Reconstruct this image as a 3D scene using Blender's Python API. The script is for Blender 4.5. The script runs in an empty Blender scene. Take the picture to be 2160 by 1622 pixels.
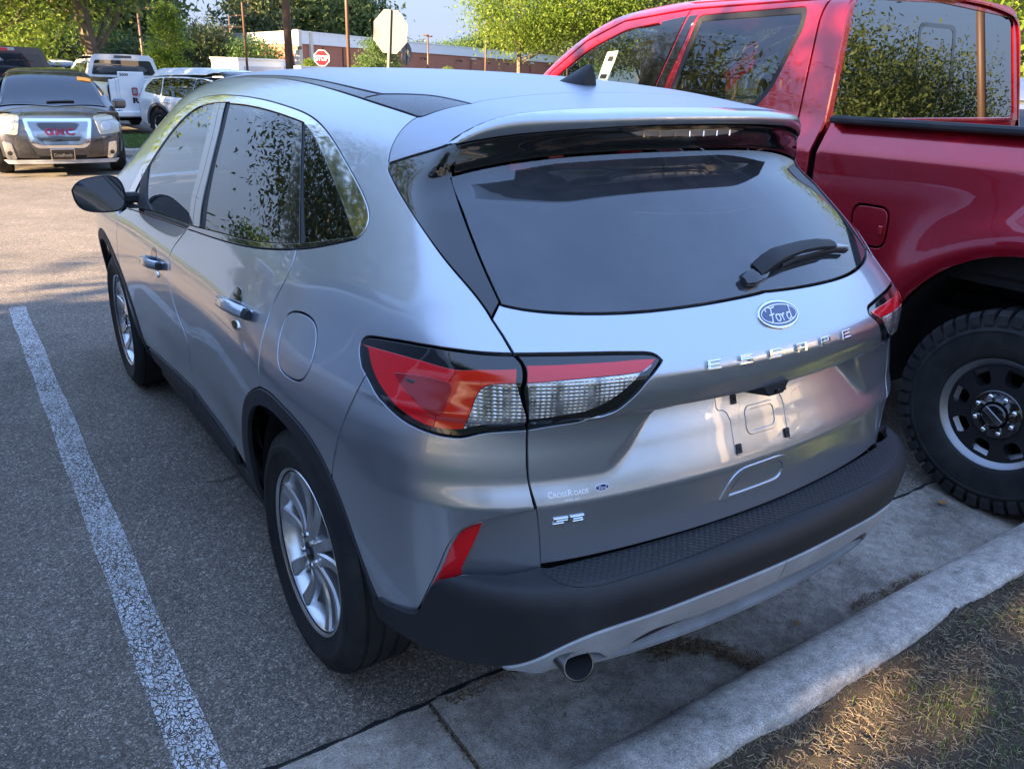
import bpy, math, random
import numpy as np
from mathutils import Vector, Matrix
from mathutils.geometry import delaunay_2d_cdt
SC=bpy.context.scene; COL=SC.collection
# ---------------------------------------------------------------- camera
CAMP=(-1.5616,-1.9925,1.6592); YAW,PITCH,ROLL=-.60544,.36078,.029044
cd=bpy.data.cameras.new('camera'); cam=bpy.data.objects.new('camera',cd); COL.objects.link(cam); SC.camera=cam
cd.sensor_fit='HORIZONTAL'; cd.sensor_width=36; cd.lens=36*1718.6/2160; cd.clip_start=.05; cd.clip_end=2000
def _cam():
    cy,sy=math.cos(YAW),math.sin(YAW);cp,s_=math.cos(PITCH),math.sin(PITCH)
    f=Vector((-sy*cp,cy*cp,-s_));rt=Vector((cy,sy,0));up=rt.cross(f)
    cr,sr=math.cos(ROLL),math.sin(ROLL); R=rt*cr+up*sr; U=-rt*sr+up*cr
    m=Matrix((( R.x,U.x,-f.x,CAMP[0]),(R.y,U.y,-f.y,CAMP[1]),(R.z,U.z,-f.z,CAMP[2]),(0,0,0,1)))
    cam.matrix_world=m
_cam()
# ---------------------------------------------------------------- light
SUN_EL=math.radians(18.5); SUN_AZ=math.radians(184)      # direction towards the sun, measured from +x
sd=Vector((math.cos(SUN_EL)*math.cos(SUN_AZ),math.cos(SUN_EL)*math.sin(SUN_AZ),math.sin(SUN_EL)))
L=bpy.data.lights.new('sun','SUN'); L.energy=4.6; L.angle=math.radians(.55); L.color=(1,.74,.46)
lo=bpy.data.objects.new('sun',L); COL.objects.link(lo); lo.rotation_euler=sd.to_track_quat('Z','Y').to_euler()
W=bpy.data.worlds.new('World'); SC.world=W; W.use_nodes=True
nt=W.node_tree; bg=nt.nodes['Background']; sk=nt.nodes.new('ShaderNodeTexSky'); sk.sky_type='NISHITA'; sk.sun_disc=False
sk.sun_elevation=SUN_EL; sk.sun_rotation=math.pi/2-SUN_AZ; sk.air_density=.7; sk.dust_density=.05; sk.ozone_density=2.2
# a phone evens out the sky: hold the hue, compress the brightness range, pale blue towards the horizon
def _n(t,**k):
    x=nt.nodes.new('ShaderNode'+t)
    for a,v in k.items(): setattr(x,a,v)
    return x
_l=nt.links.new
bw=_n('RGBToBW'); _l(sk.outputs[0],bw.inputs[0]); hz_=_n('VectorMath',operation='SCALE'); hz_.inputs[0].default_value=(.40,.56,.86); _l(bw.outputs[0],hz_.inputs['Scale'])
tc_=_n('TexCoord'); sx_=_n('SeparateXYZ'); _l(tc_.outputs['Generated'],sx_.inputs[0]); mr_=_n('MapRange',interpolation_type='SMOOTHSTEP'); mr_.inputs[1].default_value=0; mr_.inputs[2].default_value=.42; mr_.inputs[3].default_value=.92; mr_.inputs[4].default_value=0; _l(sx_.outputs[2],mr_.inputs[0])
mxs=_n('MixRGB'); _l(mr_.outputs[0],mxs.inputs[0]); _l(sk.outputs[0],mxs.inputs[1]); _l(hz_.outputs[0],mxs.inputs[2])
pw=_n('Math',operation='POWER'); pw.inputs[1].default_value=-1.0; _l(bw.outputs[0],pw.inputs[0])
mu=_n('VectorMath',operation='SCALE'); _l(mxs.outputs[0],mu.inputs[0]); _l(pw.outputs[0],mu.inputs['Scale'])
tn=_n('VectorMath',operation='MULTIPLY'); tn.inputs[1].default_value=(1.15,.99,.92); _l(mu.outputs[0],tn.inputs[0]); _l(tn.outputs[0],bg.inputs[0])
bg.inputs[1].default_value=.15
SC.view_settings.view_transform='Standard'; SC.view_settings.look='None'; SC.view_settings.exposure=3.08; SC.view_settings.gamma=1
SC.view_settings.use_curve_mapping=False
SC.render.engine='CYCLES'; SC.cycles.max_bounces=8; SC.cycles.transparent_max_bounces=24
# ---------------------------------------------------------------- helpers
def tag(o,label=None,cat=None,group=None,kind=None):
    if label:o['label']=label
    if cat:o['category']=cat
    if group:o['group']=group
    if kind:o['kind']=kind
    return o
def link(o,parent=None):
    COL.objects.link(o)
    if parent is not None:o.parent=parent
    return o
def empty(name,loc=(0,0,0),rz=0,label=None,cat=None,group=None):
    o=bpy.data.objects.new(name,None); o.location=loc; o.rotation_euler=(0,0,rz); o.empty_display_size=.1; link(o)
    return tag(o,label,cat,group)
def mesh(name,V,Fc,mat=None,parent=None,smooth=False,N=None):
    me=bpy.data.meshes.new(name); me.from_pydata([tuple(map(float,v)) for v in V],[],[tuple(map(int,f)) for f in Fc])
    if mat is not None:
        for m in (mat if isinstance(mat,(list,tuple)) else [mat]): me.materials.append(m)
    if smooth or N is not None: me.polygons.foreach_set('use_smooth',[True]*len(me.polygons))
    me.update()
    if N is not None: me.normals_split_custom_set_from_vertices([tuple(map(float,n)) for n in N])
    elif smooth=='auto' or (isinstance(smooth,float)):
        try: me.set_sharp_from_angle(angle=math.radians(35 if smooth=='auto' else smooth))
        except Exception: pass
    o=bpy.data.objects.new(name,me); return link(o,parent)
class MB:
    """collects shapes into one mesh"""
    def __init__(s): s.v=[];s.f=[]
    def add(s,V,Fc,M=None):
        k=len(s.v); s.v+= [tuple(M@Vector(v)) if M is not None else tuple(v) for v in V]; s.f+=[tuple(i+k for i in f) for f in Fc]; return s
    def box(s,x0,x1,y0,y1,z0,z1,b=0,M=None):
        if b<=0:
            V=[(x,y,z) for x in (x0,x1) for y in (y0,y1) for z in (z0,z1)]
            return s.add(V,[(0,1,3,2),(4,6,7,5),(0,4,5,1),(2,3,7,6),(0,2,6,4),(1,5,7,3)],M)
        V=[];idx={}
        for i,x in enumerate((x0,x1)):
            for j,y in enumerate((y0,y1)):
                for k,z in enumerate((z0,z1)):
                    sx=1 if i==0 else -1;sy=1 if j==0 else -1;sz=1 if k==0 else -1
                    idx[i,j,k]=len(V); V+=[(x,y+sy*b,z+sz*b),(x+sx*b,y,z+sz*b),(x+sx*b,y+sy*b,z)]
        f=[]
        for i in (0,1):
            q=[idx[i,0,0],idx[i,1,0],idx[i,1,1],idx[i,0,1]]; f.append(q if i==1 else q[::-1])
        for j in (0,1):
            q=[idx[0,j,0]+1,idx[0,j,1]+1,idx[1,j,1]+1,idx[1,j,0]+1]; f.append(q if j==1 else q[::-1])
        for k in (0,1):
            q=[idx[0,0,k]+2,idx[1,0,k]+2,idx[1,1,k]+2,idx[0,1,k]+2]; f.append(q if k==1 else q[::-1])
        for j in (0,1):
            for k in (0,1):
                q=[idx[0,j,k]+1,idx[1,j,k]+1,idx[1,j,k]+2,idx[0,j,k]+2]; f.append(q if (j+k)%2==0 else q[::-1])
        for i in (0,1):
            for k in (0,1):
                q=[idx[i,0,k],idx[i,1,k],idx[i,1,k]+2,idx[i,0,k]+2]; f.append(q if (i+k)%2==1 else q[::-1])
        for i in (0,1):
            for j in (0,1):
                q=[idx[i,j,0],idx[i,j,1],idx[i,j,1]+1,idx[i,j,0]+1]; f.append(q if (i+j)%2==0 else q[::-1])
        for t in idx:
            q=[idx[t],idx[t]+1,idx[t]+2]; f.append(q if sum(t)%2==1 else q[::-1])
        return s.add(V,f,M)
    def tube(s,pts,r,n=8,cap=True,M=None):
        pts=[Vector(p) for p in pts]; rs=r if isinstance(r,(list,tuple)) else [r]*len(pts); V=[];Fc=[]
        up=None
        for i,p in enumerate(pts):
            t=(pts[min(i+1,len(pts)-1)]-pts[max(i-1,0)]).normalized()
            if up is None: up=t.orthogonal().normalized()
            up=(up-t*up.dot(t)).normalized(); w=t.cross(up)
            for k in range(n):
                a=2*math.pi*k/n; V.append(p+(up*math.cos(a)+w*math.sin(a))*rs[i])
        for i in range(len(pts)-1):
            for k in range(n):
                a=i*n+k;b=i*n+(k+1)%n; Fc.append((a,b,b+n,a+n))
        if cap: Fc.append(tuple(range(n))[::-1]); Fc.append(tuple((len(pts)-1)*n+k for k in range(n)))
        return s.add(V,Fc,M)
    def rev(s,prof,n=48,M=None,closed=False):
        """revolve (radius, axial) about local z"""
        V=[(r*math.cos(2*math.pi*k/n),r*math.sin(2*math.pi*k/n),a) for k in range(n) for r,a in prof]; m=len(prof);Fc=[]
        for k in range(n):
            for j in range(m if closed else m-1):
                a=k*m+j;b=k*m+(j+1)%m;c=((k+1)%n)*m+(j+1)%m;d=((k+1)%n)*m+j; Fc.append((a,d,c,b))
        return s.add(V,Fc,M)
    def prism(s,poly,z0,z1,M=None,bev=0):
        """extruded 2D polygon (ccw)"""
        n=len(poly)
        if bev>0:
            P=np.array(poly,float); q=inset(P,bev)
            rings=[(P,z0),(P,z1-bev),(q,z1)]
        else: rings=[(poly,z0),(poly,z1)]
        V=[(p[0],p[1],z) for R,z in rings for p in R]; Fc=[]
        for r in range(len(rings)-1):
            for i in range(n):
                a=r*n+i;b=r*n+(i+1)%n; Fc.append((a,b,b+n,a+n))
        Fc.append(tuple(range(n))[::-1]);Fc.append(tuple((len(rings)-1)*n+i for i in range(n)))
        return s.add(V,Fc,M)
    def build(s,name,mat,parent=None,smooth=False): return mesh(name,s.v,s.f,mat,parent,smooth)
def inset(P,d):
    P=np.asarray(P,float); a=np.roll(P,1,0);b=np.roll(P,-1,0)
    e1=P-a;e2=b-P; e1/=np.linalg.norm(e1,axis=1)[:,None]+1e-12; e2/=np.linalg.norm(e2,axis=1)[:,None]+1e-12
    n1=np.stack([-e1[:,1],e1[:,0]],1);n2=np.stack([-e2[:,1],e2[:,0]],1); n=n1+n2; L_=np.linalg.norm(n,axis=1)[:,None]; n/=L_+1e-9
    c=np.clip((n*n1).sum(1),.5,1)[:,None]
    return P+n*d/c
def dup(root,loc,rz=None,label=None,group=None,scale=None):
    r=root.copy(); link(r); r.location=loc
    if rz is not None:r.rotation_euler=(0,0,rz)
    if scale is not None:r.scale=scale if isinstance(scale,tuple) else (scale,)*3
    if label:r['label']=label
    if group:r['group']=group
    for ch in root.children:
        c=ch.copy(); link(c,r)
        for g in ch.children: d=g.copy(); link(d,c)
    return r
# ---------------------------------------------------------------- materials
def M_(name,col=(.5,.5,.5),rough=.5,metal=0,coat=0,coat_rough=.03,spec=.5,trans=0,ior=1.45,emit=None,es=1):
    m=bpy.data.materials.new(name); m.use_nodes=True; b=m.node_tree.nodes['Principled BSDF']
    b.inputs['Base Color'].default_value=(*col,1); b.inputs['Roughness'].default_value=rough; b.inputs['Metallic'].default_value=metal
    b.inputs['Coat Weight'].default_value=coat; b.inputs['Coat Roughness'].default_value=coat_rough
    b.inputs['Specular IOR Level'].default_value=spec; b.inputs['Transmission Weight'].default_value=trans; b.inputs['IOR'].default_value=ior
    if emit: b.inputs['Emission Color'].default_value=(*emit,1); b.inputs['Emission Strength'].default_value=es
    return m
class NT:
    def __init__(s,m): s.t=m.node_tree; s.b=s.t.nodes.get('Principled BSDF')
    def n(s,ty,**k):
        x=s.t.nodes.new('ShaderNode'+ty)
        for a,v in k.items(): setattr(x,a,v)
        return x
    def l(s,a,b): s.t.links.new(a,b)
    def co(s,kind='Object'): return s.n('TexCoord').outputs[kind]
    def noise(s,vec,scale,detail=4,rough=.55,dim='3D'):
        x=s.n('TexNoise',noise_dimensions=dim); x.inputs['Scale'].default_value=scale; x.inputs['Detail'].default_value=detail; x.inputs['Roughness'].default_value=rough
        if vec is not None: s.l(vec,x.inputs['Vector'])
        return x.outputs['Fac']
    def vor(s,vec,scale,feature='F1',out='Distance',rand=1):
        x=s.n('TexVoronoi',feature=feature); x.inputs['Scale'].default_value=scale; x.inputs['Randomness'].default_value=rand; s.l(vec,x.inputs['Vector']); return x.outputs[out]
    def ramp(s,fac,stops,interp='LINEAR'):
        x=s.n('ValToRGB'); x.color_ramp.interpolation=interp; e=x.color_ramp.elements
        while len(e)<len(stops): e.new(.5)
        for i,(p,c) in enumerate(stops):
            e[i].position=p; e[i].color=(c,c,c,1) if not hasattr(c,'__len__') else (*c,1)
        s.l(fac,x.inputs[0]); return x.outputs[0]
    def mix(s,f,a,b,mode='MIX'):
        x=s.n('MixRGB',blend_type=mode)
        for k,v in ((0,f),(1,a),(2,b)):
            if hasattr(v,'is_linked') or isinstance(v,bpy.types.NodeSocket): s.l(v,x.inputs[k])
            elif k==0: x.inputs[0].default_value=v
            else: x.inputs[k].default_value=(*v,1) if hasattr(v,'__len__') else (v,v,v,1)
        return x.outputs[0]
    def math(s,op,a,b=0,c=0):
        x=s.n('Math',operation=op)
        for k,v in ((0,a),(1,b),(2,c)):
            if isinstance(v,bpy.types.NodeSocket): s.l(v,x.inputs[k])
            else: x.inputs[k].default_value=v
        return x.outputs[0]
    def map(s,vec,scale=(1,1,1),loc=(0,0,0),rot=(0,0,0)):
        x=s.n('Mapping'); s.l(vec,x.inputs[0]); x.inputs['Scale'].default_value=scale; x.inputs['Location'].default_value=loc; x.inputs['Rotation'].default_value=rot; return x.outputs[0]
    def bump(s,h,strength=.3,dist=.01,inp='Normal'):
        x=s.n('Bump'); x.inputs['Strength'].default_value=strength; x.inputs['Distance'].default_value=dist; s.l(h,x.inputs['Height']); s.l(x.outputs[0],s.b.inputs[inp]); return x
    def col(s,c): s.l(c,s.b.inputs['Base Color'])
    def rough(s,c): s.l(c,s.b.inputs['Roughness'])
def paint(name,col,metal=.85,rough=.36,flake=.12,dust=.12):
    m=M_(name,col,rough,metal,1.0,.025); t=NT(m); co=t.co()
    f=t.noise(co,900,2,.7); t.bump(f,flake,.0006)
    big=t.noise(co,2.3,5,.6); fine=t.noise(co,34,4,.7)
    d=t.ramp(t.math('MULTIPLY',big,fine),[(.2,0),(.55,1)])
    cr=t.math('MULTIPLY_ADD',d,.10*dust/.12,.018); t.l(cr,t.b.inputs['Coat Roughness'])
    t.col(t.mix(t.math('MULTIPLY',d,dust),col,(.42,.40,.36))); t.b.inputs['Coat IOR'].default_value=1.65
    return m
M={}
M['silver']=paint('silver_paint',(.44,.475,.53),.84,.29,.22)
M['silver_dew']=paint('silver_paint_with_dew',(.33,.36,.43),.80,.42,.3)
for _n in [M['silver_dew']]:
    t=NT(_n); co=t.co(); v=t.vor(co,520); w=t.vor(co,300); dd=t.math('MAXIMUM',t.ramp(v,[(.15,1),(.45,0)]),t.ramp(w,[(.1,1),(.3,0)])); t.bump(dd,.35,.002,'Coat Normal')
    for l in list(t.b.inputs['Coat Roughness'].links): t.t.links.remove(l)
    t.b.inputs['Coat Roughness'].default_value=.30; t.b.inputs['Coat Weight'].default_value=.8
M['red']=paint('red_paint',(.42,.006,.022),.6,.26,.15,.06)
M['tan']=paint('champagne_paint',(.42,.38,.36),.7,.34)
M['darkgrey']=paint('dark_grey_paint',(.045,.045,.055),.5,.3)
M['white']=paint('white_paint',(.80,.80,.78),0,.35,.0,.15)
M['black_paint']=paint('black_paint',(.012,.012,.014),.2,.3)
M['gloss']=M_('gloss_black_trim',(.008,.008,.009),.06,0,1,.02)
M['seam']=M_('seam_shadow_black',(.006,.006,.006),.9)
M['chrome']=M_('chrome',(.80,.80,.80),.045,1)
M['darkchrome']=M_('satin_dark_chrome',(.30,.30,.31),.12,1)
M['rubber']=M_('black_rubber',(.018,.018,.018),.62)
def plastic(name,col,rough,bs,scale):
    m=M_(name,col,rough,0,0,spec=.35); t=NT(m); co=t.co(); n=t.noise(co,scale,3,.6); t.bump(n,bs,.0015)
    w=t.noise(co,4,5,.65); t.col(t.mix(t.ramp(w,[(.45,0),(.75,.6)]),col,tuple(c*1.8+.008 for c in col))); t.rough(t.ramp(w,[(.3,rough-.05),(.7,rough+.12)]))
    return m
M['plastic']=plastic('grained_black_plastic',(.020,.020,.022),.52,.25,1100)
M['satin']=plastic('satin_silver_plastic',(.34,.34,.34),.42,.05,600); M['satin'].node_tree.nodes['Principled BSDF'].inputs['Metallic'].default_value=.25
def padmat():
    m=M_('step_pad_plastic',(.020,.020,.022),.50,spec=.4); t=NT(m); co=t.co(); a=t.map(co,(1,1,1),rot=(0,0,math.radians(45)))
    v=t.vor(a,75,rand=0); t.bump(t.ramp(v,[(.15,1),(.55,0)]),.7,.003); return m
M['pad']=padmat()
def dew():
    m=M_('dewy_black_strip',(.012,.012,.013),.35,0,.6,.1); t=NT(m); co=t.co()
    v=t.vor(co,300); w=t.vor(co,170); d=t.math('MAXIMUM',t.ramp(v,[(.18,1),(.42,0)]),t.ramp(w,[(.14,1),(.3,0)]))
    t.bump(d,.9,.003); t.col(t.mix(t.math('MULTIPLY',d,.8),(.006,.006,.007),(.22,.23,.25))); return m
M['dew']=dew()
def glassmat(name,tint,dens,rough=.0,dirt=.0,ior=1.58):
    """thin tinted pane: fresnel reflection over a coloured see-through"""
    m=bpy.data.materials.new(name); m.use_nodes=True; T=m.node_tree; T.nodes.clear()
    out=T.nodes.new('ShaderNodeOutputMaterial'); tr=T.nodes.new('ShaderNodeBsdfTransparent'); gl=T.nodes.new('ShaderNodeBsdfGlossy'); df=T.nodes.new('ShaderNodeBsdfDiffuse')
    fr=T.nodes.new('ShaderNodeFresnel'); bf=T.nodes.new('ShaderNodeNewGeometry'); io=T.nodes.new('ShaderNodeMapRange'); io.inputs[3].default_value=ior; io.inputs[4].default_value=1/ior; T.links.new(bf.outputs['Backfacing'],io.inputs[0]); T.links.new(io.outputs[0],fr.inputs[0]); mx=T.nodes.new('ShaderNodeMixShader'); mx2=T.nodes.new('ShaderNodeMixShader')
    tr.inputs[0].default_value=(*tint,1); gl.inputs[0].default_value=(.95,.97,1,1); gl.inputs['Roughness'].default_value=rough; df.inputs[0].default_value=(.35,.38,.42,1)
    m2=T.nodes.new('ShaderNodeMath'); m2.operation='MULTIPLY_ADD'; m2.inputs[1].default_value=1.0; m2.inputs[2].default_value=.03; m2.use_clamp=True
    T.links.new(fr.outputs[0],m2.inputs[0]); T.links.new(m2.outputs[0],mx.inputs[0]); 
    mx2.inputs[0].default_value=dirt
    if dirt>0:
        co=T.nodes.new('ShaderNodeTexCoord'); n=T.nodes.new('ShaderNodeTexNoise'); n.inputs['Scale'].default_value=5; n.inputs['Detail'].default_value=8; n.inputs['Roughness'].default_value=.7
        r=T.nodes.new('ShaderNodeMapRange'); r.inputs[1].default_value=.3;r.inputs[2].default_value=.75; r.inputs[3].default_value=dirt*.5; r.inputs[4].default_value=dirt*1.5
        T.links.new(co.outputs['Object'],n.inputs[0]); T.links.new(n.outputs[0],r.inputs[0]); T.links.new(r.outputs[0],mx2.inputs[0])
    T.links.new(tr.outputs[0],mx2.inputs[1]); T.links.new(df.outputs[0],mx2.inputs[2])
    T.links.new(mx2.outputs[0],mx.inputs[1]); T.links.new(gl.outputs[0],mx.inputs[2]); T.links.new(mx.outputs[0],out.inputs[0])
    return m
M['glass_dark']=glassmat('privacy_glass',(.16,.17,.18),0,0,.01)
M['glass_rear']=glassmat('rear_privacy_glass',(.14,.15,.17),0,.02,.10)
M['glass_light']=glassmat('green_tinted_glass',(.62,.68,.66),0,0,.01)
M['frit']=M_('black_glass_border',(.006,.006,.007),.05,0,1,.02)
M['interior']=M_('dark_cabin_fabric',(.025,.025,.027),.85)
M['lens_red']=M_('red_lens',(.62,.008,.014),.10,0,1,.01); M['lens_red_dark']=M_('dark_red_lens',(.30,.004,.010),.12,0,1,.01)
M['lens_red_glint']=M_('sun_glint_red_lens',(.62,.022,.010),.12,0,1,.01)  # warmer copy of the red lens, sun glint put into its colour
def clearlens():
    m=M_('clear_ribbed_lens',(.72,.72,.70),.12,.75,1,.01); t=NT(m); co=t.co(); q=t.map(co,(1,.4,1.35))
    v=t.vor(q,95,rand=0); w=t.vor(q,95,'F1','Color',rand=0); g=t.n('SeparateColor'); t.l(w,g.inputs[0]); n=t.noise(co,26,3,.6)
    c=t.mix(t.ramp(n,[(.38,0),(.6,1)]),t.mix(t.ramp(v,[(.25,0),(.55,1)]),(.80,.80,.77),(.22,.22,.22)),(.62,.62,.60)); t.col(c)
    t.bump(t.ramp(v,[(.1,1),(.55,0)]),.55,.003); t.rough(t.ramp(n,[(.35,.08),(.65,.30)])); return m
M['lens_clear']=clearlens()
M['alloy']=M_('silver_alloy',(.56,.57,.58),.26,.9,.6,.08)
M['alloy_dark']=M_('matte_black_alloy',(.022,.022,.024),.42,.3)
M['alloy_machined']=M_('machined_alloy_ring',(.27,.27,.28),.38,.95)
M['steel']=M_('brushed_steel',(.35,.34,.33),.3,1)
M['brake']=M_('cast_disc',(.10,.09,.08),.5,.7)
def tyre():
    m=M_('tyre_rubber',(.017,.017,.018),.68,spec=.3); t=NT(m); co=t.co(); w=t.noise(co,9,5,.6); t.col(t.mix(t.ramp(w,[(.4,0),(.8,.7)]),(.014,.014,.015),(.045,.042,.038))); t.bump(t.noise(co,500,2),.15,.001); return m
M['tyre']=tyre()
M['ford_blue']=M_('emblem_blue',(.012,.035,.14),.2,0,1,.02); M['white_ink']=M_('white_print',(.8,.8,.8),.4)
M['black_plain']=M_('matte_black',(.012,.012,.012),.6)
def sp(xs,ys):
    """monotone-ish cubic (Catmull) interpolation, vectorised"""
    xs=np.array(xs,float);ys=np.array(ys,float)
    d=np.diff(ys)/np.diff(xs); m=np.zeros(len(xs)); m[0]=d[0];m[-1]=d[-1]
    for i in range(1,len(xs)-1):
        if d[i-1]*d[i]>0:
            w1=2*(xs[i+1]-xs[i])+(xs[i]-xs[i-1]); w2=(xs[i+1]-xs[i])+2*(xs[i]-xs[i-1])
            m[i]=(w1+w2)/(w1/d[i-1]+w2/d[i])
    def f(x):
        x=np.asarray(x,float); x=np.clip(x,xs[0],xs[-1]); i=np.clip(np.searchsorted(xs,x)-1,0,len(xs)-2)
        h=xs[i+1]-xs[i]; t=(x-xs[i])/h
        return (2*t**3-3*t**2+1)*ys[i]+(t**3-2*t**2+t)*h*m[i]+(-2*t**3+3*t**2)*ys[i+1]+(t**3-t**2)*h*m[i+1]
    return f
def ss(a,b,x):
    t=np.clip((x-a)/(b-a),0,1); return t*t*(3-2*t)
def smax(a,b,k):
    h=np.maximum(k-np.abs(a-b),0)/k
    return np.maximum(a,b)+h*h*h*k/6
XZ=sp([.18,.28,.40,.55,.70,.80,.88,.93,.98,1.03,1.08,1.14,1.30,1.45,1.55,1.62,1.75],
      [.800,.850,.885,.902,.912,.918,.920,.914,.900,.880,.860,.838,.765,.690,.635,.585,.46])
TAPB=sp([-1.2,-.9,-.6,-.3,0,.4,1.0,1.8,2.4,2.9,3.3,3.7],[-.16,-.095,-.045,-.012,.004,.006,0,0,-.002,-.012,-.05,-.13])
TAPG=sp([-1.2,-.9,-.6,-.3,0,.4,1.0,1.8,2.4,2.9,3.3,3.7],[-.17,-.12,-.075,-.040,-.018,-.004,0,-.010,-.045,-.10,-.15,-.2])
def side(y,z):
    g=ss(.95,1.45,z)
    x=XZ(z)+TAPB(y)*(1-g)+TAPG(y)*g
    # haunches over the wheels
    x=x+.020*np.exp(-((y-.0)/.55)**2-((z-.80)/.22)**2)
    x=x+.014*np.exp(-((y-2.75)/.45)**2-((z-.78)/.20)**2)
    # lower door scallop
    x=x-.018*np.exp(-((z-.50)/.13)**2)*ss(.35,.75,y)*(1-ss(1.9,2.35,y))
    return x
R0=sp([.15,.40,.60,.72,.788,.80,.812,.90,.985,.995,1.02,1.05,1.075,1.095,1.12,1.155,1.205,1.30,1.40,1.50,1.52,1.543,1.5575,1.5625,1.590,1.75],
      [.80,.83,.845,.847,.8515,.853,.8505,.820,.795,.862,.872,.879,.880,.873,.853,.822,.772,.665,.555,.446,.458,.477,.486,.532,.540,.53])
B0=sp([.60,.72,.788,.80,.812,.86,.92,.985,.995,1.02],[.845,.847,.8515,.853,.8505,.838,.838,.846,.862,.872])
CR=sp([.4,.8,1.0,1.1,1.2,1.35,1.5,1.6],[.17,.19,.24,.28,.36,.33,.27,.22])
def diag(x,z):
    # recess side edge, from (.33,.985) down to (.48,.84)
    return (np.abs(x)-.33)*.72-(.985-z)*.69
def rear(x,z):
    z=z+(.055*x*x+.22*x**4)*ss(1.25,1.5,z)
    m=ss(-.015,.03,diag(x,z)); e=ss(.30,.62,np.abs(x))
    r=R0(z)*(1-m)+np.where(z<1.0,B0(z),R0(z))*m
    ax=np.abs(x)
    r=r-e*(.085*ss(1.5575,1.5625,z)+.045*ss(1.50,1.5575,z)*(z<1.558))
    return r-CR(z)*x*x
ZC=sp([-1.0,-.56,-.3,0,.4,.9,1.3,1.7,2.0,2.25,2.6,2.93,3.1,3.35,3.55,3.66,3.8],
      [1.50,1.588,1.618,1.650,1.670,1.679,1.675,1.655,1.618,1.535,1.34,1.135,1.085,1.02,.93,.80,.2])
def roof(x,y):
    f=ss(2.0,2.6,y)
    return ZC(y)-(1-f)*(.055*x*x+.22*x**4)-f*.07*x*x-.0*x
def F(p):
    x,y,z=p[...,0],p[...,1],p[...,2]
    a=np.abs(x)-side(y,z); b=-y-rear(x,z); c=(z-roof(x,y))*(1-.35*ss(2.0,2.3,y))
    kc=.40-.30*ss(1.02,1.25,z)-.07*ss(1.38,1.52,z)
    return smax(smax(a,c,.13),b,kc)
# ---- bumper body
RB=sp([.12,.28,.34,.40,.46,.54,.60,.64,.70],[.78,.82,.86,.897,.924,.949,.957,.948,.93])
def Fb(p):
    x,y,z=p[...,0],p[...,1],p[...,2]
    a=np.abs(x)-(side(y,np.minimum(z,.62))+.006); b=-y-(RB(z)-.155*x*x)
    d=smax(a,b,.50)
    return smax(d,z-.652,.045)
def root(Fn,o,d,lo,hi,n=0):
    """first crossing from inside (F<0) to outside along o+t d"""
    o=np.asarray(o,float);d=np.asarray(d,float)
    lo=np.full(o.shape[0],lo,float);hi=np.full(o.shape[0],hi,float)
    for _ in range(34):
        m=(lo+hi)/2; v=Fn(o+d*m[:,None]); lo=np.where(v<0,m,lo);hi=np.where(v<0,hi,m)
    return o+d*((lo+hi)/2)[:,None]
def grad(Fn,p,h=.0015):
    g=np.stack([Fn(p+np.array(e)*h)-Fn(p-np.array(e)*h) for e in ((1,0,0),(0,1,0),(0,0,1))],-1)
    return g/np.linalg.norm(g,axis=-1,keepdims=True)
# ---- domains
XC,YA,ZQ=.42,-.30,1.20
def mapL(uv,Fn=F):
    uv=np.asarray(uv,float);u,v=uv[:,0],uv[:,1]
    al=np.maximum(YA-u,0)/.5; ph=np.maximum(v-ZQ,0)/.5
    o=np.stack([np.full(len(u),-XC),np.maximum(u,YA),np.minimum(v,ZQ)],1)
    d=np.stack([-np.cos(al)*np.cos(ph),-np.sin(al)*np.cos(ph),np.sin(ph)],1)
    return root(Fn,o,d,0,2.2)
def invL(p):
    p=np.asarray(p,float)
    dx=-(p[:,0]+XC); dy=np.maximum(YA-p[:,1],0); h=np.hypot(dx,dy)
    al=np.arctan2(dy,dx); u=np.where(p[:,1]<YA,YA-al*.5,p[:,1])
    ph=np.arctan2(np.maximum(p[:,2]-ZQ,0),h); v=np.where(p[:,2]>ZQ,ZQ+ph*.5,p[:,2])
    return np.stack([u,v],1)
def mapR(xz,Fn=F):   # rear: cast backwards
    xz=np.asarray(xz,float);n=len(xz)
    return root(Fn,np.stack([xz[:,0],np.full(n,-.15),xz[:,1]],1),np.tile([0,-1.,0],(n,1)),0,1.5)
def invR(p): return np.asarray(p)[:,[0,2]]
def mapT(xy,Fn=F):
    xy=np.asarray(xy,float);n=len(xy); x=xy[:,0]
    z0=np.where(-xy[:,1]+.27*x*x>.435,1.5632-.055*x*x-.22*x**4,.45)
    return root(Fn,np.stack([x,xy[:,1],z0],1),np.tile([0,0,1.],(n,1)),0,2)
def invT(p): return np.asarray(p)[:,:2]
XB=.60
def yB(x): return -(.957-.15*x*x)+.15
def mapB(uv,Fn=Fb):
    uv=np.asarray(uv,float);u,v=uv[:,0],uv[:,1]; s=np.sign(u);au=np.abs(u)
    al=np.clip((au-XB)/.3,0,np.pi/2); ph=np.maximum(v-.56,0)/.15
    ox=np.minimum(au,XB); y0=yB(ox)+np.maximum(au-XB-.3*np.pi/2,0)
    o=np.stack([s*ox,y0,np.minimum(v,.56)],1)
    d=np.stack([s*np.sin(al)*np.cos(ph),-np.cos(al)*np.cos(ph),np.sin(ph)],1)
    return root(Fn,o,d,0,1.0)
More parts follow.
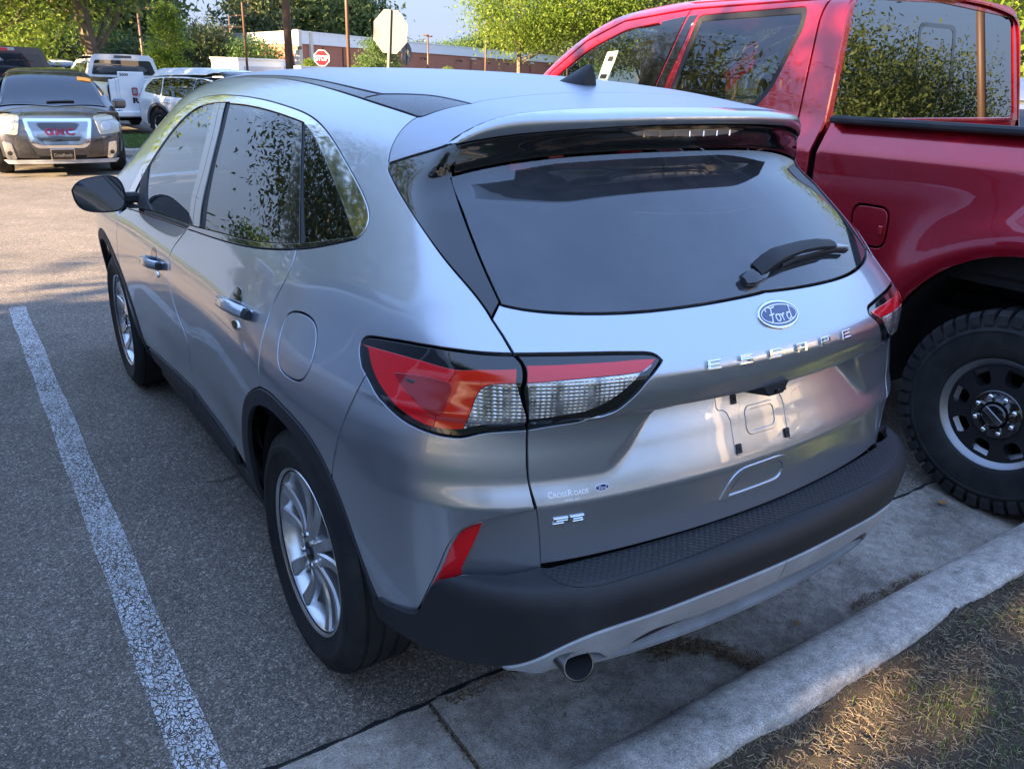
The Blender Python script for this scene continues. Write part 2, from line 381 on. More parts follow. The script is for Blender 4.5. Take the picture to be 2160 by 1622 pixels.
def invB(p):
    p=np.asarray(p,float); s=np.sign(p[:,0]);ax=np.abs(p[:,0]); yc=yB(np.minimum(ax,XB))
    dx=np.maximum(ax-XB,0); dy=yc-p[:,1]
    al=np.where(dy>0,np.arctan2(dx,np.maximum(dy,1e-6)),np.pi/2)
    u=np.where(ax<XB,ax,XB+.3*al+np.maximum(-dy,0)); h=np.where(dy>0,np.hypot(dx,dy),dx)
    v=np.where(p[:,2]>.56,.56+.15*np.arctan2(p[:,2]-.56,h),p[:,2])
    return np.stack([s*u,v],1)
CV={
'dlo_out':[(-849,2303,1089),(-810,2244,1172),(-763,2206,1260),(-714,2138,1358),(-674,2002,1447),(-642,1791,1518),(-624,1627,1550),(-618,1387,1564),(-619,1374,1564),(-618,1125,1568),(-622,846,1563),(-629,618,1552),(-635,452,1540),(-646,325,1521),(-661,203,1487),(-681,80,1441),(-697,-30,1400),(-713,-128,1358),(-724,-178,1332),(-733,-197,1312),(-744,-183,1294),(-756,-140,1279)],
'dlo_in_f':[(-852,2172,1087),(-812,2122,1177),(-767,2078,1263),(-725,1971,1353),(-689,1854,1430),(-661,1710,1490),(-645,1556,1522),(-641,1427,1533)],
'dlo_in_r':[(-640,1219,1538),(-639,1065,1541),(-641,852,1537),(-645,657,1529),(-651,466,1517)],
'dlo_in_q':[(-654,437,1512),(-660,368,1498),(-672,292,1473),(-691,194,1431),(-713,78,1380),(-734,-32,1330),(-755,-128,1281)],
'belt_top':[(-864,1993,1065),(-857,1770,1084),(-852,1528,1099),(-849,1324,1109),(-845,1141,1121),(-846,1116,1119),(-841,979,1133),(-834,751,1152),(-828,530,1169),(-818,348,1190),(-804,198,1213),(-797,130,1223),(-787,58,1238),(-770,-39,1263),(-755,-127,1282)],
'belt_bot':[(-877,2216,1032),(-870,2013,1050),(-866,1778,1062),(-859,1507,1081),(-855,1306,1093),(-852,1158,1102),(-851,1133,1105),(-845,854,1123),(-840,613,1142),(-831,415,1163),(-819,253,1187),(-806,142,1206),(-793,44,1226),(-776,-51,1251),(-756,-140,1278)],
'bp1':[(-641,1427,1533),(-700,1345,1428),(-764,1275,1300),(-813,1238,1197),(-845,1162,1121)],
'bp2':[(-639,1347,1537),(-698,1268,1433),(-761,1201,1308),(-810,1177,1205),(-844,1110,1125)],
'bp3':[(-637,1231,1542),(-690,1161,1450),(-748,1105,1334),(-802,1038,1223),(-838,973,1141)],
'cp1':[(-649,535,1521),(-673,488,1477),(-703,431,1419),(-735,378,1356),(-770,333,1284),(-795,311,1236),(-809,285,1206)],
'cp2':[(-651,462,1516),(-677,406,1468),(-706,347,1411),(-745,259,1330),(-771,205,1278),(-797,142,1224)],
'cp3':[(-652,439,1514),(-676,391,1469),(-705,332,1412),(-744,242,1332),(-768,181,1281),(-794,115,1230)],
'seam1':[(-848,1161,1112),(-858,1181,1086),(-873,1242,1048),(-890,1289,1006),(-900,1300,981),(-911,1282,945),(-919,1257,896),(-919,1244,839),(-917,1199,783),(-914,1139,732),(-910,1096,693),(-903,1121,644),(-891,1206,574),(-881,1223,513),(-877,1236,453)],
'seam2':[(-805,141,1209),(-817,130,1185),(-833,123,1152),(-853,141,1110),(-873,164,1066),(-895,156,1020),(-918,142,971),(-932,136,933),(-940,124,895),(-943,124,840)],
'seam0':[(-896,2336,990),(-912,2317,946),(-920,2288,904),(-921,2363,766),(-912,2385,655),(-903,2379,563),(-890,2367,443),(-845,2544,275)],
'fdbot':[(-876,2116,376),(-875,1830,404),(-876,1571,429),(-877,1236,453)],
'rdbot':[(-877,1235,453),(-876,1082,442),(-876,948,436),(-878,796,435),(-879,690,409),(-887,530,408)],
'cl_low':[(-845,2071,269),(-856,1679,301),(-863,1340,327),(-873,983,375),(-879,697,397)],
'l_isl':[(-831,-488,1056),(-817,-530,1064),(-796,-585,1070),(-769,-639,1069),(-780,-636,1031),(-793,-630,992),(-813,-598,999),(-826,-553,1020),(-831,-515,1040)],
'l_blk':[(-823,-522,1055),(-812,-556,1055),(-816,-552,1047),(-822,-535,1047)],
'sail':[(-792,2178,1210),(-824,2106,1152),(-864,2011,1062),(-856,1736,1087),(-844,1892,1114),(-820,1980,1167),(-779,2086,1241)],
'wip':[(103,-722,1247),(628,-611,1223),(172,-728,1236)],
'archF':[(-943,124,840),(-941,195,809),(-938,272,767),(-931,337,720),(-924,390,664),(-913,451,589),(-898,513,503),(-891,529,447),(-887,530,408)],
'archR':[(-943,126,839),(-943,46,859),(-938,-122,845),(-930,-219,824),(-922,-283,784),(-912,-325,726),(-900,-360,653),(-889,-385,580),(-878,-411,512),(-867,-441,464)],
'ditch_out':[(-535,1296,1631),(-537,939,1634),(-556,566,1619),(-576,255,1597),(-585,14,1576),(-585,-141,1563)],
'ditch_in':[(-517,1280,1639),(-519,911,1641),(-532,562,1632),(-552,255,1613),(-551,119,1607)],
'pad_in':[(-551,119,1607),(-538,51,1609),(-523,-21,1611),(-506,-94,1610),(-498,-167,1604),(-491,-244,1597)],
'pad_rear':[(-491,-244,1597),(-520,-225,1590),(-550,-200,1580),(-583,-163,1561),(-585,-141,1563)],
'padsplit':[(-551,119,1607),(-573,177,1596)],
'sp_seam':[(-587,-144,1560),(-599,-128,1550),(-613,-121,1535),(-629,-116,1514),(-641,-115,1494),(-653,-119,1472),(-663,-133,1452),(-668,-150,1439)],
'dtrim_out':[(-668,-150,1439),(-674,-175,1424),(-689,-276,1380),(-700,-377,1341),(-703,-468,1297),(-693,-538,1257),(-674,-587,1224),(-672,-625,1189)],
'lip_bot':[(-663,-136,1451),(-648,-199,1470),(-626,-287,1493),(-601,-360,1512),(-575,-373,1521),(-500,-415,1534),(-342,-501,1555)],
'glassL':[(-610,-344,1448),(-610,-353,1432),(-623,-409,1389),(-636,-487,1325),(-643,-551,1271),(-643,-609,1218)],
'glass_bot':[(-646,-612,1215),(-642,-624,1205),(-564,-666,1197),(-469,-708,1191),(-363,-741,1189),(-243,-764,1192),(-104,-777,1196),(48,-774,1202)],
'ltop1':[(-857,-378,1042),(-848,-346,1069),(-840,-337,1086),(-832,-350,1100),(-824,-394,1108),(-805,-485,1121),(-782,-560,1128),(-752,-617,1131),(-707,-667,1131),(-664,-699,1131)],
'ltop2':[(-664,-699,1131),(-609,-728,1131),(-540,-756,1129),(-467,-782,1126),(-391,-807,1121),(-373,-816,1116),(-370,-826,1107)],
'lbot1':[(-857,-378,1042),(-859,-417,1025),(-861,-471,998),(-852,-514,981),(-840,-555,967),(-822,-592,959),(-799,-626,954),(-773,-654,953),(-759,-667,955),(-747,-675,961),(-727,-690,968),(-690,-713,972),(-649,-734,974)],
'lbot2':[(-649,-734,974),(-599,-755,981),(-545,-774,984),(-506,-802,997),(-471,-815,1011),(-441,-828,1041),(-411,-834,1077),(-370,-826,1107)],
'lseam':[(-664,-699,1131),(-654,-721,1116),(-664,-740,1082),(-671,-738,1067),(-661,-746,1010),(-649,-734,974)],
'gs_up':[(-672,-625,1189),(-667,-661,1161),(-664,-699,1130)],
'gs_dn':[(-649,-734,974),(-650,-738,921),(-652,-743,870),(-648,-751,840),(-643,-764,810),(-636,-766,771),(-628,-767,704),(-624,-768,644)],
'l_dark_low':[(-841,-346,1082),(-836,-381,1085),(-820,-471,1093),(-799,-552,1097),(-771,-621,1095),(-754,-649,1096),(-733,-670,1102),(-670,-720,1107)],
'l_red_low':[(-678,-731,1080),(-699,-716,1079),(-723,-695,1074),(-734,-685,1066),(-743,-680,1046),(-750,-677,1020),(-757,-673,996),(-761,-662,972)],
'l_red_bot':[(-761,-662,972),(-782,-641,968),(-805,-614,967),(-830,-568,977),(-844,-531,991),(-850,-494,1008),(-852,-456,1024),(-849,-415,1048),(-839,-377,1080)],
'l_split':[(-766,-635,1086),(-781,-624,1054),(-795,-619,1017),(-805,-614,967)],
'l_clr_bot':[(-761,-662,972),(-738,-680,983),(-700,-708,987),(-659,-743,995)],
'l2_dark':[(-651,-726,1113),(-551,-771,1113),(-477,-795,1112),(-418,-810,1112),(-382,-820,1110)],
'l2_red':[(-660,-743,1081),(-597,-774,1086),(-526,-800,1088),(-465,-817,1088),(-417,-828,1090),(-382,-820,1110)],
'l2_clr':[(-656,-747,1002),(-594,-777,1009),(-541,-797,1015),(-503,-811,1032),(-467,-823,1056),(-430,-827,1086)],
'bskin_seam':[(-860,-403,1029),(-885,-395,975),(-909,-374,902),(-917,-340,831),(-916,-311,751)],
'ridge':[(-640,-767,796),(-685,-747,790),(-729,-723,779),(-766,-695,764),(-785,-677,741),(-799,-660,702),(-808,-645,647),(-816,-628,599),(-824,-610,560),(-830,-591,513),(-834,-574,487)],
'bs_bot':[(-834,-574,487),(-844,-543,475),(-854,-510,471),(-862,-468,461),(-867,-441,464)],
'refl_out':[(-742,-713,758),(-762,-698,750),(-781,-680,737),(-796,-663,698),(-806,-647,642),(-819,-624,592)],
'refl_in':[(-742,-713,758),(-751,-705,725),(-764,-693,684),(-775,-683,650)],
'rec_bot':[(-819,-624,592),(-800,-653,621),(-775,-683,650),(-736,-714,646),(-691,-740,642),(-659,-755,640),(-623,-769,641)],
'rec_top':[(-742,-713,758),(-702,-737,765),(-658,-758,768),(-637,-766,769)],
'gate_bot':[(-624,-768,644),(-440,-811,643),(-162,-841,647),(79,-845,659)],
'arch_in':[(-887,530,408),(-902,466,506),(-919,383,616),(-929,317,692),(-934,264,728),(-941,148,778),(-942,28,799),(-939,-61,780)],
'fuel':[(-870,26,1069),(-865,1,1078),(-863,-28,1082),(-860,-90,1082),(-861,-123,1078),(-865,-140,1066),(-877,-162,1040),(-892,-176,1009),(-911,-180,967),(-917,-173,951),(-922,-157,940),(-926,-126,935),(-929,-76,933),(-931,-32,933),(-929,-6,942),(-922,14,962),(-906,37,998),(-885,52,1040),(-875,44,1059)],
'gb_top':[(-873,-454,474),(-868,-482,472),(-861,-526,484),(-853,-561,490),(-846,-596,505),(-843,-617,534),(-841,-641,585),(-834,-661,625),(-816,-681,643),(-776,-685,652),(-740,-721,652),(-699,-752,652),(-633,-782,652)],
'dark_bot':[(-865,-431,398),(-851,-501,397),(-833,-569,400),(-799,-651,402),(-759,-715,407),(-712,-766,415),(-675,-798,426),(-649,-827,461),(-619,-857,503),(-562,-886,530),(-495,-907,540),(-415,-922,544),(-255,-942,556),(-100,-950,556)],
'g_low':[(-712,-766,415),(-680,-784,407),(-636,-799,389),(-618,-819,409),(-596,-846,449),(-564,-862,459),(-537,-870,458),(-511,-869,438),(-499,-861,416),(-485,-862,411),(-462,-881,442),(-434,-899,475),(-396,-910,489),(-223,-924,480),(-67,-934,489)],
'pad_edge':[(-633,-784,652),(-636,-820,652),(-625,-848,648),(-601,-867,643),(-557,-884,641),(-387,-910,648),(-242,-916,650),(-77,-915,652)],
'v_low':[(-470,-870,420),(-449,-891,460),(-358,-904,461),(-207,-913,450),(-37,-917,443)],
}
# ---------------------------------------------------------------- panels cut from one smooth body surface
DOM={'L':(mapL,invL),'R':(mapR,invR),'T':(mapT,invT),'B':(mapB,invB)}
def c3(name): return np.array(CV[name],float)/1000
def resample(P,step,closed=False):
    P=np.asarray(P,float)
    if closed:P=np.vstack([P,P[:1]])
    out=[]
    for a,b in zip(P[:-1],P[1:]):
        n=max(1,int(math.ceil(np.linalg.norm(b-a)/step)))
        for k in range(n): out.append(a+(b-a)*k/n)
    if not closed: out.append(P[-1])
    return np.array(out)
def smooth_open(P,step=.008,win=.035):
    """even out hand-measured points, keep both ends"""
    if len(P)<4: return resample(P,step)
    Q=resample(P,step); k=max(1,int(win/step)//2)
    for _ in range(4):
        R=Q.copy()
        for j in range(1,len(Q)-1):
            m=min(k,j,len(Q)-1-j); R[j]=Q[j-m:j+m+1].mean(0)
        Q=R
    return Q
def crv(name,win=.05): return smooth_open(c3(name),.008,win)
def cut(C_,a,b):
    """part of the curve between the points nearest to a and b, in that order"""
    a=np.asarray(a);b=np.asarray(b); i=np.argmin(((C_-a)**2).sum(1)); j=np.argmin(((C_-b)**2).sum(1))
    return C_[i:j+1] if i<=j else C_[j:i+1][::-1]
def loop(*segs):
    out=[]
    for s in segs:
        s=np.atleast_2d(np.asarray(s,float))
        for p in s:
            if out and np.linalg.norm(p-out[-1])<.003: continue
            out.append(p)
    if np.linalg.norm(out[0]-out[-1])<.003: out.pop()
    return np.array(out)
def mir(P): P=np.array(P,float).copy(); P[:,0]*=-1; return P
def sym(half):
    """half outline from the centre line round the left side back to the centre line -> whole outline"""
    return loop(half,mir(half)[::-1])
def area(P): x,y=P[:,0],P[:,1]; return .5*np.sum(x*np.roll(y,-1)-y*np.roll(x,-1))
def inside(P,q):
    x,y=q[:,0],q[:,1]; c=np.zeros(len(q),bool); n=len(P)
    for i in range(n):
        x1,y1=P[i];x2,y2=P[(i+1)%n]
        if y1==y2: continue
        t=((y1>y)!=(y2>y))&(x<(x2-x1)*(y-y1)/(y2-y1)+x1); c^=t
    return c
def bdist(P,q):
    A=P;B=np.roll(P,-1,0);d=np.full(len(q),1e9)
    for a,b in zip(A,B):
        e=b-a;t=np.clip(((q-a)@e)/(e@e+1e-12),0,1); d=np.minimum(d,((q-(a+t[:,None]*e))**2).sum(1))
    return np.sqrt(d)
def clean(P):
    keep=[]
    for i in range(len(P)):
        if not keep or np.linalg.norm(P[i]-keep[-1])>.0012: keep.append(P[i])
    return np.array(keep)
def tri(P,step,holes=()):
    lo=P.min(0);hi=P.max(0); xs=np.arange(lo[0],hi[0],step);ys=np.arange(lo[1],hi[1],step*.87)
    g=np.array([(x+(step/2 if k%2 else 0),y) for k,y in enumerate(ys) for x in xs])
    if len(g): g=g[inside(P,g)]
    if len(g): g=g[bdist(P,g)>step*.45]
    for h in holes:
        if len(g): g=g[~inside(h,g)]; g=g[bdist(h,g)>step*.4]
    pts=[Vector(p) for p in P]; faces=[list(range(len(P)))]; edges=[]
    for h in holes:
        k=len(pts); pts+=[Vector(p) for p in h]; edges+=[(k+i,k+(i+1)%len(h)) for i in range(len(h))]
    pts+=[Vector(p) for p in g]
    r=delaunay_2d_cdt(pts,edges,faces,1,1e-7)
    V=np.array([tuple(v) for v in r[0]]); Fs=np.array([f for f in r[2] if len(f)==3])
    if holes:
        c=V[Fs].mean(1); k=np.ones(len(Fs),bool)
        for h in holes: k&=~inside(h,c)
        Fs=Fs[k]
    a=V[Fs]; ar=(a[:,1,0]-a[:,0,0])*(a[:,2,1]-a[:,0,1])-(a[:,1,1]-a[:,0,1])*(a[:,2,0]-a[:,0,0]); Fs[ar<0]=Fs[ar<0][:,::-1]
    return V,Fs
def panel(name,out3,dom,mat,parent,Fn=None,step=.022,off=0.,gap=.0020,roll=.0016,depth=.014,both=False,bstep=.010,holes=(),xf=None,offf=None):
    mp,inv=DOM[dom] if isinstance(dom,str) else dom; Fn=Fn or (Fb if dom=='B' else F)
    P=inv(np.asarray(out3,float)); 
    if area(P)<0: P=P[::-1]
    P=clean(resample(P,bstep,True))
    Q=inset(P,gap+roll)
    H=[]
    for h in holes:
        h=inv(np.asarray(h,float)); 
        if area(h)<0:h=h[::-1]
        H.append(clean(resample(h,bstep,True)))
    V2,T=tri(Q,step,[inset(h,-(gap+roll)) for h in H])
    def pt(uv,o):
        p=mp(uv,Fn); n=grad(Fn,p); return p+n*(o+(offf(p)[:,None] if offf else 0)),n
    V,N=pt(V2,off); Fc=[tuple(t) for t in T]
    a=V[T[:,1]]-V[T[:,0]];b=V[T[:,2]]-V[T[:,0]]
    if (np.cross(a,b)*N[T[:,0]]).sum()<0: Fc=[t[::-1] for t in Fc]; flip=True
    else: flip=False
    V=list(V);N=list(N)
    for PP,sg in [(P,1)]+[(h,-1) for h in H]:
        rs=[(inset(PP,sg*(gap+roll)),off,0),(inset(PP,sg*(gap+.35*roll)),off-.3*roll,.7),(inset(PP,sg*gap),off-roll,1.),(inset(PP,sg*gap),off-depth,1.)]
        base,n0=pt(rs[0][0],off); o2,_=pt(PP,off); outw=o2-base; outw/=np.linalg.norm(outw,axis=1)[:,None]+1e-9
        m=len(PP); k0=len(V)
        for uv,o,w in rs:
            p,n=pt(uv,o); q=n*(1-w)+outw*w if w<1 else outw+.15*n; q/=np.linalg.norm(q,axis=1)[:,None]
            V+=list(p);N+=list(q)
        for r in range(3):
            for i in range(m):
                a_=k0+r*m+i;b_=k0+r*m+(i+1)%m; f=(a_,a_+m,b_+m,b_)
                if flip!=(sg<0): f=f[::-1]
                Fc.append(f)
    V=np.array(V);N=np.array(N)
    if xf is not None: V,N=xf(V,N)
    res=[mesh(name,V,Fc,mat,parent,True,N)]
    if both: res.append(mesh(name,V*[-1,1,1],[f[::-1] for f in Fc],mat,parent,True,N*[-1,1,1]))
    return res
def sideP(y,z): return mapL(np.array([[y,z]]))[0]
def topP(x,y): return mapT(np.array([[x,y]]))[0]
def surf(uv,dom='R',Fn=None,off=0):
    Fn=Fn or (Fb if dom=='B' else F); p=DOM[dom][0](np.atleast_2d(uv),Fn); n=grad(Fn,p); return p+n*off,n
# ================================================================ the silver SUV
ESC=empty('silver_suv',(0,0,0),0,'silver compact SUV seen from its rear left corner, parked in the middle','suv','vehicles backed into the near row')
A=np.asarray
def both(fn_name,mb,mat,smooth=False):
    o=mb.build(fn_name,mat,ESC,smooth)
    v=[(-x,y,z) for x,y,z in mb.v]; o2=mesh(fn_name,v,[f[::-1] for f in mb.f],mat,ESC,smooth); return o,o2
dlo_out=crv('dlo_out',.10); dif=crv('dlo_in_f',.1);dir_=crv('dlo_in_r',.1);diq=crv('dlo_in_q',.1)
bt=crv('belt_top',.12);bb=crv('belt_bot',.12); bp1=crv('bp1');bp2=crv('bp2');bp3=crv('bp3');cp1=crv('cp1');cp2=crv('cp2');cp3=crv('cp3')
s0=crv('seam0',.1);s1=crv('seam1',.06);s2=crv('seam2',.06);fdb=crv('fdbot',.12);rdb=crv('rdbot',.12);aF=crv('archF',.06);aR=crv('archR',.08)
do=crv('ditch_out',.15);di=crv('ditch_in',.15);pi_=crv('pad_in',.06);pr=crv('pad_rear',.03)
sps=crv('sp_seam',.05);dto=crv('dtrim_out',.08);gL=crv('glassL',.06);gb=crv('glass_bot',.10);lb=crv('lip_bot',.05)
lt1=crv('ltop1',.03);lt2=crv('ltop2',.03);lb1=crv('lbot1',.03);lb2=crv('lbot2',.03);gsu=crv('gs_up');gsd=crv('gs_dn',.05);bss=crv('bskin_seam',.08)
ridge=crv('ridge',.05)
glc=gb[0]
def wline(t): return topP(*t)
# strip & windscreen edge towards the front
ext_o=np.array([topP(-.538,1.45),topP(-.535,1.7),topP(-.53,1.95)]); ext_i=np.array([topP(-.520,1.45),topP(-.517,1.7),topP(-.512,1.95)])
wsE=np.array([topP(*p) for p in ((-.512,1.98),(-.545,2.15),(-.575,2.35),(-.61,2.55),(-.65,2.75),(-.69,2.93))])
apE=np.array([topP(*p) for p in ((-.530,1.98),(-.563,2.15),(-.592,2.35),(-.627,2.55),(-.668,2.75),(-.71,2.93))])
apB=np.array([sideP(2.62,1.08),sideP(2.35,1.03)])
# -- body side with D pillar and quarter
q=loop(apE[::-1],ext_o[::-1],do,sps,dto,gsu,cut(lt1,lt1[-1],lt1[0]),cut(lb1,lb1[0],bss[0]),bss,cut(aR,bss[-1],aR[0]),s2[::-1],cut(bb,s2[0],dlo_out[-1]),cut(dlo_out,dlo_out[-1],dlo_out[0]),apB[::-1])
fuel=crv('fuel',.05)
panel('body_side',q,'L',M['silver'],ESC,both=True,step=.02,holes=[fuel])
panel('fuel_door',fuel,'L',M['silver'],ESC,step=.02,gap=.0025)
panel('rear_door',loop(s1,rdb,aF[::-1],s2[::-1],cut(bb,s2[0],s1[0])),'L',M['silver'],ESC,both=True,step=.022)
panel('front_door',loop(s0,fdb,s1[::-1],cut(bb,s1[0],bb[0])),'L',M['silver'],ESC,both=True,step=.03)
# -- bumper skin (painted) round the corner
bsb=crv('bs_bot',.04)
panel('bumper_skin',loop(cut(lb1,bss[0],lb1[-1]),gsd[gsd[:,2]>ridge[0][2]],ridge,bsb,cut(aR,aR[-1],bss[-1]),bss[::-1]),'L',M['silver'],ESC,both=True,step=.014,depth=.02)
def sideish(p): return mapL(invL(A([p]))-A([[0,.014]]))[0]
rfo=crv('refl_out',.03);rfi=crv('refl_in',.03);rcb=crv('rec_bot',.03)
panel('bumper_recess',loop(ridge[:int(len(ridge)*.86)],rcb[:1],[sideish(p) for p in rcb],gsd[gsd[:,2]<ridge[0][2]][::-1]),'L',M['silver'],ESC,both=True,step=.014,gap=-.002,offf=lambda p:-.002-.020*np.clip((p[:,2]-.63)/.12,0,1)*np.clip((-.66-p[:,0])/.06,0,1))
panel('reflector',loop(rfo,[sideish(p) for p in cut(rcb,rfo[-1],rfi[-1])],rfi[::-1]),'L',M['lens_red'],ESC,both=True,step=.010,gap=.001,offf=lambda p:-.001-.014*np.clip((p[:,2]-.63)/.12,0,1))
# -- fender, bonnet, windscreen, nose
fa=[]
for k in range(0,19):
    a=math.radians(-10+200*k/18); fa.append((2.71+.485*math.cos(a),.375+.485*math.sin(a)))
fa=fa[::-1]    # rear to front over the wheel
fenP=[(2.33,1.005)]+[(y,z) for y,z in zip(s0[:,1],s0[:,2])][::-1][::-1]
fen=loop(s0[s0[:,2]>.42],[sideP(*p) for p in fa if p[0]<3.19 and p[1]>.36],[sideP(3.22,.42),sideP(3.50,.45),sideP(3.52,.80),sideP(3.3,.93),sideP(3.0,1.0),sideP(2.7,1.045),sideP(2.45,1.045)],)
panel('front_fender',fen,'L',M['silver'],ESC,both=True,step=.03)
panel('bonnet',sym(np.array([topP(0,3.0),topP(-.4,2.985),topP(-.70,2.95),topP(-.765,2.9),topP(-.78,3.1),topP(-.76,3.3),topP(-.66,3.47),topP(-.4,3.55),topP(0,3.58)])),'T',M['silver'],ESC,step=.04)
panel('windscreen',sym(loop([topP(0,2.06)],[topP(-.25,2.04)],wsE,[topP(-.4,2.975)],[topP(0,2.99)])),'T',M['glass_light'],ESC,step=.04,off=-.002)
nb=MB(); nb.box(-.80,.80,3.40,3.58,.25,.86,.05); nb.build('front_bumper',M['plastic'],ESC)
# -- roof, strips, spoiler
spT=np.array([topP(-.345,-.240),topP(-.20,-.229),topP(0,-.222)])
panel('roof_panel',sym(loop([topP(0,2.04)],[topP(-.25,2.02)],ext_i[::-1],di,pi_,spT)),'T',M['silver_dew'],ESC,step=.03)
spl=c3('padsplit'); 
panel('roof_strip',loop(ext_o[::-1],cut(do,do[0],spl[1]),spl[::-1],cut(di,di[-1],di[0]),ext_i),'T',M['dew'],ESC,both=True,step=.02,off=-.001)
panel('roof_strip',loop(cut(do,spl[1],do[-1]),pr[::-1],pi_[::-1],spl),'T',M['dew'],ESC,both=True,step=.012,off=-.001)
def DR(x): return .055*x*x+.22*x**4
def lipE(x): return root(F,np.array([[x,-.425+.27*x*x,1.5645-DR(x)]]),np.array([[0,-.72,.69]]),0,.6)[0]
def zlb(x): return 1.5642-DR(x)
EX=np.array([lipE(x) for x in np.linspace(-.605,0,28)])
panel('spoiler',sym(loop(spT[::-1],pr,sps[:-2],lb[lb[:,0]<-.60],EX+A([0,-.003,0]))),'T',M['silver_dew'],ESC,step=.014,gap=.0015)
lowE=mapR(np.array([[x,zlb(x)] for x in np.linspace(-.605,0,28)]))
panel('spoiler_lip',sym(loop(EX[::-1],lowE)),'R',M['silver'],ESC,step=.006,gap=.0,roll=.0006,depth=.028)
undB=mapR(np.array([[x,1.4985-DR(x)] for x in np.linspace(-.60,0,20)])); undT=mapR(np.array([[x,1.5573-DR(x)] for x in np.linspace(-.60,0,26)]))
panel('spoiler_underside',sym(loop(undT[::-1],undB)),'R',M['gloss'],ESC,step=.008,gap=0)
bl=mapR(np.array([(x,z) for x,z in ((-.19,1.5445),(-.15,1.549),(0,1.5505),(.15,1.549),(.19,1.5445),(.165,1.538),(.10,1.535),(0,1.5345),(-.10,1.535),(-.165,1.538))]))
panel('brake_light_surround',[p for p in mapR(np.array([(x,z) for x,z in ((-.225,1.5485),(0,1.5555),(.225,1.5485),(.17,1.531),(0,1.5285),(-.17,1.531))]))],'R',M['gloss'],ESC,step=.01,off=.004)
bo=panel('brake_light',bl,'R',M_('milky_brake_lens',(.50,.42,.36),.25,.2,1,.05),ESC,step=.01,off=.0062,gap=0)[0]
bm=MB()
for k in range(7):
    p,n=surf((-.15+.05*k,1.5425),off=.0068); bm.box(p[0][0]-.0022,p[0][0]+.0022,p[0][1]-.002,p[0][1]+.002,p[0][2]-.007,p[0][2]+.007)
bm.build('lens_rib',M['chrome'],bo)
# -- D pillar gloss trim and rear glass
gtop=mapR(np.array([[x,1.497-DR(x)] for x in np.linspace(-.612,0,24)]))
panel('pillar_trim',loop(dto,gb[:1],gL[::-1],gtop[:1],[lb[i] for i in np.where((lb[:,0]<-.585))[0][::-1]]),'L',M['gloss'],ESC,both=True,step=.014,gap=.0015)
gtop=mapR(np.array([[x,1.497-DR(x)] for x in np.linspace(-.612,0,24)]))
gB=gb[gb[:,0]<-.01]
gB=np.vstack([gB,[[0,gB[-1][1]-.001,gB[-1][2]+.001]]])
rg=panel('rear_glass',sym(loop(gtop[::-1],gL,gB)),'R',M['glass_rear'],ESC,step=.03,off=-.003,gap=.003)[0]
# printed black border inside the glass
def ring2(P,d):
    Q=DOM['R'][1](P); 
    if area(Q)<0:Q=Q[::-1]
    return resample(Q,.015,True),inset(resample(Q,.015,True),d)
# -- tailgate
gz=c3('gate_bot'); gbz=.6565
gbot=np.array([mapR(np.array([[x,gbz]]))[0] for x in np.linspace(-.628,0,20)])
gd=gsd[gsd[:,2]>gbz+.004]
plate=[(-.125,.975),(.125,.975)]
gate=sym(loop(gB[::-1],gsu,lt2,lb2[::-1],gd,gbot))
panel('tailgate',gate,'R',M['silver'],ESC,step=.0085,gap=.002,roll=.0018)
# -- lamps
def lamp(base_loop,zones,dom,step=.012):
    for r,s in zip(panel('tail_lamp',base_loop,dom,M['gloss'],ESC,both=True,step=step,off=-.001,gap=.0028),(1,-1)):
        for nm,lp,mt,of in zones:
            o=panel(nm,lp if s==1 else lp,dom,mt,r,step=.009,off=of,gap=.0004,roll=.0008,depth=.004)
            if s==-1:
                me=o[0].data; v=np.empty(len(me.vertices)*3,'f'); me.vertices.foreach_get('co',v); v=v.reshape(-1,3)*[-1,1,1]
                fs=[tuple(p.vertices)[::-1] for p in me.polygons]; oo=o[0]; bpy.data.objects.remove(oo)
                k=mesh(nm,v,fs,mt,r,True); k.data.set_sharp_from_angle(angle=.7)
ls=crv('lseam',.02)
dlow=crv('l_dark_low',.03);rlow=crv('l_red_low',.02);rbot=crv('l_red_bot',.03);spt=crv('l_split',.02);cbot=crv('l_clr_bot',.02)
lamp(loop(lt1,cut(ls,ls[0],ls[-1]),lb1[::-1]),[
 ('red_lens',loop(cut(dlow,dlow[0],spt[0]),spt,cut(rbot,spt[-1],rbot[-1])),M['lens_red'],.0008),
 ('red_lens',loop(cut(dlow,spt[0],dlow[-1]),rlow,cut(rbot,rbot[0],spt[-1]),spt[::-1]),M['lens_red_glint'],.0010),
 ('red_lens_core',crv('l_isl',.03),M['lens_red_dark'],.0016),
 ('lens_badge',c3('l_blk'),M['gloss'],.0022),
 ('clear_lens',loop(rlow,cbot,[cbot[-1]+A([0,0,.012])],[rlow[0]+A([0,0,-.002])]),M['lens_clear'],.0008)],'L')
d2=crv('l2_dark',.02);r2=crv('l2_red',.02);c2=crv('l2_clr',.03)
lamp(loop(lt2,lb2[::-1],cut(ls,ls[-1],ls[0])),[
 ('red_lens',loop(d2,r2[::-1]),M['lens_red'],.0008),
 ('clear_lens',loop(r2[:int(len(r2)*.93)],c2[::-1]),M['lens_clear'],.0008)],'R')
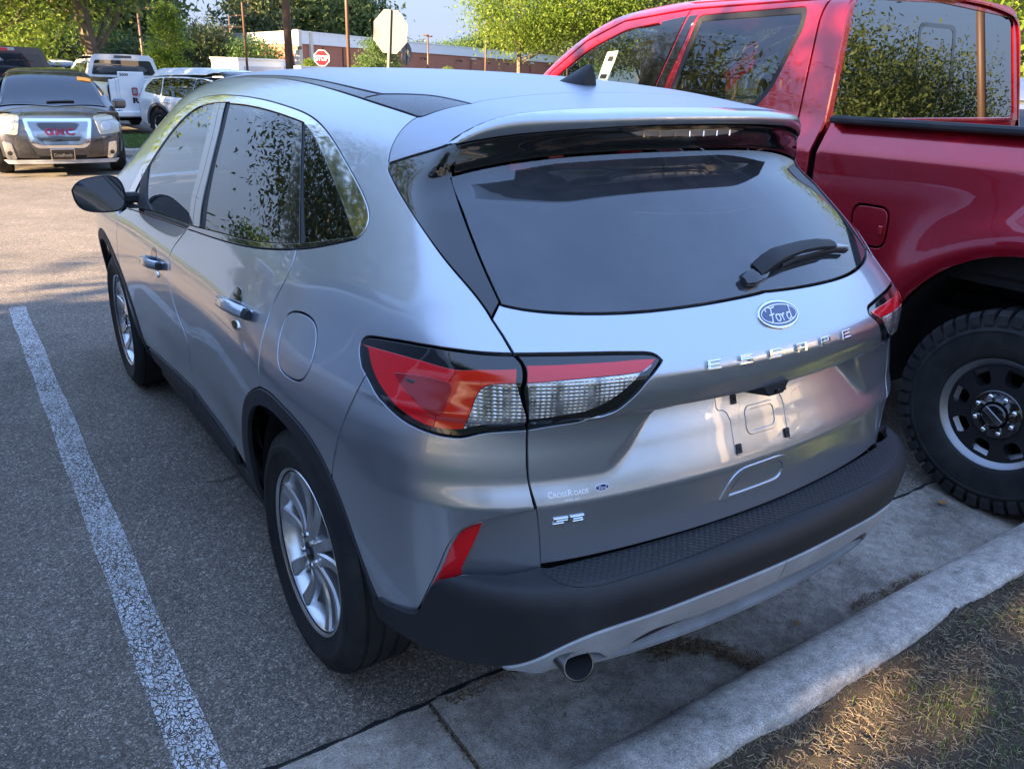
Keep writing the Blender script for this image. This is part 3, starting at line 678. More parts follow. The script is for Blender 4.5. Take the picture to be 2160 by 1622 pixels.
# -- side glass, frames
panel('chrome_frame',loop(dlo_out,diq[::-1],cp3[:1],dir_[::-1],bp3[:1],dif[::-1]),'L',M['chrome'],ESC,both=True,step=.02,off=.001,gap=.0022)
panel('belt_moulding',loop(bt,bb[::-1]),'L',M['gloss'],ESC,both=True,step=.02,off=.002,gap=.0012)
panel('front_door_glass',loop(dif,bp1,cut(bt,bp1[-1],bt[0])),'L',M['glass_light'],ESC,both=True,step=.04,off=-.004,gap=.001)
panel('rear_door_glass',loop(dir_[dir_[:,1]>cp1[0][1]],cp1,cut(bt,cp1[-1],bp3[-1]),bp3[::-1]),'L',M['glass_dark'],ESC,both=True,step=.04,off=-.004,gap=.001)
panel('quarter_glass',loop(diq,cut(bt,diq[-1],cp3[-1]),cp3[::-1]),'L',M['glass_dark'],ESC,both=True,step=.04,off=-.004,gap=.001)
panel('door_pillar',loop(bp1,cut(bt,bp1[-1],bp2[-1]),bp2[::-1]),'L',M['gloss'],ESC,both=True,step=.02,off=-.001,gap=.001)
bp25=bp2[np.linspace(0,len(bp2)-1,40).astype(int)]*.42+bp3[np.linspace(0,len(bp3)-1,40).astype(int)]*.58
panel('window_seal',loop(bp25,cut(bt,bp25[-1],bp3[-1]),bp3[::-1]),'L',M['rubber'],ESC,both=True,step=.02,off=-.006,gap=.0005)
panel('door_pillar',loop(bp2,cut(bt,bp2[-1],bp25[-1]),bp25[::-1]),'L',M['gloss'],ESC,both=True,step=.02,off=-.001,gap=.001)
panel('door_pillar',loop(cp1,cut(bt,cp1[-1],cp2[-1]),cp2[::-1]),'L',M['gloss'],ESC,both=True,step=.02,off=-.002,gap=.001)
panel('window_seal',loop(cp2,cut(bt,cp2[-1],cp3[-1]),cp3[::-1]),'L',M['rubber'],ESC,both=True,step=.02,off=-.004,gap=.001)
panel('mirror_sail',crv('sail',.03),'L',M['plastic'],ESC,both=True,step=.03,off=.001,gap=.001)
# -- cladding
cl=crv('cl_low',.1); 
ai=[]
for k in range(0,41):
    a=math.radians(-6+200*k/40); ai.append((.43*math.cos(a),.372+.43*math.sin(a)))
ai=[p for p in ai if not (p[0]<-.36 and p[1]<.405)]
aiL=np.array([sideP(*p) for p in ai])
ex=[sideP(-.44,.41)]
panel('wheel_arch_trim',loop(aF[::-1],aR,ex,aiL[::-1],[sideP(.50,.31)]),'L',M['plastic'],ESC,both=True,step=.02,off=.004,roll=.003)
of=[(2.71+.485*math.cos(math.radians(-8+200*k/30)),.375+.485*math.sin(math.radians(-8+200*k/30))) for k in range(31)]
inf=[(2.71+.43*math.cos(math.radians(-8+196*k/30)),.372+.43*math.sin(math.radians(-8+196*k/30))) for k in range(31)]
panel('wheel_arch_trim',loop([sideP(*p) for p in of],[sideP(*p) for p in inf[::-1]]),'L',M['plastic'],ESC,both=True,step=.03,off=.004,roll=.003)
low=np.array([p-A([0,0,.075]) for p in np.vstack([fdb,rdb[rdb[:,1]>.69]])])
low=np.array([sideP(p[1],p[2]) for p in low])
fr=fdb[fdb[:,1]<2.17]
panel('door_cladding',loop(fr,s1[-1:],low[(low[:,1]<2.17)&(low[:,1]>s1[-1][1])][::-1]),'L',M['plastic'],ESC,both=True,step=.03,off=.006,roll=.003)
panel('door_cladding',loop(s1[-1:],rdb[rdb[:,1]>.69],low[(low[:,1]<s1[-1][1])][::-1]),'L',M['plastic'],ESC,both=True,step=.03,off=.006,roll=.003)
panel('sill_trim',loop(low[low[:,1]<2.2],[sideP(.56,.34)],[sideP(.50,.25)],[sideP(2.18,.225)]),'L',M['plastic'],ESC,both=True,step=.03,off=-.004)
# -- rear bumper
gt=crv('gb_top',.03); db=crv('dark_bot',.08); gl=crv('g_low',.025); pe=crv('pad_edge',.04); vl=crv('v_low',.04)
def cen(P):
    P=P[P[:,0]<-.004]; P=np.vstack([P,[[0,P[-1][1],P[-1][2]]]]); U=smooth_open(np.vstack([P,mir(P)[::-1][1:]]),.008,.12); k=len(U)//2; m_=smooth_open(P,.008,.02)
    return np.vstack([m_[m_[:,0]<-.25],U[:k+1][U[:k+1][:,0]>=-.25]])
dbc=cen(db); glc_=cen(gl); pec=cen(pe)
inner=mapB(np.array([[u,.56+.15*1.30] for u in np.linspace(0,-.60,16)]))
rear_end=np.array([[ -.60,0,0]])
bumo=invB(gt)
# inner shelf edge lies under the tailgate and the recessed skin
ish=[]
for u in np.linspace(0,-.98,40):
    ish.append((u,.56+.15*1.25))
ishB=mapB(np.array(ish)); 
cor=cut(gt,gt[0],A([-.850,-.668,.615]))            # from the wheel arch round the tip of the painted skin
panel('bumper_cover',sym(loop(ishB[ishB[:,1]<-.55],cor[::-1],[p for p in mapB(np.array([(invB(db[:1])[0][0]-.01,.44)]))],dbc)),'B',M['plastic'],ESC,step=.016,gap=.001,roll=.002,depth=.03)
padi=mapB(np.array([[u,.56+.15*1.22] for u in np.linspace(0,-.60,16)]))
padi=padi[padi[:,0]>-.64]
panel('step_pad',sym(loop(padi,pec)),'B',M['pad'],ESC,step=.016,off=.0012,gap=.001,roll=.001,depth=.004)
panel('lower_garnish',sym(loop(cut(dbc,gl[0],dbc[-1]),glc_[::-1])),'B',M['satin'],ESC,step=.014,off=.004,gap=.0005,roll=.003,depth=.03)
vb=MB(); vb.box(-.44,.44,-.885,-.80,.435,.53,.012); vb.build('lower_valance',M['plastic'],ESC)
vb=MB(); vb.box(-.52,.60,-.74,-.45,.52,.60,.02); vb.box(-.74,.74,-.55,-.47,.50,.62,.02); vb.build('bumper_core',M['black_plain'],ESC)
# ---------------------------------------------------------------- wheels
def wheel_mats(side): # local z -> outwards
    return Matrix(((0,0,-1),(-1,0,0),(0,1,0))).to_4x4() if side<0 else Matrix(((0,0,1),(1,0,0),(0,1,0))).to_4x4()
def tyre_profile(R,w,rim,grooves=4,gd=.007):
    h=w/2; P=[(rim-.012,-h*.80),(rim+.004,-h*.86),(rim+.02,-h*.93),((R+rim)/2,-h*1.0),(R-.035,-h*.95),(R-.012,-h*.84),(R-.004,-h*.72)]
    xs=np.linspace(-h*.62,h*.62,grooves)
    for x in xs: P+=[(R-.001+.0*x,x-.006),(R-gd,x-.004),(R-gd,x+.004),(R-.001,x+.006)]
    P+=[(R-.004,h*.72),(R-.012,h*.84),(R-.035,h*.95),((R+rim)/2+.012,h*.995),((R+rim)/2+.010,h*1.01),((R+rim)/2-.004,h*1.01),((R+rim)/2-.006,h*.995),(rim+.02,h*.93),(rim+.006,h*.87),(rim-.002,h*.85),(rim-.012,h*.80)]
    return P
def escape_wheel(x,y,side,ang):
    Mt=Matrix.Translation((x,y,.362))@wheel_mats(side)@Matrix.Rotation(ang,4,'Z')
    t=MB(); t.rev(tyre_profile(.362,.225,.247),96,Mt)
    # cross sipes on the shoulders
    ty=t.build('tyre',M['tyre'],ESC,True); ty.data.set_sharp_from_angle(angle=.6)
    r=MB(); r.rev([(.205,-.09),(.218,-.085),(.218,.05),(.230,.078),(.236,.088),(.243,.097),(.248,.099),(.251,.094),(.249,.084)],96,Mt)
    r.rev([(.0,.084),(.030,.086),(.052,.084),(.066,.078),(.070,.06),(.070,.03)],48,Mt)
    rim=r.build('rim',M['alloy'],ESC,True); rim.data.set_sharp_from_angle(angle=.6)
    for k in range(5):
        s=MB()
        for sg in (-1,1):
            V=[];n=9
            for i in range(n):
                u=i/(n-1); rr=.052+u*.184; th=sg*(math.radians(15)*(1-u)+math.radians(13.5)*u); wd=.019-.004*math.sin(u*math.pi)+.007*u
                z=.082-.020*math.sin(u*math.pi*.9)+.010*u
                c=Vector((math.cos(th)*rr,math.sin(th)*rr,0)); d=Vector((-math.sin(th),math.cos(th),0))
                V+=[c-d*wd+Vector((0,0,z-.024)),c-d*wd+Vector((0,0,z-.005)),c-d*(wd-.005)+Vector((0,0,z)),c+d*(wd-.005)+Vector((0,0,z+.002)),c+d*wd+Vector((0,0,z-.005)),c+d*wd+Vector((0,0,z-.024))]
            Fc=[(i*6+j,(i+1)*6+j,(i+1)*6+(j+1)%6,i*6+(j+1)%6) for i in range(n-1) for j in range(6)]
            s.add(V,Fc)
        s.v=[tuple(Mt@Matrix.Rotation(2*math.pi*k/5,4,'Z')@Vector(v)) for v in s.v]
        sp_=s.build('spoke',M['alloy'],rim,True); sp_.data.set_sharp_from_angle(angle=.6)
    for k in range(5):
        nMt=Mt@Matrix.Rotation(2*math.pi*(k+.5)/5,4,'Z')@Matrix.Translation((.050,0,0)); n_=MB(); n_.rev([(0,.096),(.006,.0955),(.0085,.093),(.0095,.080)],6,nMt); n_.build('lug_nut',M['chrome'],rim)
    c=MB(); c.rev([(0,.0915),(.024,.0912),(.0285,.089),(.029,.082)],32,Mt); cc=c.build('centre_cap',M['alloy_dark'],rim,True)
    o=MB(); o.prism([(.020*math.cos(a),.009*math.sin(a)) for a in np.linspace(0,2*math.pi,24,endpoint=False)],.0913,.0925,Mt); o.build('emblem',M['ford_blue'],rim)
    d=MB(); d.rev([(.02,.0),(.15,.0),(.152,-.012),(.02,-.012)],48,Mt); d.box(.08,.16,-.06,.06,-.05,.02,.01,Mt@Matrix.Rotation(-ang+math.pi*.85,4,'Z')); d.build('brake_disc',M['brake'],ESC,False)
    lp=MB(); n=20
    for sgn in (0,):
        V=[]
        for i in range(n+1):
            a=math.radians(6+148*i/n)
            for xx in (-.868,-.50): V.append(((xx if side<0 else -xx),y+.425*math.cos(a),.372+.425*math.sin(a)))
        lp.add(V,[(2*i,2*i+1,2*i+3,2*i+2) for i in range(n)])
        V=[((-.50 if side<0 else .50),y+.425*math.cos(math.radians(6+148*i/n)),.372+.425*math.sin(math.radians(6+148*i/n))) for i in range(n+1)]
        lp.add(V,[tuple(range(n+1))])
    lp.build('wheel_liner',M['black_plain'],ESC)
for (x,y,sg,an) in ((-.79,0,-1,.35),(-.79,2.71,-1,.1),(.79,0,1,.5),(.79,2.71,1,.2)): escape_wheel(x,y,sg,an)
# ---------------------------------------------------------------- dark inner shell, floor, cabin
def shell():
    m=MB()
    ys=np.linspace(3.3,-.62,40); zs=np.linspace(.28,1.06,14)
    uv=np.array([(y,z) for y in ys for z in zs]); P=mapL(uv); n=grad(F,P); P=P-n*.035
    f=[]
    for i in range(len(ys)-1):
        for j in range(len(zs)-1):
            c=uv[i*len(zs)+j]+A([-.05,.03]); 
            if min(np.hypot(c[0]-w,c[1]-.372) for w in (0,2.71))<.47 or (c[0]<-.35 and c[1]<.60): continue
            a=i*len(zs)+j; f.append((a,a+1,a+1+len(zs),a+len(zs)))
    m.add([tuple(p) for p in P],f); both('inner_panel',m,M['seam'])
    m=MB(); xs=np.linspace(-.66,.66,24); zs=np.linspace(.60,1.14,12); P=mapR(np.array([(x,z) for x in xs for z in zs])); P=P+A([0,.04,0])
    m.add([tuple(p) for p in P],[(i*12+j,i*12+j+1,(i+1)*12+j+1,(i+1)*12+j) for i in range(23) for j in range(11)]); m.build('inner_panel',M['seam'],ESC)
    m=MB(); m.box(-.55,.55,-.40,3.3,.26,.34); m.box(-.82,.82,.52,2.2,.20,.34); m.box(-.5,.5,-.1,3.2,.19,.24,.02); m.build('underbody',M['black_plain'],ESC)
    m=MB(); m.box(-.78,.78,-.60,2.9,.50,.55); m.box(-.62,.62,-.58,.55,.55,.90,.03); m.build('cabin_floor',M['interior'],ESC)
shell()
def seat(x,y,w,h0=.78):
    s=MB(); s.box(x-w/2,x+w/2,y-.02,y+.50,.58,.82,.05); T_=Matrix.Translation((x,y,.78))@Matrix.Rotation(math.radians(-14),4,'X').inverted()
    s.box(-w/2,w/2,-.12,.03,0,.60,.05,T_); s.build('seat',M['interior'],ESC,True).data.set_sharp_from_angle(angle=.8)
    for hx in ((0,) if w<.7 else (-.36,.0,.36)):
        h=MB(); h.box(hx-.13,hx+.13,-.10,.01,.64,.80,.04,T_); h.tube([T_@Vector((hx-.05,-.04,.58)),T_@Vector((hx-.05,-.04,.66))],.007); h.build('headrest',M['interior'],ESC,True)
seat(0,.55,1.25); seat(-.38,1.45,.52); seat(.38,1.45,.52)
m=MB(); m.box(-.68,.68,2.35,2.9,.80,1.06,.06); m.build('dashboard',M['interior'],ESC)
m=MB(); Tm=Matrix.Translation((-.38,2.20,1.03))@Matrix.Rotation(math.radians(65),4,'X'); m.tube([Tm@Vector((.18*math.cos(a),.18*math.sin(a),0)) for a in np.linspace(0,2*math.pi,33)],.014,8,False); m.box(-.17,.17,-.02,.02,-.01,.01,.005,Tm); m.build('steering_wheel',M['interior'],ESC,True)
# pale headliner edge and roof underside
m=MB(); P=mapT(np.array([(x,y) for x in np.linspace(-.5,.5,9) for y in np.linspace(-.33,2.0,18)])); P=P-A([0,0,.04]); m.add([tuple(p) for p in P],[(i*18+j,i*18+j+1,(i+1)*18+j+1,(i+1)*18+j) for i in range(8) for j in range(17)]); m.build('headliner',M_('grey_headliner',(.22,.21,.20),.9),ESC)
# ---------------------------------------------------------------- decals and letters that follow the body
def plate(name,pts,mat,parent,off=.0,th=.0015,bev=.0006,dom='R',step=.02,holes=()):
    P3=DOM[dom][0](np.array(pts,float)) if not callable(pts) else pts
    return panel(name,P3,dom,mat,parent,step=step,off=off+th,gap=0,roll=bev,depth=th+.001,bstep=.006,holes=[DOM[dom][0](np.array(h,float)) for h in holes])
def textmesh(s,size=1,bold=0,shear=0,space=1):
    c=bpy.data.curves.new('txt','FONT'); c.body=s; c.size=size; c.offset=bold; c.shear=shear; c.space_character=space; c.resolution_u=4
    o=bpy.data.objects.new('txt',c); COL.objects.link(o); dg=bpy.context.evaluated_depsgraph_get(); me=bpy.data.meshes.new_from_object(o.evaluated_get(dg))
    V=np.array([v.co[:] for v in me.vertices]); Fc=[tuple(p.vertices) for p in me.polygons]; bpy.data.objects.remove(o); bpy.data.meshes.remove(me); return V,Fc
def decal(name,s,a,b,h,mat,parent,off=.0008,bold=0,shear=0,dom='R',Fn=None,space=1):
    """text from point a to point b on the surface, letter height h"""
    V,Fc=textmesh(s,1,bold,shear,space); x0,x1=V[:,0].min(),V[:,0].max(); y0,y1=V[:,1].min(),V[:,1].max()
    a=np.array(a,float);b=np.array(b,float); d=b-a; n=np.array([-d[1],d[0]])/np.linalg.norm(d)
    if dom=='Rm': pass
    uv=a+((V[:,0]-x0)/(x1-x0))[:,None]*d+((V[:,1]-y0)/(y1-y0)*h)[:,None]*n
    P,_=surf(uv,dom,Fn,off); return mesh(name,P,Fc,mat,parent)
def stroke(name,lines,w,place,mat,parent):
    """ribbon strokes in a 2D box mapped by place((x,y)->3D)"""
    m=MB()
    for ln in lines:
        L_=smooth_open(np.array(ln,float),.04,.12) if len(ln)>3 else np.array(ln,float)
        t=np.gradient(L_,axis=0); t/=np.linalg.norm(t,axis=1)[:,None]+1e-9; n=np.stack([-t[:,1],t[:,0]],1)*w/2
        A_=place(L_+n);B_=place(L_-n); k=len(L_); m.add([tuple(p) for p in np.vstack([A_,B_])],[(i,i+1,k+i+1,k+i) for i in range(k-1)])
    return m.build(name,mat,parent)
SCRIPT=[ # flowing four-letter script, unit box 0..4 x 0..2
 [(.1,1.35),(.15,1.7),(.45,1.85),(.9,1.7),(1.3,1.72),(1.55,1.85)],[(.95,1.72),(.8,1.3),(.62,.7),(.45,.25),(.2,.1),(0,.3)],[(.35,.95),(.7,1.0),(1.1,1.05)],
 [(1.55,.95),(1.25,.9),(1.1,.55),(1.2,.2),(1.5,.18),(1.72,.5),(1.65,.85),(1.5,.95),(1.75,.85),(2.0,.85)],
 [(2.0,.9),(2.05,.55),(2.05,.15)],[(2.08,.6),(2.25,.9),(2.5,.92)],
 [(3.3,.9),(2.95,.95),(2.7,.6),(2.75,.2),(3.0,.15),(3.25,.45)],[(3.6,1.8),(3.45,1.2),(3.3,.5),(3.35,.18),(3.65,.25)]]
def oval(cx,cz,w,h,name,parent,sc=1,off=.002,tilt=0,dom='R',Fn=None,ring=True):
    an=np.linspace(0,2*math.pi,40,endpoint=False)
    R_=lambda k:[(cx+k*w/2*math.cos(a),cz+(k*w/2-(w-h)/2)*math.sin(a)) for a in an]
    E_=lambda e:[(cx+(w/2-e)*math.cos(a),cz+(h/2-e)*math.sin(a)) for a in an]
    e=w*.038
    b=plate(name,E_(0),M['chrome'] if ring else M['white_ink'],parent,off=0,th=off+.003*(1 if ring else .1),bev=.002 if ring else .0002,dom=dom)[0]
    plate('emblem_field',E_(e),M['ford_blue'],b,off=0,th=off+.0034*(1 if ring else .25),bev=.0003,dom=dom)
    if ring:
        an2=E_(e*1.7);an3=E_(e*2.15); plate('emblem_line',an2,M['white_ink'],b,off=0,th=off+.0038,bev=.0002,dom=dom,holes=[an3])
    pl=lambda q: surf(np.stack([cx+(q[:,0]-1.85)*w*.17,cz+(q[:,1]-.95)*h*.30],1),dom,Fn,off+.0043 if ring else off+.0012)[0]
    stroke('emblem_script',SCRIPT,.15,pl,M['white_ink'],b)
    return b
oval(0,1.1545,.140,.056,'rear_emblem',ESC)
EH=.0185
def letter(ch,cx,cz,w=.038,h=EH,t=.0062,parent=ESC,mat='chrome',name='badge_letter'):
    B={'E':[(0,0,.28,1),(0,0,1,.22),(0,.39,.92,.61),(0,.78,1,1)],'S':[(0,.78,1,1),(0,.39,.25,1),(0,.39,1,.61),(.75,0,1,.61),(0,0,1,.22)],
       'C':[(0,0,.28,1),(0,0,1,.24),(0,.76,1,1)],'A':[(0,0,.26,1),(.74,0,1,1),(0,.78,1,1),(0,.36,1,.54)],'P':[(0,0,.28,1),(0,.78,1,1),(0,.34,1,.54),(.76,.34,1,1)]}[ch]
    m=MB()
    for (x0,y0,x1,y1) in B:
        q=np.array([(cx-w/2+x0*w+(y0)*h*.12,cz-h/2+y0*h),(cx-w/2+x1*w+(y0)*h*.12,cz-h/2+y0*h),(cx-w/2+x1*w+y1*h*.12,cz-h/2+y1*h),(cx-w/2+x0*w+y1*h*.12,cz-h/2+y1*h)])
        P0,n=surf(q,'R',None,-.001); b=.0012; qi=inset(q if area(q)>0 else q[::-1],b); P1=surf(q,'R',None,t-b)[0]; P2=surf(qi,'R',None,t)[0]
        m.add([tuple(p) for p in np.vstack([P0,P1,P2])],[(i,(i+1)%4,4+(i+1)%4,4+i) for i in range(4)]+[(4+i,4+(i+1)%4,8+(i+1)%4,8+i) for i in range(4)]+[(8,9,10,11)])
    return m.build(name,M[mat],parent)
for ch,cx in zip('ESCAPE',(-.249,-.1575,-.066,.027,.1205,.215)): letter(ch,cx+.006 if False else cx,1.0855)
for ch,cx in zip('SE',(-.588,-.551)): letter(ch,cx,.7635,.033,.0150,.0045)
for t_,x0_,x1_,hh_ in (('C',-.614,-.6035,.0135),('ROSS',-.602,-.571,.0102),('R',-.5695,-.5585,.0135),('OADS',-.5565,-.5225,.0102)): decal('dealer_decal',t_,(x0_,.8185),(x1_,.8185),hh_,M['white_ink'],ESC,.0007,.03)
decal('dealer_decal','APEX, NC',(-.580,.8075),(-.544,.8075),.0056,M['white_ink'],ESC,.0007,.03,space=1.2)
oval(-.489,.8255,.034,.015,'dealer_emblem_decal',ESC,off=.0005,ring=False)
# plate bracket pressing
TL=[(-.150,.965),(-.142,.975),(-.078,.975),(-.072,.965),(-.072,.935),(-.078,.925),(-.082,.905),(-.082,.832),(-.090,.824),(-.104,.824),(-.112,.832),(-.112,.905),(-.120,.925),(-.130,.932),(-.145,.934),(-.150,.942)]
plate('plate_pressing',TL,M['silver'],ESC,0,.0016,.0022,step=.012); plate('plate_pressing',[(-x,z) for x,z in TL],M['silver'],ESC,0,.0016,.0022,step=.012)
rr=lambda x0,x1,z0,z1,r,n=6:[(cx_+r*math.cos(a),cz_+r*math.sin(a)) for (cx_,cz_,a0) in ((x1-r,z1-r,0),(x0+r,z1-r,90),(x0+r,z0+r,180),(x1-r,z0+r,270)) for a in [math.radians(a0+90*k/n) for k in range(n+1)]]
plate('plate_pressing',rr(-.062,.050,.862,.930,.018),M['silver'],ESC,0,.0022,.0018,step=.012,holes=[rr(-.052,.040,.872,.920,.013)])
for (x,z) in ((-.093,.952),(.090,.952),(-.099,.840),(.078,.842)):
    for o in [plate('plate_pad',rr(x-.009,x+.009,z-.011,z+.011,.002,2),M['rubber'],ESC,.0015,.003,.0008,step=.02)[0]]:
        plate('screw_hole',rr(x-.003,x+.003,z-.003,z+.003,.0028,4),M['seam'],o,.0045,.0006,.0002,step=.02)
# tailgate grip: raised rim, hollow scoop
go=[(-.150,.716),(-.120,.768),(-.100,.786),(-.080,.792),(.045,.794),(.078,.786),(.094,.765),(.097,.738),(.085,.716),(.070,.711),(-.130,.709)]
gi=[(-.122,.722),(-.098,.762),(-.080,.776),(.040,.778),(.066,.770),(.074,.752),(.070,.732),(.055,.724)]
goS=smooth_open(np.array(go+go[:1]),.008,.02)[:-1]; giS=smooth_open(np.array(gi+gi[:1]),.008,.02)[:-1]
gh=plate('tailgate_grip',goS,M['silver'],ESC,0,.0026,.0022,step=.012,holes=[giS])[0]
def scoop():
    # bowl: depth below the face grows towards the top edge, where the fingers go in
    P=giS if area(giS)>0 else giS[::-1]; rings=[P,inset(P,.004),inset(P,.010)]
    V=[];n=len(P)
    for R_,d in zip(rings,(0.0030,.0,-.002)):
        q,nn=surf(R_,'R',None,0); t=np.clip((R_[:,1]-.722)/.056,0,1); q=q+nn*(d-(d<.002)*(.004+.020*t[:,None]**1.0)); V+=[tuple(p) for p in q]
    f=[(r*n+i,r*n+(i+1)%n,(r+1)*n+(i+1)%n,(r+1)*n+i) for r in range(2) for i in range(n)]+[tuple(2*n+i for i in range(n))]
    mesh('grip_scoop',V,f,M['silver'],gh,True)
scoop()
# camera pod under the lip
cm=MB(); cm.add([(-.075,-.872,1.002),(.0,-.880,1.010),(-.055,-.874,.978),(-.012,-.878,.981),(-.085,-.80,1.0),(.012,-.80,1.005),(-.062,-.80,.965),(-.01,-.80,.967)],[(0,1,3,2),(4,6,7,5),(0,4,5,1),(2,3,7,6),(0,2,6,4),(1,5,7,3)])
co_=cm.build('rear_camera',M['plastic'],ESC); cl_=MB(); cl_.tube([(-.034,-.874,.990),(-.034,-.881,.987)],.007,12); cl_.build('camera_lens',M['gloss'],co_)
# wiper
w0,wn=surf([(-.01,1.226)],'R'); 
def on(x,z,o): return Vector(surf([(x,z)],'R',None,o)[0][0])
wp=MB(); prof=[(-.012,1.233,.018,.020),(.02,1.240,.034,.022),(.055,1.246,.040,.022),(.10,1.250,.040,.019),(.17,1.254,.038,.017),(.25,1.254,.034,.016),(.33,1.250,.028,.014),(.36,1.248,.024,.009)]
pts=[on(x,z,o) for x,z,o,_ in prof]; 
def slab(pts,ws,hs,name,mat,parent=ESC,n=8):
    m=MB();V=[]
    for i,p in enumerate(pts):
        t=(pts[min(i+1,len(pts)-1)]-pts[max(i-1,0)]).normalized(); nn=Vector(grad(F,np.array([p]))[0]); nn=(nn-t*nn.dot(t)).normalized(); b=t.cross(nn)
        for k in range(n):
            a=2*math.pi*k/n; c,s=math.cos(a),math.sin(a); V.append(p+b*ws[i]*math.copysign(abs(c)**.6,c)+nn*hs[i]*math.copysign(abs(s)**.6,s))
    f=[(i*n+k,i*n+(k+1)%n,(i+1)*n+(k+1)%n,(i+1)*n+k) for i in range(len(pts)-1) for k in range(n)]+[tuple(range(n))[::-1],tuple((len(pts)-1)*n+k for k in range(n))]
    m.add(V,f); o=m.build(name,mat,parent,True); o.data.set_sharp_from_angle(angle=.9); return o
wo=slab(pts,[p[3] for p in prof],[.010,.013,.013,.012,.011,.010,.008,.006],'rear_wiper',M['plastic'])
slab([on(x,z,.010) for x,z in ((.09,1.236),(.17,1.244),(.27,1.245),(.38,1.240),(.44,1.232))],[.004]*5,[.009]*5,'wiper_blade',M['rubber'],wo)
slab([on(x,z,.022) for x,z in ((.33,1.249),(.39,1.243),(.435,1.236))],[.006,.006,.003],[.004]*3,'blade_clip',M['satin'],wo)
slab([on(-.055,1.222,.006),on(-.03,1.224,.010),on(.0,1.229,.012),on(.03,1.235,.010)],[.012,.020,.022,.012],[.008,.012,.014,.01],'wiper_boss',M['gloss'],wo)
# roof aerial: shark fin
fin=MB(); V=[]; L_=[(-.062,.030,0),(-.062,.026,.012),(-.066,.004,.062),(-.064,.0035,.078)]
base=topP(-.01,-.02)
sec=[(0,1),(.25,.9),(.5,.66),(.75,.38),(1,.04)]
for (u,wd) in [(k/10,0) for k in range(11)]:
    y=-.075+.155*u; hh=.082*(1-u)**1.1 if u>.08 else .082; wdt=.036*math.sin(math.pi*min(1,(u*.86+.14)))**.6 if u<1 else .003
    hh=.054 if u<.16 else max(.004,.054*(1-((u-.16)/.84)**.9)**.8)
    for k in range(9):
        a=math.pi*k/8; xx=math.cos(a)*wdt*(1-.0*k); zz=math.sin(a)
        xx=math.cos(a)*wdt*(.16+.84*abs(math.cos(a))**1.5); V.append((base[0]+xx,base[1]+y,base[2]-.006+zz*hh))
f=[(i*9+j,i*9+j+1,(i+1)*9+j+1,(i+1)*9+j) for i in range(10) for j in range(8)]+[tuple(range(9))[::-1]]
fin.add(V,f); fo=fin.build('roof_aerial',M['plastic'],ESC,True); fo.data.set_sharp_from_angle(angle=.8)
# door handles
def handle(y,z):
    y0,y1=y+.125,y-.115
    c=sideP(y,z); m=MB(); pts=[];ws=[];hs=[]
    for u,o,w_,h_ in ((0,-.005,.010,.010),(.06,.016,.014,.012),(.2,.034,.0165,.011),(.5,.040,.018,.010),(.8,.036,.018,.011),(.93,.020,.018,.012),(1,-.004,.016,.010)):
        yy=y0+(y1-y0)*u; zz=z-.005+.012*u; p,n=surf([(yy,zz)],'L'); pts.append(Vector(p[0]+n[0]*o)); ws.append(w_);hs.append(h_)
    o=slab(pts,ws,hs,'door_handle',M['silver'],ESC,12)
    pb,_=surf([(y0+(y1-y0)*u,z-.005+.012*u) for u in (.93,1.0,1.07)],'L',None,.012); slab([Vector(p) for p in pb],[.017,.0175,.014],[.014,.014,.008],'handle_end_cap',M['plastic'],o)
    q=[(y+.04+.055*math.cos(a),z+.012+.040*math.sin(a)) for a in np.linspace(0,2*math.pi,24,endpoint=False)]
    panel('handle_cup',mapL(np.array(q)),'L',M['gloss'],o,step=.01,off=.0012,gap=0,roll=.001,depth=.003)
    q=[(y-.03+.035*math.cos(a),z-.040+.014*math.sin(a)) for a in np.linspace(0,2*math.pi,16,endpoint=False)]
    panel('handle_foot',mapL(np.array(q)),'L',M['chrome'],o,step=.01,off=.006,gap=0,roll=.004,depth=.006)
handle(1.49,.920); handle(.40,.992)
# door mirror
mo=[(150,402),(156,388),(172,378),(200,372),(232,369),(250,374),(262,392),(267,415),(266,438),(258,446),(230,449),(195,449),(170,443),(156,425)]
MO=[(-1.113,1.146),(-1.098,1.173),(-1.066,1.192),(-1.012,1.202),(-0.951,1.206),(-0.917,1.194),(-0.899,1.156),(-0.895,1.108),(-0.904,1.06),(-0.921,1.044),(-0.977,1.041),(-1.043,1.045),(-1.089,1.061),(-1.109,1.099)]
def mirror(sg):
    P=smooth_open(np.array(MO+MO[:1]),.012,.03)[:-1]; 
    if area(P)<0:P=P[::-1]
    c=P.mean(0); y0=2.06; n=len(P); m=MB(); V=[]
    for k,(dy,sc_,dx) in enumerate(((.010,.93,0),(0,.975,0),(.006,1.0,0),(.045,.99,.004),(.085,.88,.012),(.115,.66,.022),(.128,.30,.03))):
        for p in P: q=c+(p-c)*sc_; V.append((sg*(q[0]*-1-dx)*-1 if False else q[0]+dx,y0+dy,q[1]-.10*dy))
    f=[(r*n+i,r*n+(i+1)%n,(r+1)*n+(i+1)%n,(r+1)*n+i) for r in range(6) for i in range(n)]+[tuple(6*n+i for i in range(n))]
    if sg>0: V=[(-x,y,z) for x,y,z in V]
    o=mesh('door_mirror',V,f,M['plastic'],ESC,True); o.data.set_sharp_from_angle(angle=.9)
    V=[((c+(p-c)*.93)[0]*(1 if sg<0 else -1),y0+.008,(c+(p-c)*.93)[1]) for p in P]; mesh('mirror_glass',V,[tuple(range(n))],M_('mirror_glass_%d'%(sg+1),(.11,.13,.16),.03,1),o)
    a=MB(); a.box(-.95,-.83,2.09,2.15,1.072,1.118,.012); 
    if sg>0:a.v=[(-x,y,z) for x,y,z in a.v]
    a.build('mirror_arm',M['plastic'],o)
mirror(-1); mirror(1)
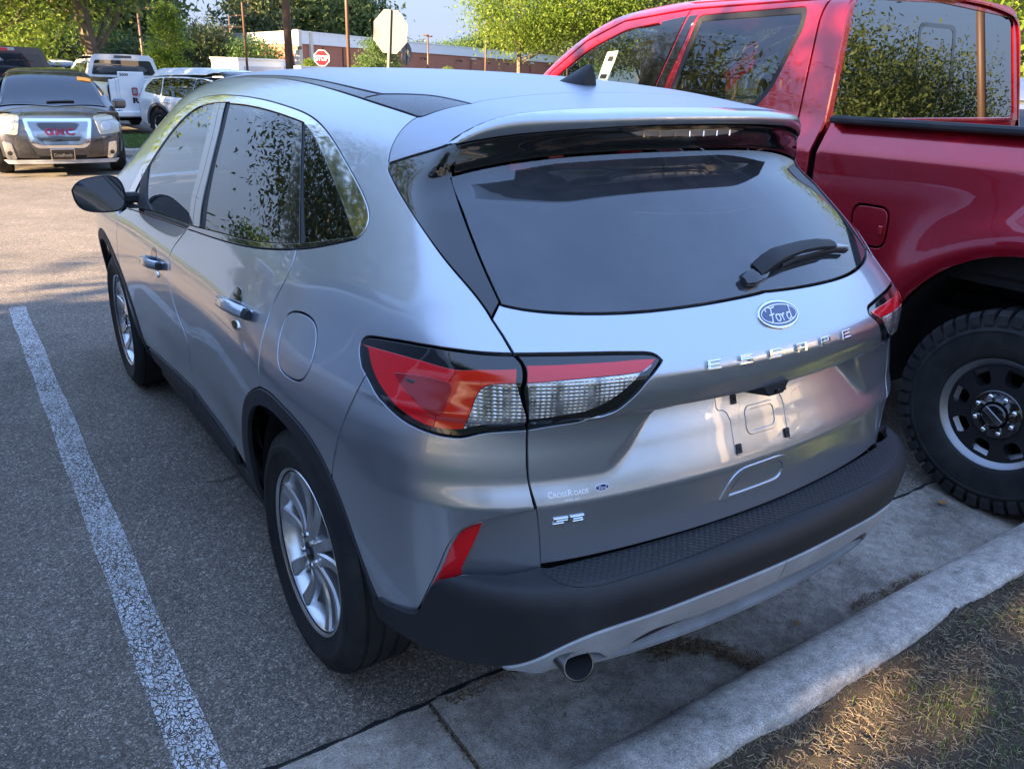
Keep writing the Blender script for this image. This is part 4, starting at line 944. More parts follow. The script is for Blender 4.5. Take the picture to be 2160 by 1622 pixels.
# tail pipe
M['pipe']=M_('sooty_steel_pipe',(.13,.12,.11),.35,.9)
ex=MB(); n=28
Mx=Matrix.Translation((-.588,-.878,.444))@Matrix.Rotation(math.radians(8),4,'X')
def ov(rx,rz,y): return [tuple(Mx@Vector((rx*math.cos(2*math.pi*k/n),y+.020*math.sin(2*math.pi*k/n),rz*math.sin(2*math.pi*k/n)))) for k in range(n)]
rings=[ov(.038,.022,.30),ov(.040,.024,.10),ov(.042,.026,.0),ov(.041,.025,-.003),ov(.037,.021,.0),ov(.036,.020,.20)]
ex.add([p for r in rings[:5] for p in r],[(r*n+i,r*n+(i+1)%n,(r+1)*n+(i+1)%n,(r+1)*n+i) for r in range(4) for i in range(n)])
exo=ex.build('tail_pipe',M['pipe'],ESC,True); ib=MB(); ib.add(ov(.037,.021,.0)+ov(.036,.020,.15),[(i,(i+1)%n,n+(i+1)%n,n+i) for i in range(n)]+[tuple(n+i for i in range(n))]); ib.build('pipe_bore',M['seam'],exo)
# ================================================================ other vehicles (same panel method, simpler bodies)
class Car:
    def __init__(s,W,H,zc,rear,front,belt=None,xz=None,crown=.06,kc=.22,kr=.13,taper=None,fc=.16,rc=.12):
        s.W=W;s.H=H; s.zc=sp(*zip(*zc)); s.r=sp(*zip(*rear)); s.f=sp(*zip(*front)); s.y0=-max(p[1] for p in rear); s.y1=max(p[1] for p in front)
        s.xz=sp(*zip(*xz)) if xz else (lambda z: XZ(z/H*1.68)*W/1.86); s.crown=crown;s.kc=kc;s.kr=kr;s.fc=fc;s.rc=rc
        s.tp=sp(*zip(*(taper or [(s.y0-.5,-.12),(s.y0+.5,-.02),(s.y0+1.2,0),(s.y1-1.4,0),(s.y1-.5,-.03),(s.y1+.3,-.16)])))
        s.dom={'S':(s.mS,s.iS),'K':(lambda q,Fn=None:s.mY(q,-1),lambda p:np.asarray(p)[:,[0,2]]),'F':(lambda q,Fn=None:s.mY(q,1),lambda p:np.asarray(p)[:,[0,2]]),'T':(s.mT,lambda p:np.asarray(p)[:,:2])}
        s.zq=H*.74; s.xc=.25*W
    def F(s,p):
        x,y,z=p[...,0],p[...,1],p[...,2]; ax=np.abs(x)
        a=ax-(s.xz(z)+s.tp(y)); b=-y-(s.r(z)-s.rc*x*x); f=y-(s.f(z)-s.fc*x*x-.1*x**4); c=z-(s.zc(y)-s.crown*x*x-.12*x**4)
        c=c*.8
        return smax(smax(smax(a,c,s.kr),b,s.kc),f,s.kc)
    def mS(s,uv,Fn=None):
        uv=np.asarray(uv,float);u,v=uv[:,0],uv[:,1]; ph=np.maximum(v-s.zq,0)/.5
        return root(s.F,np.stack([np.full(len(u),-s.xc),u,np.minimum(v,s.zq)],1),np.stack([-np.cos(ph),0*u,np.sin(ph)],1),0,2.5)
    def iS(s,p):
        p=np.asarray(p,float); return np.stack([p[:,1],np.where(p[:,2]>s.zq,s.zq+.5*np.arctan2(p[:,2]-s.zq,-(p[:,0]+s.xc)),p[:,2])],1)
    def mY(s,q,sg):
        q=np.asarray(q,float);n=len(q); ym=(s.y0+s.y1)/2; y=np.full(n,ym); 
        # start as far back (or forward) as the roof line allows
        for _ in range(60):
            bad=s.F(np.stack([q[:,0],y,q[:,1]],1))>0; y=np.where(bad,y+(-.06 if sg>0 else .06)*0+(.0),y); break
        return root(s.F,np.stack([q[:,0],y,q[:,1]],1),np.tile([0,float(sg),0],(n,1)),0,abs(s.y1-s.y0))
    def mT(s,q,Fn=None):
        q=np.asarray(q,float);n=len(q); return root(s.F,np.stack([q[:,0],q[:,1],np.full(n,.40)],1),np.tile([0,0,1.],(n,1)),0,3)
    def P(s,name,uv,dom,mat,parent,step=.09,**k):
        d=s.dom[dom]; k.setdefault('bstep',.045); k.setdefault('gap',.004); k.setdefault('roll',.004)
        h=k.pop('holes',[]); return panel(name,d[0](np.array(uv,float)),d,mat,parent,Fn=s.F,step=step,holes=[d[0](np.array(x,float)) for x in h],**k)
def rnd(pts,r=.05):
    """rounded version of a closed polygon"""
    P=np.array(pts,float);out=[];n=len(P)
    for i in range(n):
        a,b,c=P[i-1],P[i],P[(i+1)%n]; u=(a-b);v=(c-b); lu=np.linalg.norm(u);lv=np.linalg.norm(v); d=min(r,lu*.45,lv*.45); p0=b+u/lu*d;p1=b+v/lv*d
        for t in (0,.25,.5,.75,1): out.append((1-t)**2*p0+2*t*(1-t)*b+t*t*p1)
    return [tuple(p) for p in out]
def arch(cy,cz,R,a0=0,a1=180,n=18): return [(cy+R*math.cos(math.radians(a0+(a1-a0)*k/n)),cz+R*math.sin(math.radians(a0+(a1-a0)*k/n))) for k in range(n+1)]
def simple_wheel(x,y,R,side,parent,rimR,w=.24,nsp=5,mat='alloy',dark=False,ang=0.,z=None):
    Mt=Matrix.Translation((x,y,R if z is None else z))@wheel_mats(side)@Matrix.Rotation(ang,4,'Z')
    t=MB(); t.rev([(rimR-.01,-w*.4),(R-.04,-w*.48),(R-.008,-w*.40),(R,-w*.3),(R,w*.3),(R-.008,w*.40),(R-.04,w*.48),(rimR+.03,w*.47),(rimR,w*.42),(rimR-.01,w*.38)],40,Mt)
    ty=t.build('tyre',M['tyre'],parent,True); ty.data.set_sharp_from_angle(angle=.7)
    r=MB(); r.rev([(rimR-.03,-.05),(rimR-.025,.06),(rimR-.012,w*.38),(rimR+.006,w*.42),(rimR+.006,w*.36)],40,Mt); r.rev([(0,.075),(.06,.07),(.07,.03)],16,Mt)
    for k in range(nsp):
        a=Mt@Matrix.Rotation(2*math.pi*k/nsp,4,'Z'); r.add([(.04,-.03,.072),(rimR-.01,-.022-.02,.085),(rimR-.01,.042,.085),(.04,.03,.072),(.04,-.03,.03),(rimR-.01,-.04,.04),(rimR-.01,.04,.04),(.04,.03,.03)],[(0,1,2,3),(0,4,5,1),(2,6,7,3),(4,7,6,5)],a)
    ro=r.build('rim',M[mat],parent)
    d=MB(); d.rev([(0,.0),(rimR-.035,.0),(rimR-.035,-.02),(0,-.02)],24,Mt); d.build('brake_disc',M['brake'],parent)
def under(parent,W,y0,y1,z0=.26,z1=.5,wells=()):
    m=MB(); m.box(-W*.36,W*.36,y0+.25,y1-.25,z0,z1); 
    for (y,R) in wells: m.box(-W*.47,-W*.30,y-R,y+R,R*1.0,R*2+.22); m.box(W*.30,W*.47,y-R,y+R,R*1.0,R*2+.22)
    m.build('underbody',M['seam'],parent)
M['headlamp']=M_('hazy_headlamp',(.30,.29,.22),.35,.0,1,.15); M['grey_clad']=M_('grey_cladding',(.12,.12,.125),.5)
M['interior_g']=M_('grey_cabin',(.07,.07,.07),.8); M['paper_green']=M_('pale_green_sticker',(.62,.72,.52),.6); M['ink']=M_('print_black',(.02,.02,.02),.5); M['paper_orange']=M_('orange_tag',(.80,.30,.02),.5); M['ink_red']=M_('print_red',(.45,.03,.03),.5)
M['cloth']=M_('pale_reflector',(.42,.40,.33),.5)
# ---------------------------------------------------------------- the red pickup
TO=(2.845,-.58)
TRK=empty('red_pickup',(TO[0],TO[1],0),0,'tall crimson crew cab pickup with black and silver wheels, right of the silver suv','pickup truck','vehicles backed into the near row')
tx=[(.50,.955),(.70,.985),(.95,.992),(1.15,1.0),(1.30,1.008),(1.365,1.008),(1.385,.998),(1.44,.965),(1.50,.93),(1.60,.905),(1.80,.858),(2.0,.805),(2.12,.755),(2.2,.70)]
TZ=[(-1.5,1.62),(1.0,1.62),(1.02,2.08),(1.3,2.115),(2.2,2.13),(2.8,2.085),(3.15,1.955),(3.80,1.52),(3.95,1.42),(5.0,1.36),(5.5,1.25),(5.6,.9)]
T=Car(2.03,2.07,TZ,[(.4,1.22),(1.6,1.22)],[(.4,5.55),(1.3,5.55)],xz=tx,crown=.03,kr=.10,kc=.12,taper=[(-2,0),(4.2,0),(5.2,-.04),(5.8,-.12)],rc=.02,fc=.06)
_F0=T.F
def TF(p): # broad fender flares over the wheels
    y,z=p[...,1],p[...,2]; d=np.hypot(y-0,z-.50); w=np.exp(-((d-.60)/.13)**2)*(z<1.3)
    d2=np.hypot(y-4.05,z-.50); w2=np.exp(-((d2-.60)/.13)**2)
    return _F0(p)-.040*w-.035*w2
T.F=TF; T.zq=9
zt=1.505
ar=[p for p in arch(0,.50,.56,-14,194,26)]
fd=rnd([(.64,.985),(.64,1.165),(.82,1.165),(.82,.985)],.05)
T.P('bed_side',[(1.06,zt),(1.06,.62),(.56,.56)]+ar[1:-1]+[(-.60,.58),(-1.2,.62),(-1.2,zt)],'S',M['red'],TRK,both=True,step=.04,holes=[fd],bstep=.02)
T.P('fuel_door',fd,'S',M['red'],TRK,step=.04,gap=.0045)
fm=MB(); fm.box(-1.012,-.994,.655,.675,1.045,1.085,.003); fm.build('fuel_door_tab',M['red'],TRK)
for sx in (-1,1):
    rc_=MB(); rc_.box(min(sx*.962,sx*.885),max(sx*.962,sx*.885),-1.2,1.05,1.498,1.532,.010); rc_.build('bed_rail_cap',M['plastic'],TRK)
bd=MB(); bd.box(-.90,-.87,-1.2,1.03,.95,1.47); bd.box(.87,.90,-1.2,1.03,.95,1.47); bd.box(-.87,.87,-1.2,1.03,.90,.95); bd.box(-.87,.87,1.0,1.03,.95,1.47); bd.build('bed_liner',M['black_plain'],TRK)
tg=MB(); tg.box(-.86,.86,-1.26,-1.20,.80,1.50,.015); tg.build('tailgate',M['red'],TRK)
bmp=MB(); bmp.box(-.95,.95,-1.42,-1.27,.58,.78,.04); bmp.build('rear_bumper',M['chrome'],TRK)
tl=MB(); tl.box(-.985,-.90,-1.262,-1.19,1.0,1.40,.015); tl.build('tail_lamp',M['lens_red'],TRK); tl=MB(); tl.box(.90,.985,-1.262,-1.19,1.0,1.40,.015); tl.build('tail_lamp',M['lens_red'],TRK)
# cab side: rear corner, rear door, front door, roof rail
rw=rnd([(1.36,1.54),(1.245,1.69),(1.215,1.93),(1.245,1.985),(1.97,1.965),(2.06,1.56),(1.50,1.485)],.06)
rw=rnd([(1.66,1.505),(1.53,1.54),(1.455,1.64),(1.365,1.93),(1.385,2.015),(2.085,2.00),(2.17,1.535)],.035)
fw=rnd([(2.46,1.53),(2.36,1.975),(2.66,1.94),(2.95,1.84),(3.22,1.69),(3.44,1.52)],.05)
T.P('cab_corner',[(1.09,.62),(1.09,1.5),(1.15,2.07),(1.28,2.09),(1.285,1.95),(1.245,1.5),(1.245,.62)],'S',M['red'],TRK,both=True,step=.04,bstep=.02)
T.P('rear_door',[(1.245,.62),(1.245,1.5),(1.285,1.95),(1.285,2.05),(2.17,2.04),(2.33,1.5),(2.33,.62)],'S',M['red'],TRK,both=True,step=.05,holes=[rw],bstep=.02,gap=.003)
T.P('front_door',[(2.33,.62),(2.33,1.5),(2.17,2.04),(2.70,1.995),(3.02,1.885),(3.32,1.70),(3.54,1.50),(3.50,.62)],'S',M['red'],TRK,both=True,step=.05,holes=[fw],bstep=.02,gap=.003)
T.P('roof_rail',[(1.28,2.09),(1.285,2.05),(2.17,2.04),(2.70,1.995),(3.02,1.885),(3.32,1.70),(3.54,1.50),(3.66,1.50),(3.40,1.72),(3.10,1.92),(2.75,2.05),(2.2,2.098)],'S',M['red'],TRK,both=True,step=.04,bstep=.02)
T.P('front_fender',[(3.50,.62),(3.52,1.45),(3.66,1.44),(4.8,1.30),(5.4,1.22),(5.4,.70),(4.70,.60)]+arch(4.05,.50,.56,10,170,16)+[(3.45,.55)],'S',M['red'],TRK,both=True,step=.08)
T.P('rear_window_frame',rw,'S',M['plastic'],TRK,both=True,step=.05,off=-.003,gap=-.004,holes=[[tuple(q) for q in inset(np.array(rw)[::-1] if area(np.array(rw))<0 else np.array(rw),.022)]],bstep=.02)
T.P('rear_door_glass',rw,'S',M['glass_dark'],TRK,both=True,step=.06,off=-.010,gap=.014,bstep=.03)
T.P('front_door_glass',fw,'S',M['glass_light'],TRK,both=True,step=.06,off=-.010,gap=.002,bstep=.03)
T.P('door_pillar',[(2.095,2.01),(2.245,1.50),(2.325,1.50),(2.165,2.01)],'S',M['gloss'],TRK,both=True,off=.003,step=.05)
T.P('door_pillar',[(2.17,2.01),(2.33,1.50),(2.47,1.50),(2.37,1.985)],'S',M['gloss'],TRK,both=True,off=.003,step=.05)
T.P('roof_panel',[(-.735,1.14),(-.71,2.6),(-.66,3.0),(0,3.08),(.66,3.0),(.71,2.6),(.735,1.14)],'T',M['red'],TRK,step=.06)
T.P('windscreen',[(-.66,3.02),(-.82,3.72),(0,3.84),(.82,3.72),(.66,3.02),(0,3.10)],'T',M['glass_light'],TRK,step=.08,off=-.004)
T.P('bonnet',[(-.80,3.75),(0,3.87),(.80,3.75),(.82,5.0),(.72,5.45),(0,5.5),(-.72,5.45),(-.82,5.0)],'T',M['red'],TRK,step=.08)
gf=MB(); gf.box(-.88,.88,5.38,5.5,.65,1.22,.05); gf.build('grille',M['chrome'],TRK); gf=MB(); gf.box(-.96,.96,5.35,5.6,.50,.72,.05); gf.build('front_bumper',M['satin'],TRK)
# cab back wall with the big rear window
bk=MB(); yb=1.10
def yk(z): return yb+.12*max(0,z-1.5)
def wall(name,x0,x1,z0,z1,mat,y=yb,th=.03): m=MB(); m.box(x0,x1,y,y+th,z0,z1,.004); return m.build(name,mat,TRK)
wall('cab_back',-.90,.90,.95,1.515,M['red']); 
T_=MB(); 
outw=[(-.925,1.50),(-.90,1.60),(-.81,1.98),(-.755,2.075),(-.68,2.10),(0,2.125),(.68,2.10),(.755,2.075),(.81,1.98),(.90,1.60),(.925,1.50)]
inw=rnd([(-.868,1.512),(-.735,2.045),(0,2.075),(.735,2.045),(.868,1.512)],.05)
def ring_wall(outp,inp,y,th,name,mat):
    Pn=np.array(resample(np.array(outp),.06,True)); 
    if area(Pn)<0:Pn=Pn[::-1]
    Hn=np.array(inp); 
    if area(Hn)<0:Hn=Hn[::-1]
    V2,Tr=tri(Pn,.08,[Hn]); m=MB(); m.add([(a,yk(b)-.002,b) for a,b in V2],[tuple(t) for t in Tr]); n=len(Hn)
    m.add([(a,yk(b)-.002,b) for a,b in Hn]+[(a,yk(b)+th,b) for a,b in Hn],[(i,(i+1)%n,n+(i+1)%n,n+i) for i in range(n)]); return m.build(name,mat,TRK)
ring_wall(outw,inw,yb-.002,.03,'cab_back_frame',M['red'])
def flat(name,poly,y,mat,parent,curve=0): return mesh(name,[(a,y+curve*a*a,b) for a,b in poly],[tuple(range(len(poly)))],mat,parent)
def flatk(name,poly,o_,mat,parent): return mesh(name,[(a,yk(b)+o_,b) for a,b in poly],[tuple(range(len(poly)))],mat,parent)
gl_=flatk('rear_window',inw,.006,M['glass_rear2'] if 'glass_rear2' in M else glassmat('mirrorlike_dark_glass',(.05,.055,.06),0,0,0,2.6),TRK)
slo=rnd([(-.185,1.645),(-.185,1.975),(.165,1.975),(.165,1.645)],.05); sli=rnd([(-.165,1.66),(-.165,1.955),(.138,1.955),(.138,1.66)],.04)
m=MB(); n=len(slo)
m.add([(a,yk(b)+.0045,b) for a,b in slo]+[(a,yk(b)+.0045,b) for a,b in sli],[(i,(i+1)%n,n+(i+1)%n,n+i) for i in range(n)]); m.build('sliding_pane_frame',M['frit'],gl_)
m=MB(); m.box(-.16,.16,yb+.03,yb+.075,2.088,2.118,.006); m.build('cargo_lamp',M['lens_red'],TRK)
m=MB(); m.box(-.88,.88,1.05,3.6,.75,1.45); m.build('cabin_floor',M['interior'],TRK)
for sx in (-.45,.45):
    for sy in (1.35,2.35):
        m=MB(); m.box(sx-.27,sx+.27,sy,sy+.14,1.3,1.72,.05); m.box(sx-.14,sx+.14,sy,sy+.1,1.74,1.92,.04); m.build('seat',M['interior'],TRK)
# stickers inside the front window
def side_card(x,y0,y1,z0,z1,mat,name,parent,sl=.12): 
    return mesh(name,[(x,y0,z0),(x,y1,z0),(x+(z1-z0)*.27,y1-sl*(z1-z0),z1),(x+(z1-z0)*.27,y0-sl*(z1-z0),z1)],[(0,1,2,3)],mat,parent)
stp=T.P('window_sticker',[(2.75,1.56),(2.69,1.83),(2.79,1.82),(2.85,1.56)],'S',M['paper_green'],TRK,off=-.006,gap=0,roll=.0005,depth=.002,step=.05,bstep=.02)[0]
def spot(a,b,c,d,mat,nm): return T.P(nm,[(a,c),(a-.008,d),(b-.008,d),(b,c)],'S',mat,stp,off=-.0045,gap=0,roll=.0004,depth=.001,step=.05,bstep=.02)
spot(2.725,2.775,1.765,1.795,M['ink'],'print_block'); spot(2.75,2.81,1.665,1.69,M['ink'],'print_block')
tdom=T.dom['S']
def tdecal(s,y0,y1,z,h,mat,off=-.0045):
    V,Fc=textmesh(s,1,.01); x0,x1=V[:,0].min(),V[:,0].max(); zz0,zz1=V[:,1].min(),V[:,1].max()
    uv=np.stack([y0+(V[:,0]-x0)/(x1-x0)*(y1-y0),z+(V[:,1]-zz0)/(zz1-zz0)*h],1); P=tdom[0](uv); N=grad(T.F,P); mesh('sticker_print',P+N*off,Fc,mat,stp)
tdecal('AXL',2.79,2.73,1.735,.022,M['ink_red']); tdecal('4X4',2.83,2.77,1.60,.024,M['ink_red'])
# wheel with knobbly tyre
def truck_wheel(x,y,side,parent,full=True):
    R=.425; Mt=Matrix.Translation((x,y,R))@wheel_mats(side)@Matrix.Rotation(-.58,4,'Z'); w=.29;h=w/2
    t=MB(); t.rev([(.215,-h*.8),(.25,-h*.95),(.33,-h),(.38,-h*.93),(.402,-h*.8),(.405,0),(.402,h*.8),(.385,h*.93),(.352,h*1.0),(.350,h*1.015),(.343,h*1.015),(.341,h*1.0),(.29,h*1.0),(.25,h*.96),(.234,h*.90),(.226,h*.80)],96,Mt)
    ty=t.build('tyre',M['tyre'],parent,True); ty.data.set_sharp_from_angle(angle=.7)
    if full:
        N=44
        for k in range(N):
            b=MB(); a=Mt@Matrix.Rotation(2*math.pi*k/N,4,'Z'); dv=.003 if k%2 else -.002
            b.add([(.372,-.019,h*1.005),(.372,.019,h*1.005),(.426,.022,h*.80),(.426,-.022,h*.80),(.360+dv,-.017,h*.985),(.360+dv,.017,h*.985),(.424,.021,h*.42),(.424,-.021,h*.42),(.40,-.02,h*.40),(.40,.02,h*.40),(.409+dv,.021,h*.985),(.409+dv,-.021,h*.985)],
                  [(0,1,10,11),(11,10,2,3),(3,2,6,7),(7,6,9,8),(0,11,3,7,8,4),(1,5,9,6,2,10),(4,5,1,0)],a)
            b.build('tread_block',M['tyre'],ty)
            b=MB(); b.box(.40,.424,-.018,.018,-.03+.035*(k%2),.03+.035*(k%2),.003,a@Matrix.Rotation(.07,4,'Z')); b.build('tread_block',M['tyre'],ty)
    ring=MB(); ring.rev([(.176,h*.60),(.196,h*.70),(.214,h*.80),(.226,h*.88),(.231,h*.90),(.236,h*.86),(.232,h*.78)],80,Mt); ro=ring.build('rim_ring',M['alloy_machined'],parent,True); ro.data.set_sharp_from_angle(angle=.6)
    # face plate with eight windows
    an=np.linspace(0,2*math.pi,96,endpoint=False); O=np.stack([.205*np.cos(an),.205*np.sin(an)],1); H=[]
    for k in range(8):
        c=2*math.pi*(k+.5)/8; P=[]
        for rr_,dt in ((.128,.050),(.145,.070),(.188,.060),(.196,.045),(.196,-.045),(.188,-.060),(.145,-.070),(.128,-.050)): P.append((rr_*math.cos(c+dt*3.1),rr_*math.sin(c+dt*3.1)))
        q=np.array(P); H.append(q[::-1] if area(q)<0 else q)
    V2,Tr=tri(O,.03,H); zf=lambda r: h*.74+.012*np.cos((r-.08)/.12*1.2)-.03*np.clip((.11-r)/.05,0,1)*0
    r2=np.hypot(V2[:,0],V2[:,1]); V=[(a,b,c) for (a,b),c in zip(V2,zf(r2))]; m=MB(); m.add(V,[tuple(t_) for t_ in Tr],Mt)
    for q in H:
        n=len(q); r3=np.hypot(q[:,0],q[:,1]); m.add([(a,b,c) for (a,b),c in zip(q,zf(r3))]+[(a*.97,b*.97,c-.06) for (a,b),c in zip(q,zf(r3))],[(i,(i+1)%n,n+(i+1)%n,n+i) for i in range(n)],Mt)
    fc=m.build('wheel_face',M['alloy_dark'],parent); 
    m=MB(); m.rev([(.215,h*.7),(.212,-h*.3),(.13,-h*.35),(0,-h*.35)],48,Mt); m.build('rim_barrel',M['alloy_dark'],parent,True)
    m=MB(); m.rev([(.10,h*.70),(.104,h*.86),(.096,h*.90),(.060,h*.90),(.056,h*.98)],40,Mt); m.build('hub',M['gloss'],fc,True)
    for k in range(8):
        a=2*math.pi*k/8+.2; c=Mt@Matrix.Translation((.078*math.cos(a),.078*math.sin(a),0)); m=MB(); m.rev([(0,h*1.0),(.008,h*.995),(.011,h*.95),(.013,h*.85)],12,c); m.build('lug_nut',M['chrome'],fc,True)
    cp=MB(); cp.rev([(0,h*1.06),(.040,h*1.055),(.047,h*1.03),(.050,h*.92)],40,Mt); cpo=cp.build('centre_cap',M['gloss'],fc,True)
    return Mt,h,parent
Mt,h_,_=truck_wheel(-.90,0,-1,TRK)
m=MB(); m.box(-.044,.044,-.0125,.0125,h_*1.05,h_*1.09,.002,Mt); bar=m.build('cap_bar',M['alloy_machined'],TRK)
V,Fc=textmesh('FORD',1,.02); x0,x1=V[:,0].min(),V[:,0].max(); y0_,y1_=V[:,1].min(),V[:,1].max()
mesh('cap_lettering',[tuple(Mt@Vector(((v[0]-x0)/(x1-x0)*.062-.031,(v[1]-y0_)/(y1_-y0_)*.012-.006,h_*1.094))) for v in V],Fc,M['ink'],bar)
for (x,y,sg) in ((-.90,4.05,-1),(.90,0,1),(.90,4.05,1)): truck_wheel(x,y,sg,TRK,False)
under(TRK,1.9,-1.1,5.3,.40,.72)
for y in (0,4.05):
    for sx in (-1,1):
        V=[];n=18; m=MB()
        for i in range(n+1):
            a=math.radians(-14+208*i/n)
            for xx in (.985,.50): V.append((sx*xx,y+.565*math.cos(a),.50+.565*math.sin(a)))
        m.add(V,[(2*i,2*i+1,2*i+3,2*i+2) for i in range(n)]); m.add([(sx*.50,y+.56*math.cos(math.radians(-14+208*i/n)),.50+.56*math.sin(math.radians(-14+208*i/n))) for i in range(n+1)],[tuple(range(n+1))]); m.build('wheel_liner',M['black_plain'],TRK)
m=MB(); m.tube([(-.62,.55,.62),(-.60,.9,.60),(-.60,3.3,.60)],.05,8); m.tube([(-.55,0,.42),(.55,0,.42)],.06,10); m.tube([(-.5,-.4,.95),(-.5,-.1,.62)],.03,8); m.box(-.55,-.47,-1.1,3.5,.62,.78,.01); m.build('chassis_rail',M['black_plain'],TRK)
for (yy,zz) in ((.16,.93),(.10,.915),(.06,.93)):
    m=MB(); m.rev([(0,.012),(.010,.010),(.013,0)],12,Matrix.Translation((-.515,yy,zz))@wheel_mats(-1)); m.build('chassis_bolt',M['cloth'],TRK)
# ---------------------------------------------------------------- champagne van-like SUV parked on the left (mostly seen as a reflection)
def suv(name,label,cat,loc,rz,W,H,Lr,Lf,wb,mat,group=None,wheelR=.36,hood=.58,wsb=1.28,boxy=.0,step=.10,front=None,clad=None,rimmat='alloy',glass='glass_dark',fglass='glass_light',seats=True):
    """compact builder: returns (root, Car)"""
    o=empty(name,loc,rz,label,cat,group); yf=wb+Lf; zh=H*hood; yb_=wb-.10; 
    zc=[(-Lr-.3,H*.86),(-Lr+.12,H*.955),(-Lr+.6,H*.985),(wb*.35,H),(wb*.62,H*.985),(wb*.74,H*.945),(yb_+.05,zh+.10),(yb_+.22,zh+.02),(yf-.45,zh-.06),(yf-.12,zh-.16),(yf+.05,zh-.4)]
    rear=[(.3,Lr-.06),(.5,Lr),(.65*H,Lr-.03),(.72*H,Lr-.10),(.9*H,Lr-.10-(.34-boxy)),(H,Lr-.12-(.34-boxy))]
    fr=front or [(.25,yf-.10),(.42,yf-.01),(.60,yf),(.80,yf-.03),(zh-.12,yf-.08),(zh,yf-.2)]
    c=Car(W,H,zc,rear,fr,kr=.14,kc=.26)
    a0=arch(0,wheelR,wheelR+.075,0,180,14); a1=arch(wb,wheelR,wheelR+.075,0,180,14); zb=zh-.02
    rz_=lambda y: c.zc(y)
    up=[(yb_+.10,zb+.02),(yb_-.12,zb+.17),(wb*.70,H*.90),(wb*.58,H*.955),(wb*.3,H*.985),(-Lr+.75,H*.965),(-Lr+.42,H*.925)]
    c.P('body_side',[(yf-.28,.36),(yf-.20,zh-.22),(yf-.45,zh-.05),(yb_+.22,zh+.0)]+up+[(-Lr+.26,zb+.05),(-Lr+.20,.42)]+[(-wheelR-.10,.30)]+a0[::-1]+[(wheelR+.10,.24),(wb-wheelR-.10,.24)]+a1[::-1]+[(wb+wheelR+.10,.30)],'S',mat,o,both=True,step=step)
    w1=rnd([(yb_-.18,zb+.015),(wb*.665,H*.865),(wb*.545,H*.925),(wb*.47,H*.93),(wb*.455,zb)],.05)
    w2=rnd([(wb*.435,zb),(wb*.45,H*.932),(wb*.12,H*.935),(.10,H*.93),(.18,zb+.02)],.05)
    w3=rnd([(.10,zb+.03),(.03,H*.925),(-Lr+.62,H*.885),(-Lr+.42,zb+.10)],.05)
    for nm,w,g in (('front_door_glass',w1,fglass),('rear_door_glass',w2,glass),('quarter_glass',w3,glass)):
        c.P(nm,w,'S',M['frit'],o,both=True,step=.12,off=.003,gap=-.02,roll=.001,depth=.004); c.P(nm,w,'S',M[glass] if glass!='glass_light' else M['glass_dark'],o,both=True,step=.12,off=.006,gap=.0,roll=.001,depth=.002)
    for ys,ye in ((wb*.445,wb*.43),(.30,.12)):
        c.P('door_seam',[(ys,zb-.02),(ys+.006,zb-.02),(ys+.006,.34),(ys,.34)],'S',M['seam'],o,both=True,off=.0015,gap=0,roll=.0005,step=.2)
    for hy in (wb*.50,.36):
        p=c.mS(np.array([[hy,zb-.13]]))[0]
        for sg in (1,-1):
            m=MB(); m.box(sg*p[0]-.02,sg*p[0]+.02,p[1]-.10,p[1]+.10,p[2]-.014,p[2]+.014,.008); m.build('door_handle',mat,o)
    c.P('roof_panel',[(-.37*W,-Lr+.30),(-.35*W,wb*.55),(-.31*W,wb*.68),(0,wb*.72),(.31*W,wb*.68),(.35*W,wb*.55),(.37*W,-Lr+.30),(0,-Lr+.16)],'T',mat,o,step=step)
    c.P('windscreen',[(-.315*W,wb*.69),(-.40*W,yb_+.04),(0,yb_+.18),(.40*W,yb_+.04),(.315*W,wb*.69),(0,wb*.73)],'T',M['frit'],o,step=step,off=-.012,gap=-.01)
    c.P('windscreen_glass',[(-.300*W,wb*.705),(-.382*W,yb_+.03),(0,yb_+.165),(.382*W,yb_+.03),(.300*W,wb*.705),(0,wb*.742)],'T',M[glass],o,step=step,off=-.009)
    c.P('bonnet',[(-.41*W,yb_+.10),(0,yb_+.24),(.41*W,yb_+.10),(.42*W,yf-.45),(.34*W,yf-.22),(0,yf-.12),(-.34*W,yf-.22),(-.42*W,yf-.45)],'T',mat,o,step=step)
    fz=[(-.42*W,.30),(-.44*W,.60),(-.41*W,zh-.20),(-.30*W,zh-.13),(0,zh-.10),(.30*W,zh-.13),(.41*W,zh-.20),(.44*W,.60),(.42*W,.30),(0,.27)]
    c.P('front_fascia',fz,'F',mat,o,step=step)
    kz=[(-.42*W,.34),(-.44*W,.70),(-.42*W,zh),(-.34*W,H*.90),(0,H*.93),(.34*W,H*.90),(.42*W,zh),(.44*W,.70),(.42*W,.34),(0,.32)]
    c.P('tailgate',kz,'K',mat,o,step=step)
    c.P('rear_window',rnd([(-.37*W,zh+.05),(-.31*W,H*.88),(.31*W,H*.88),(.37*W,zh+.05)],.06),'K',M[glass],o,step=step,off=.006)
    for sg in (-1,1):
        c.P('tail_lamp',[(sg*.43*W,zh-.20),(sg*.42*W,zh+.02),(sg*.30*W,zh-.02),(sg*.30*W,zh-.14)],'K',M['lens_red'],o,off=.006,step=step)
        for y in (0,wb): simple_wheel(sg*(W*.425),y,wheelR,sg,o,wheelR*.62,mat=rimmat,ang=.3)
        p=c.mS(np.array([[yb_-.10,zb+.04]]))[0]; m=MB(); m.box(-p[0]*-sg*-1-.0,0,0,0,0,0) if False else None
        x=-p[0]*sg*-1; x=sg*abs(p[0]); m=MB(); m.box(min(x,x+sg*.20),max(x,x+sg*.20),p[1]-.02,p[1]+.10,zb+.0,zb+.15,.03); m.build('door_mirror',mat,o,True).data.set_sharp_from_angle(angle=.6)
    under(o,W,-Lr,yf,.24,.5,((0,wheelR),(wb,wheelR)))
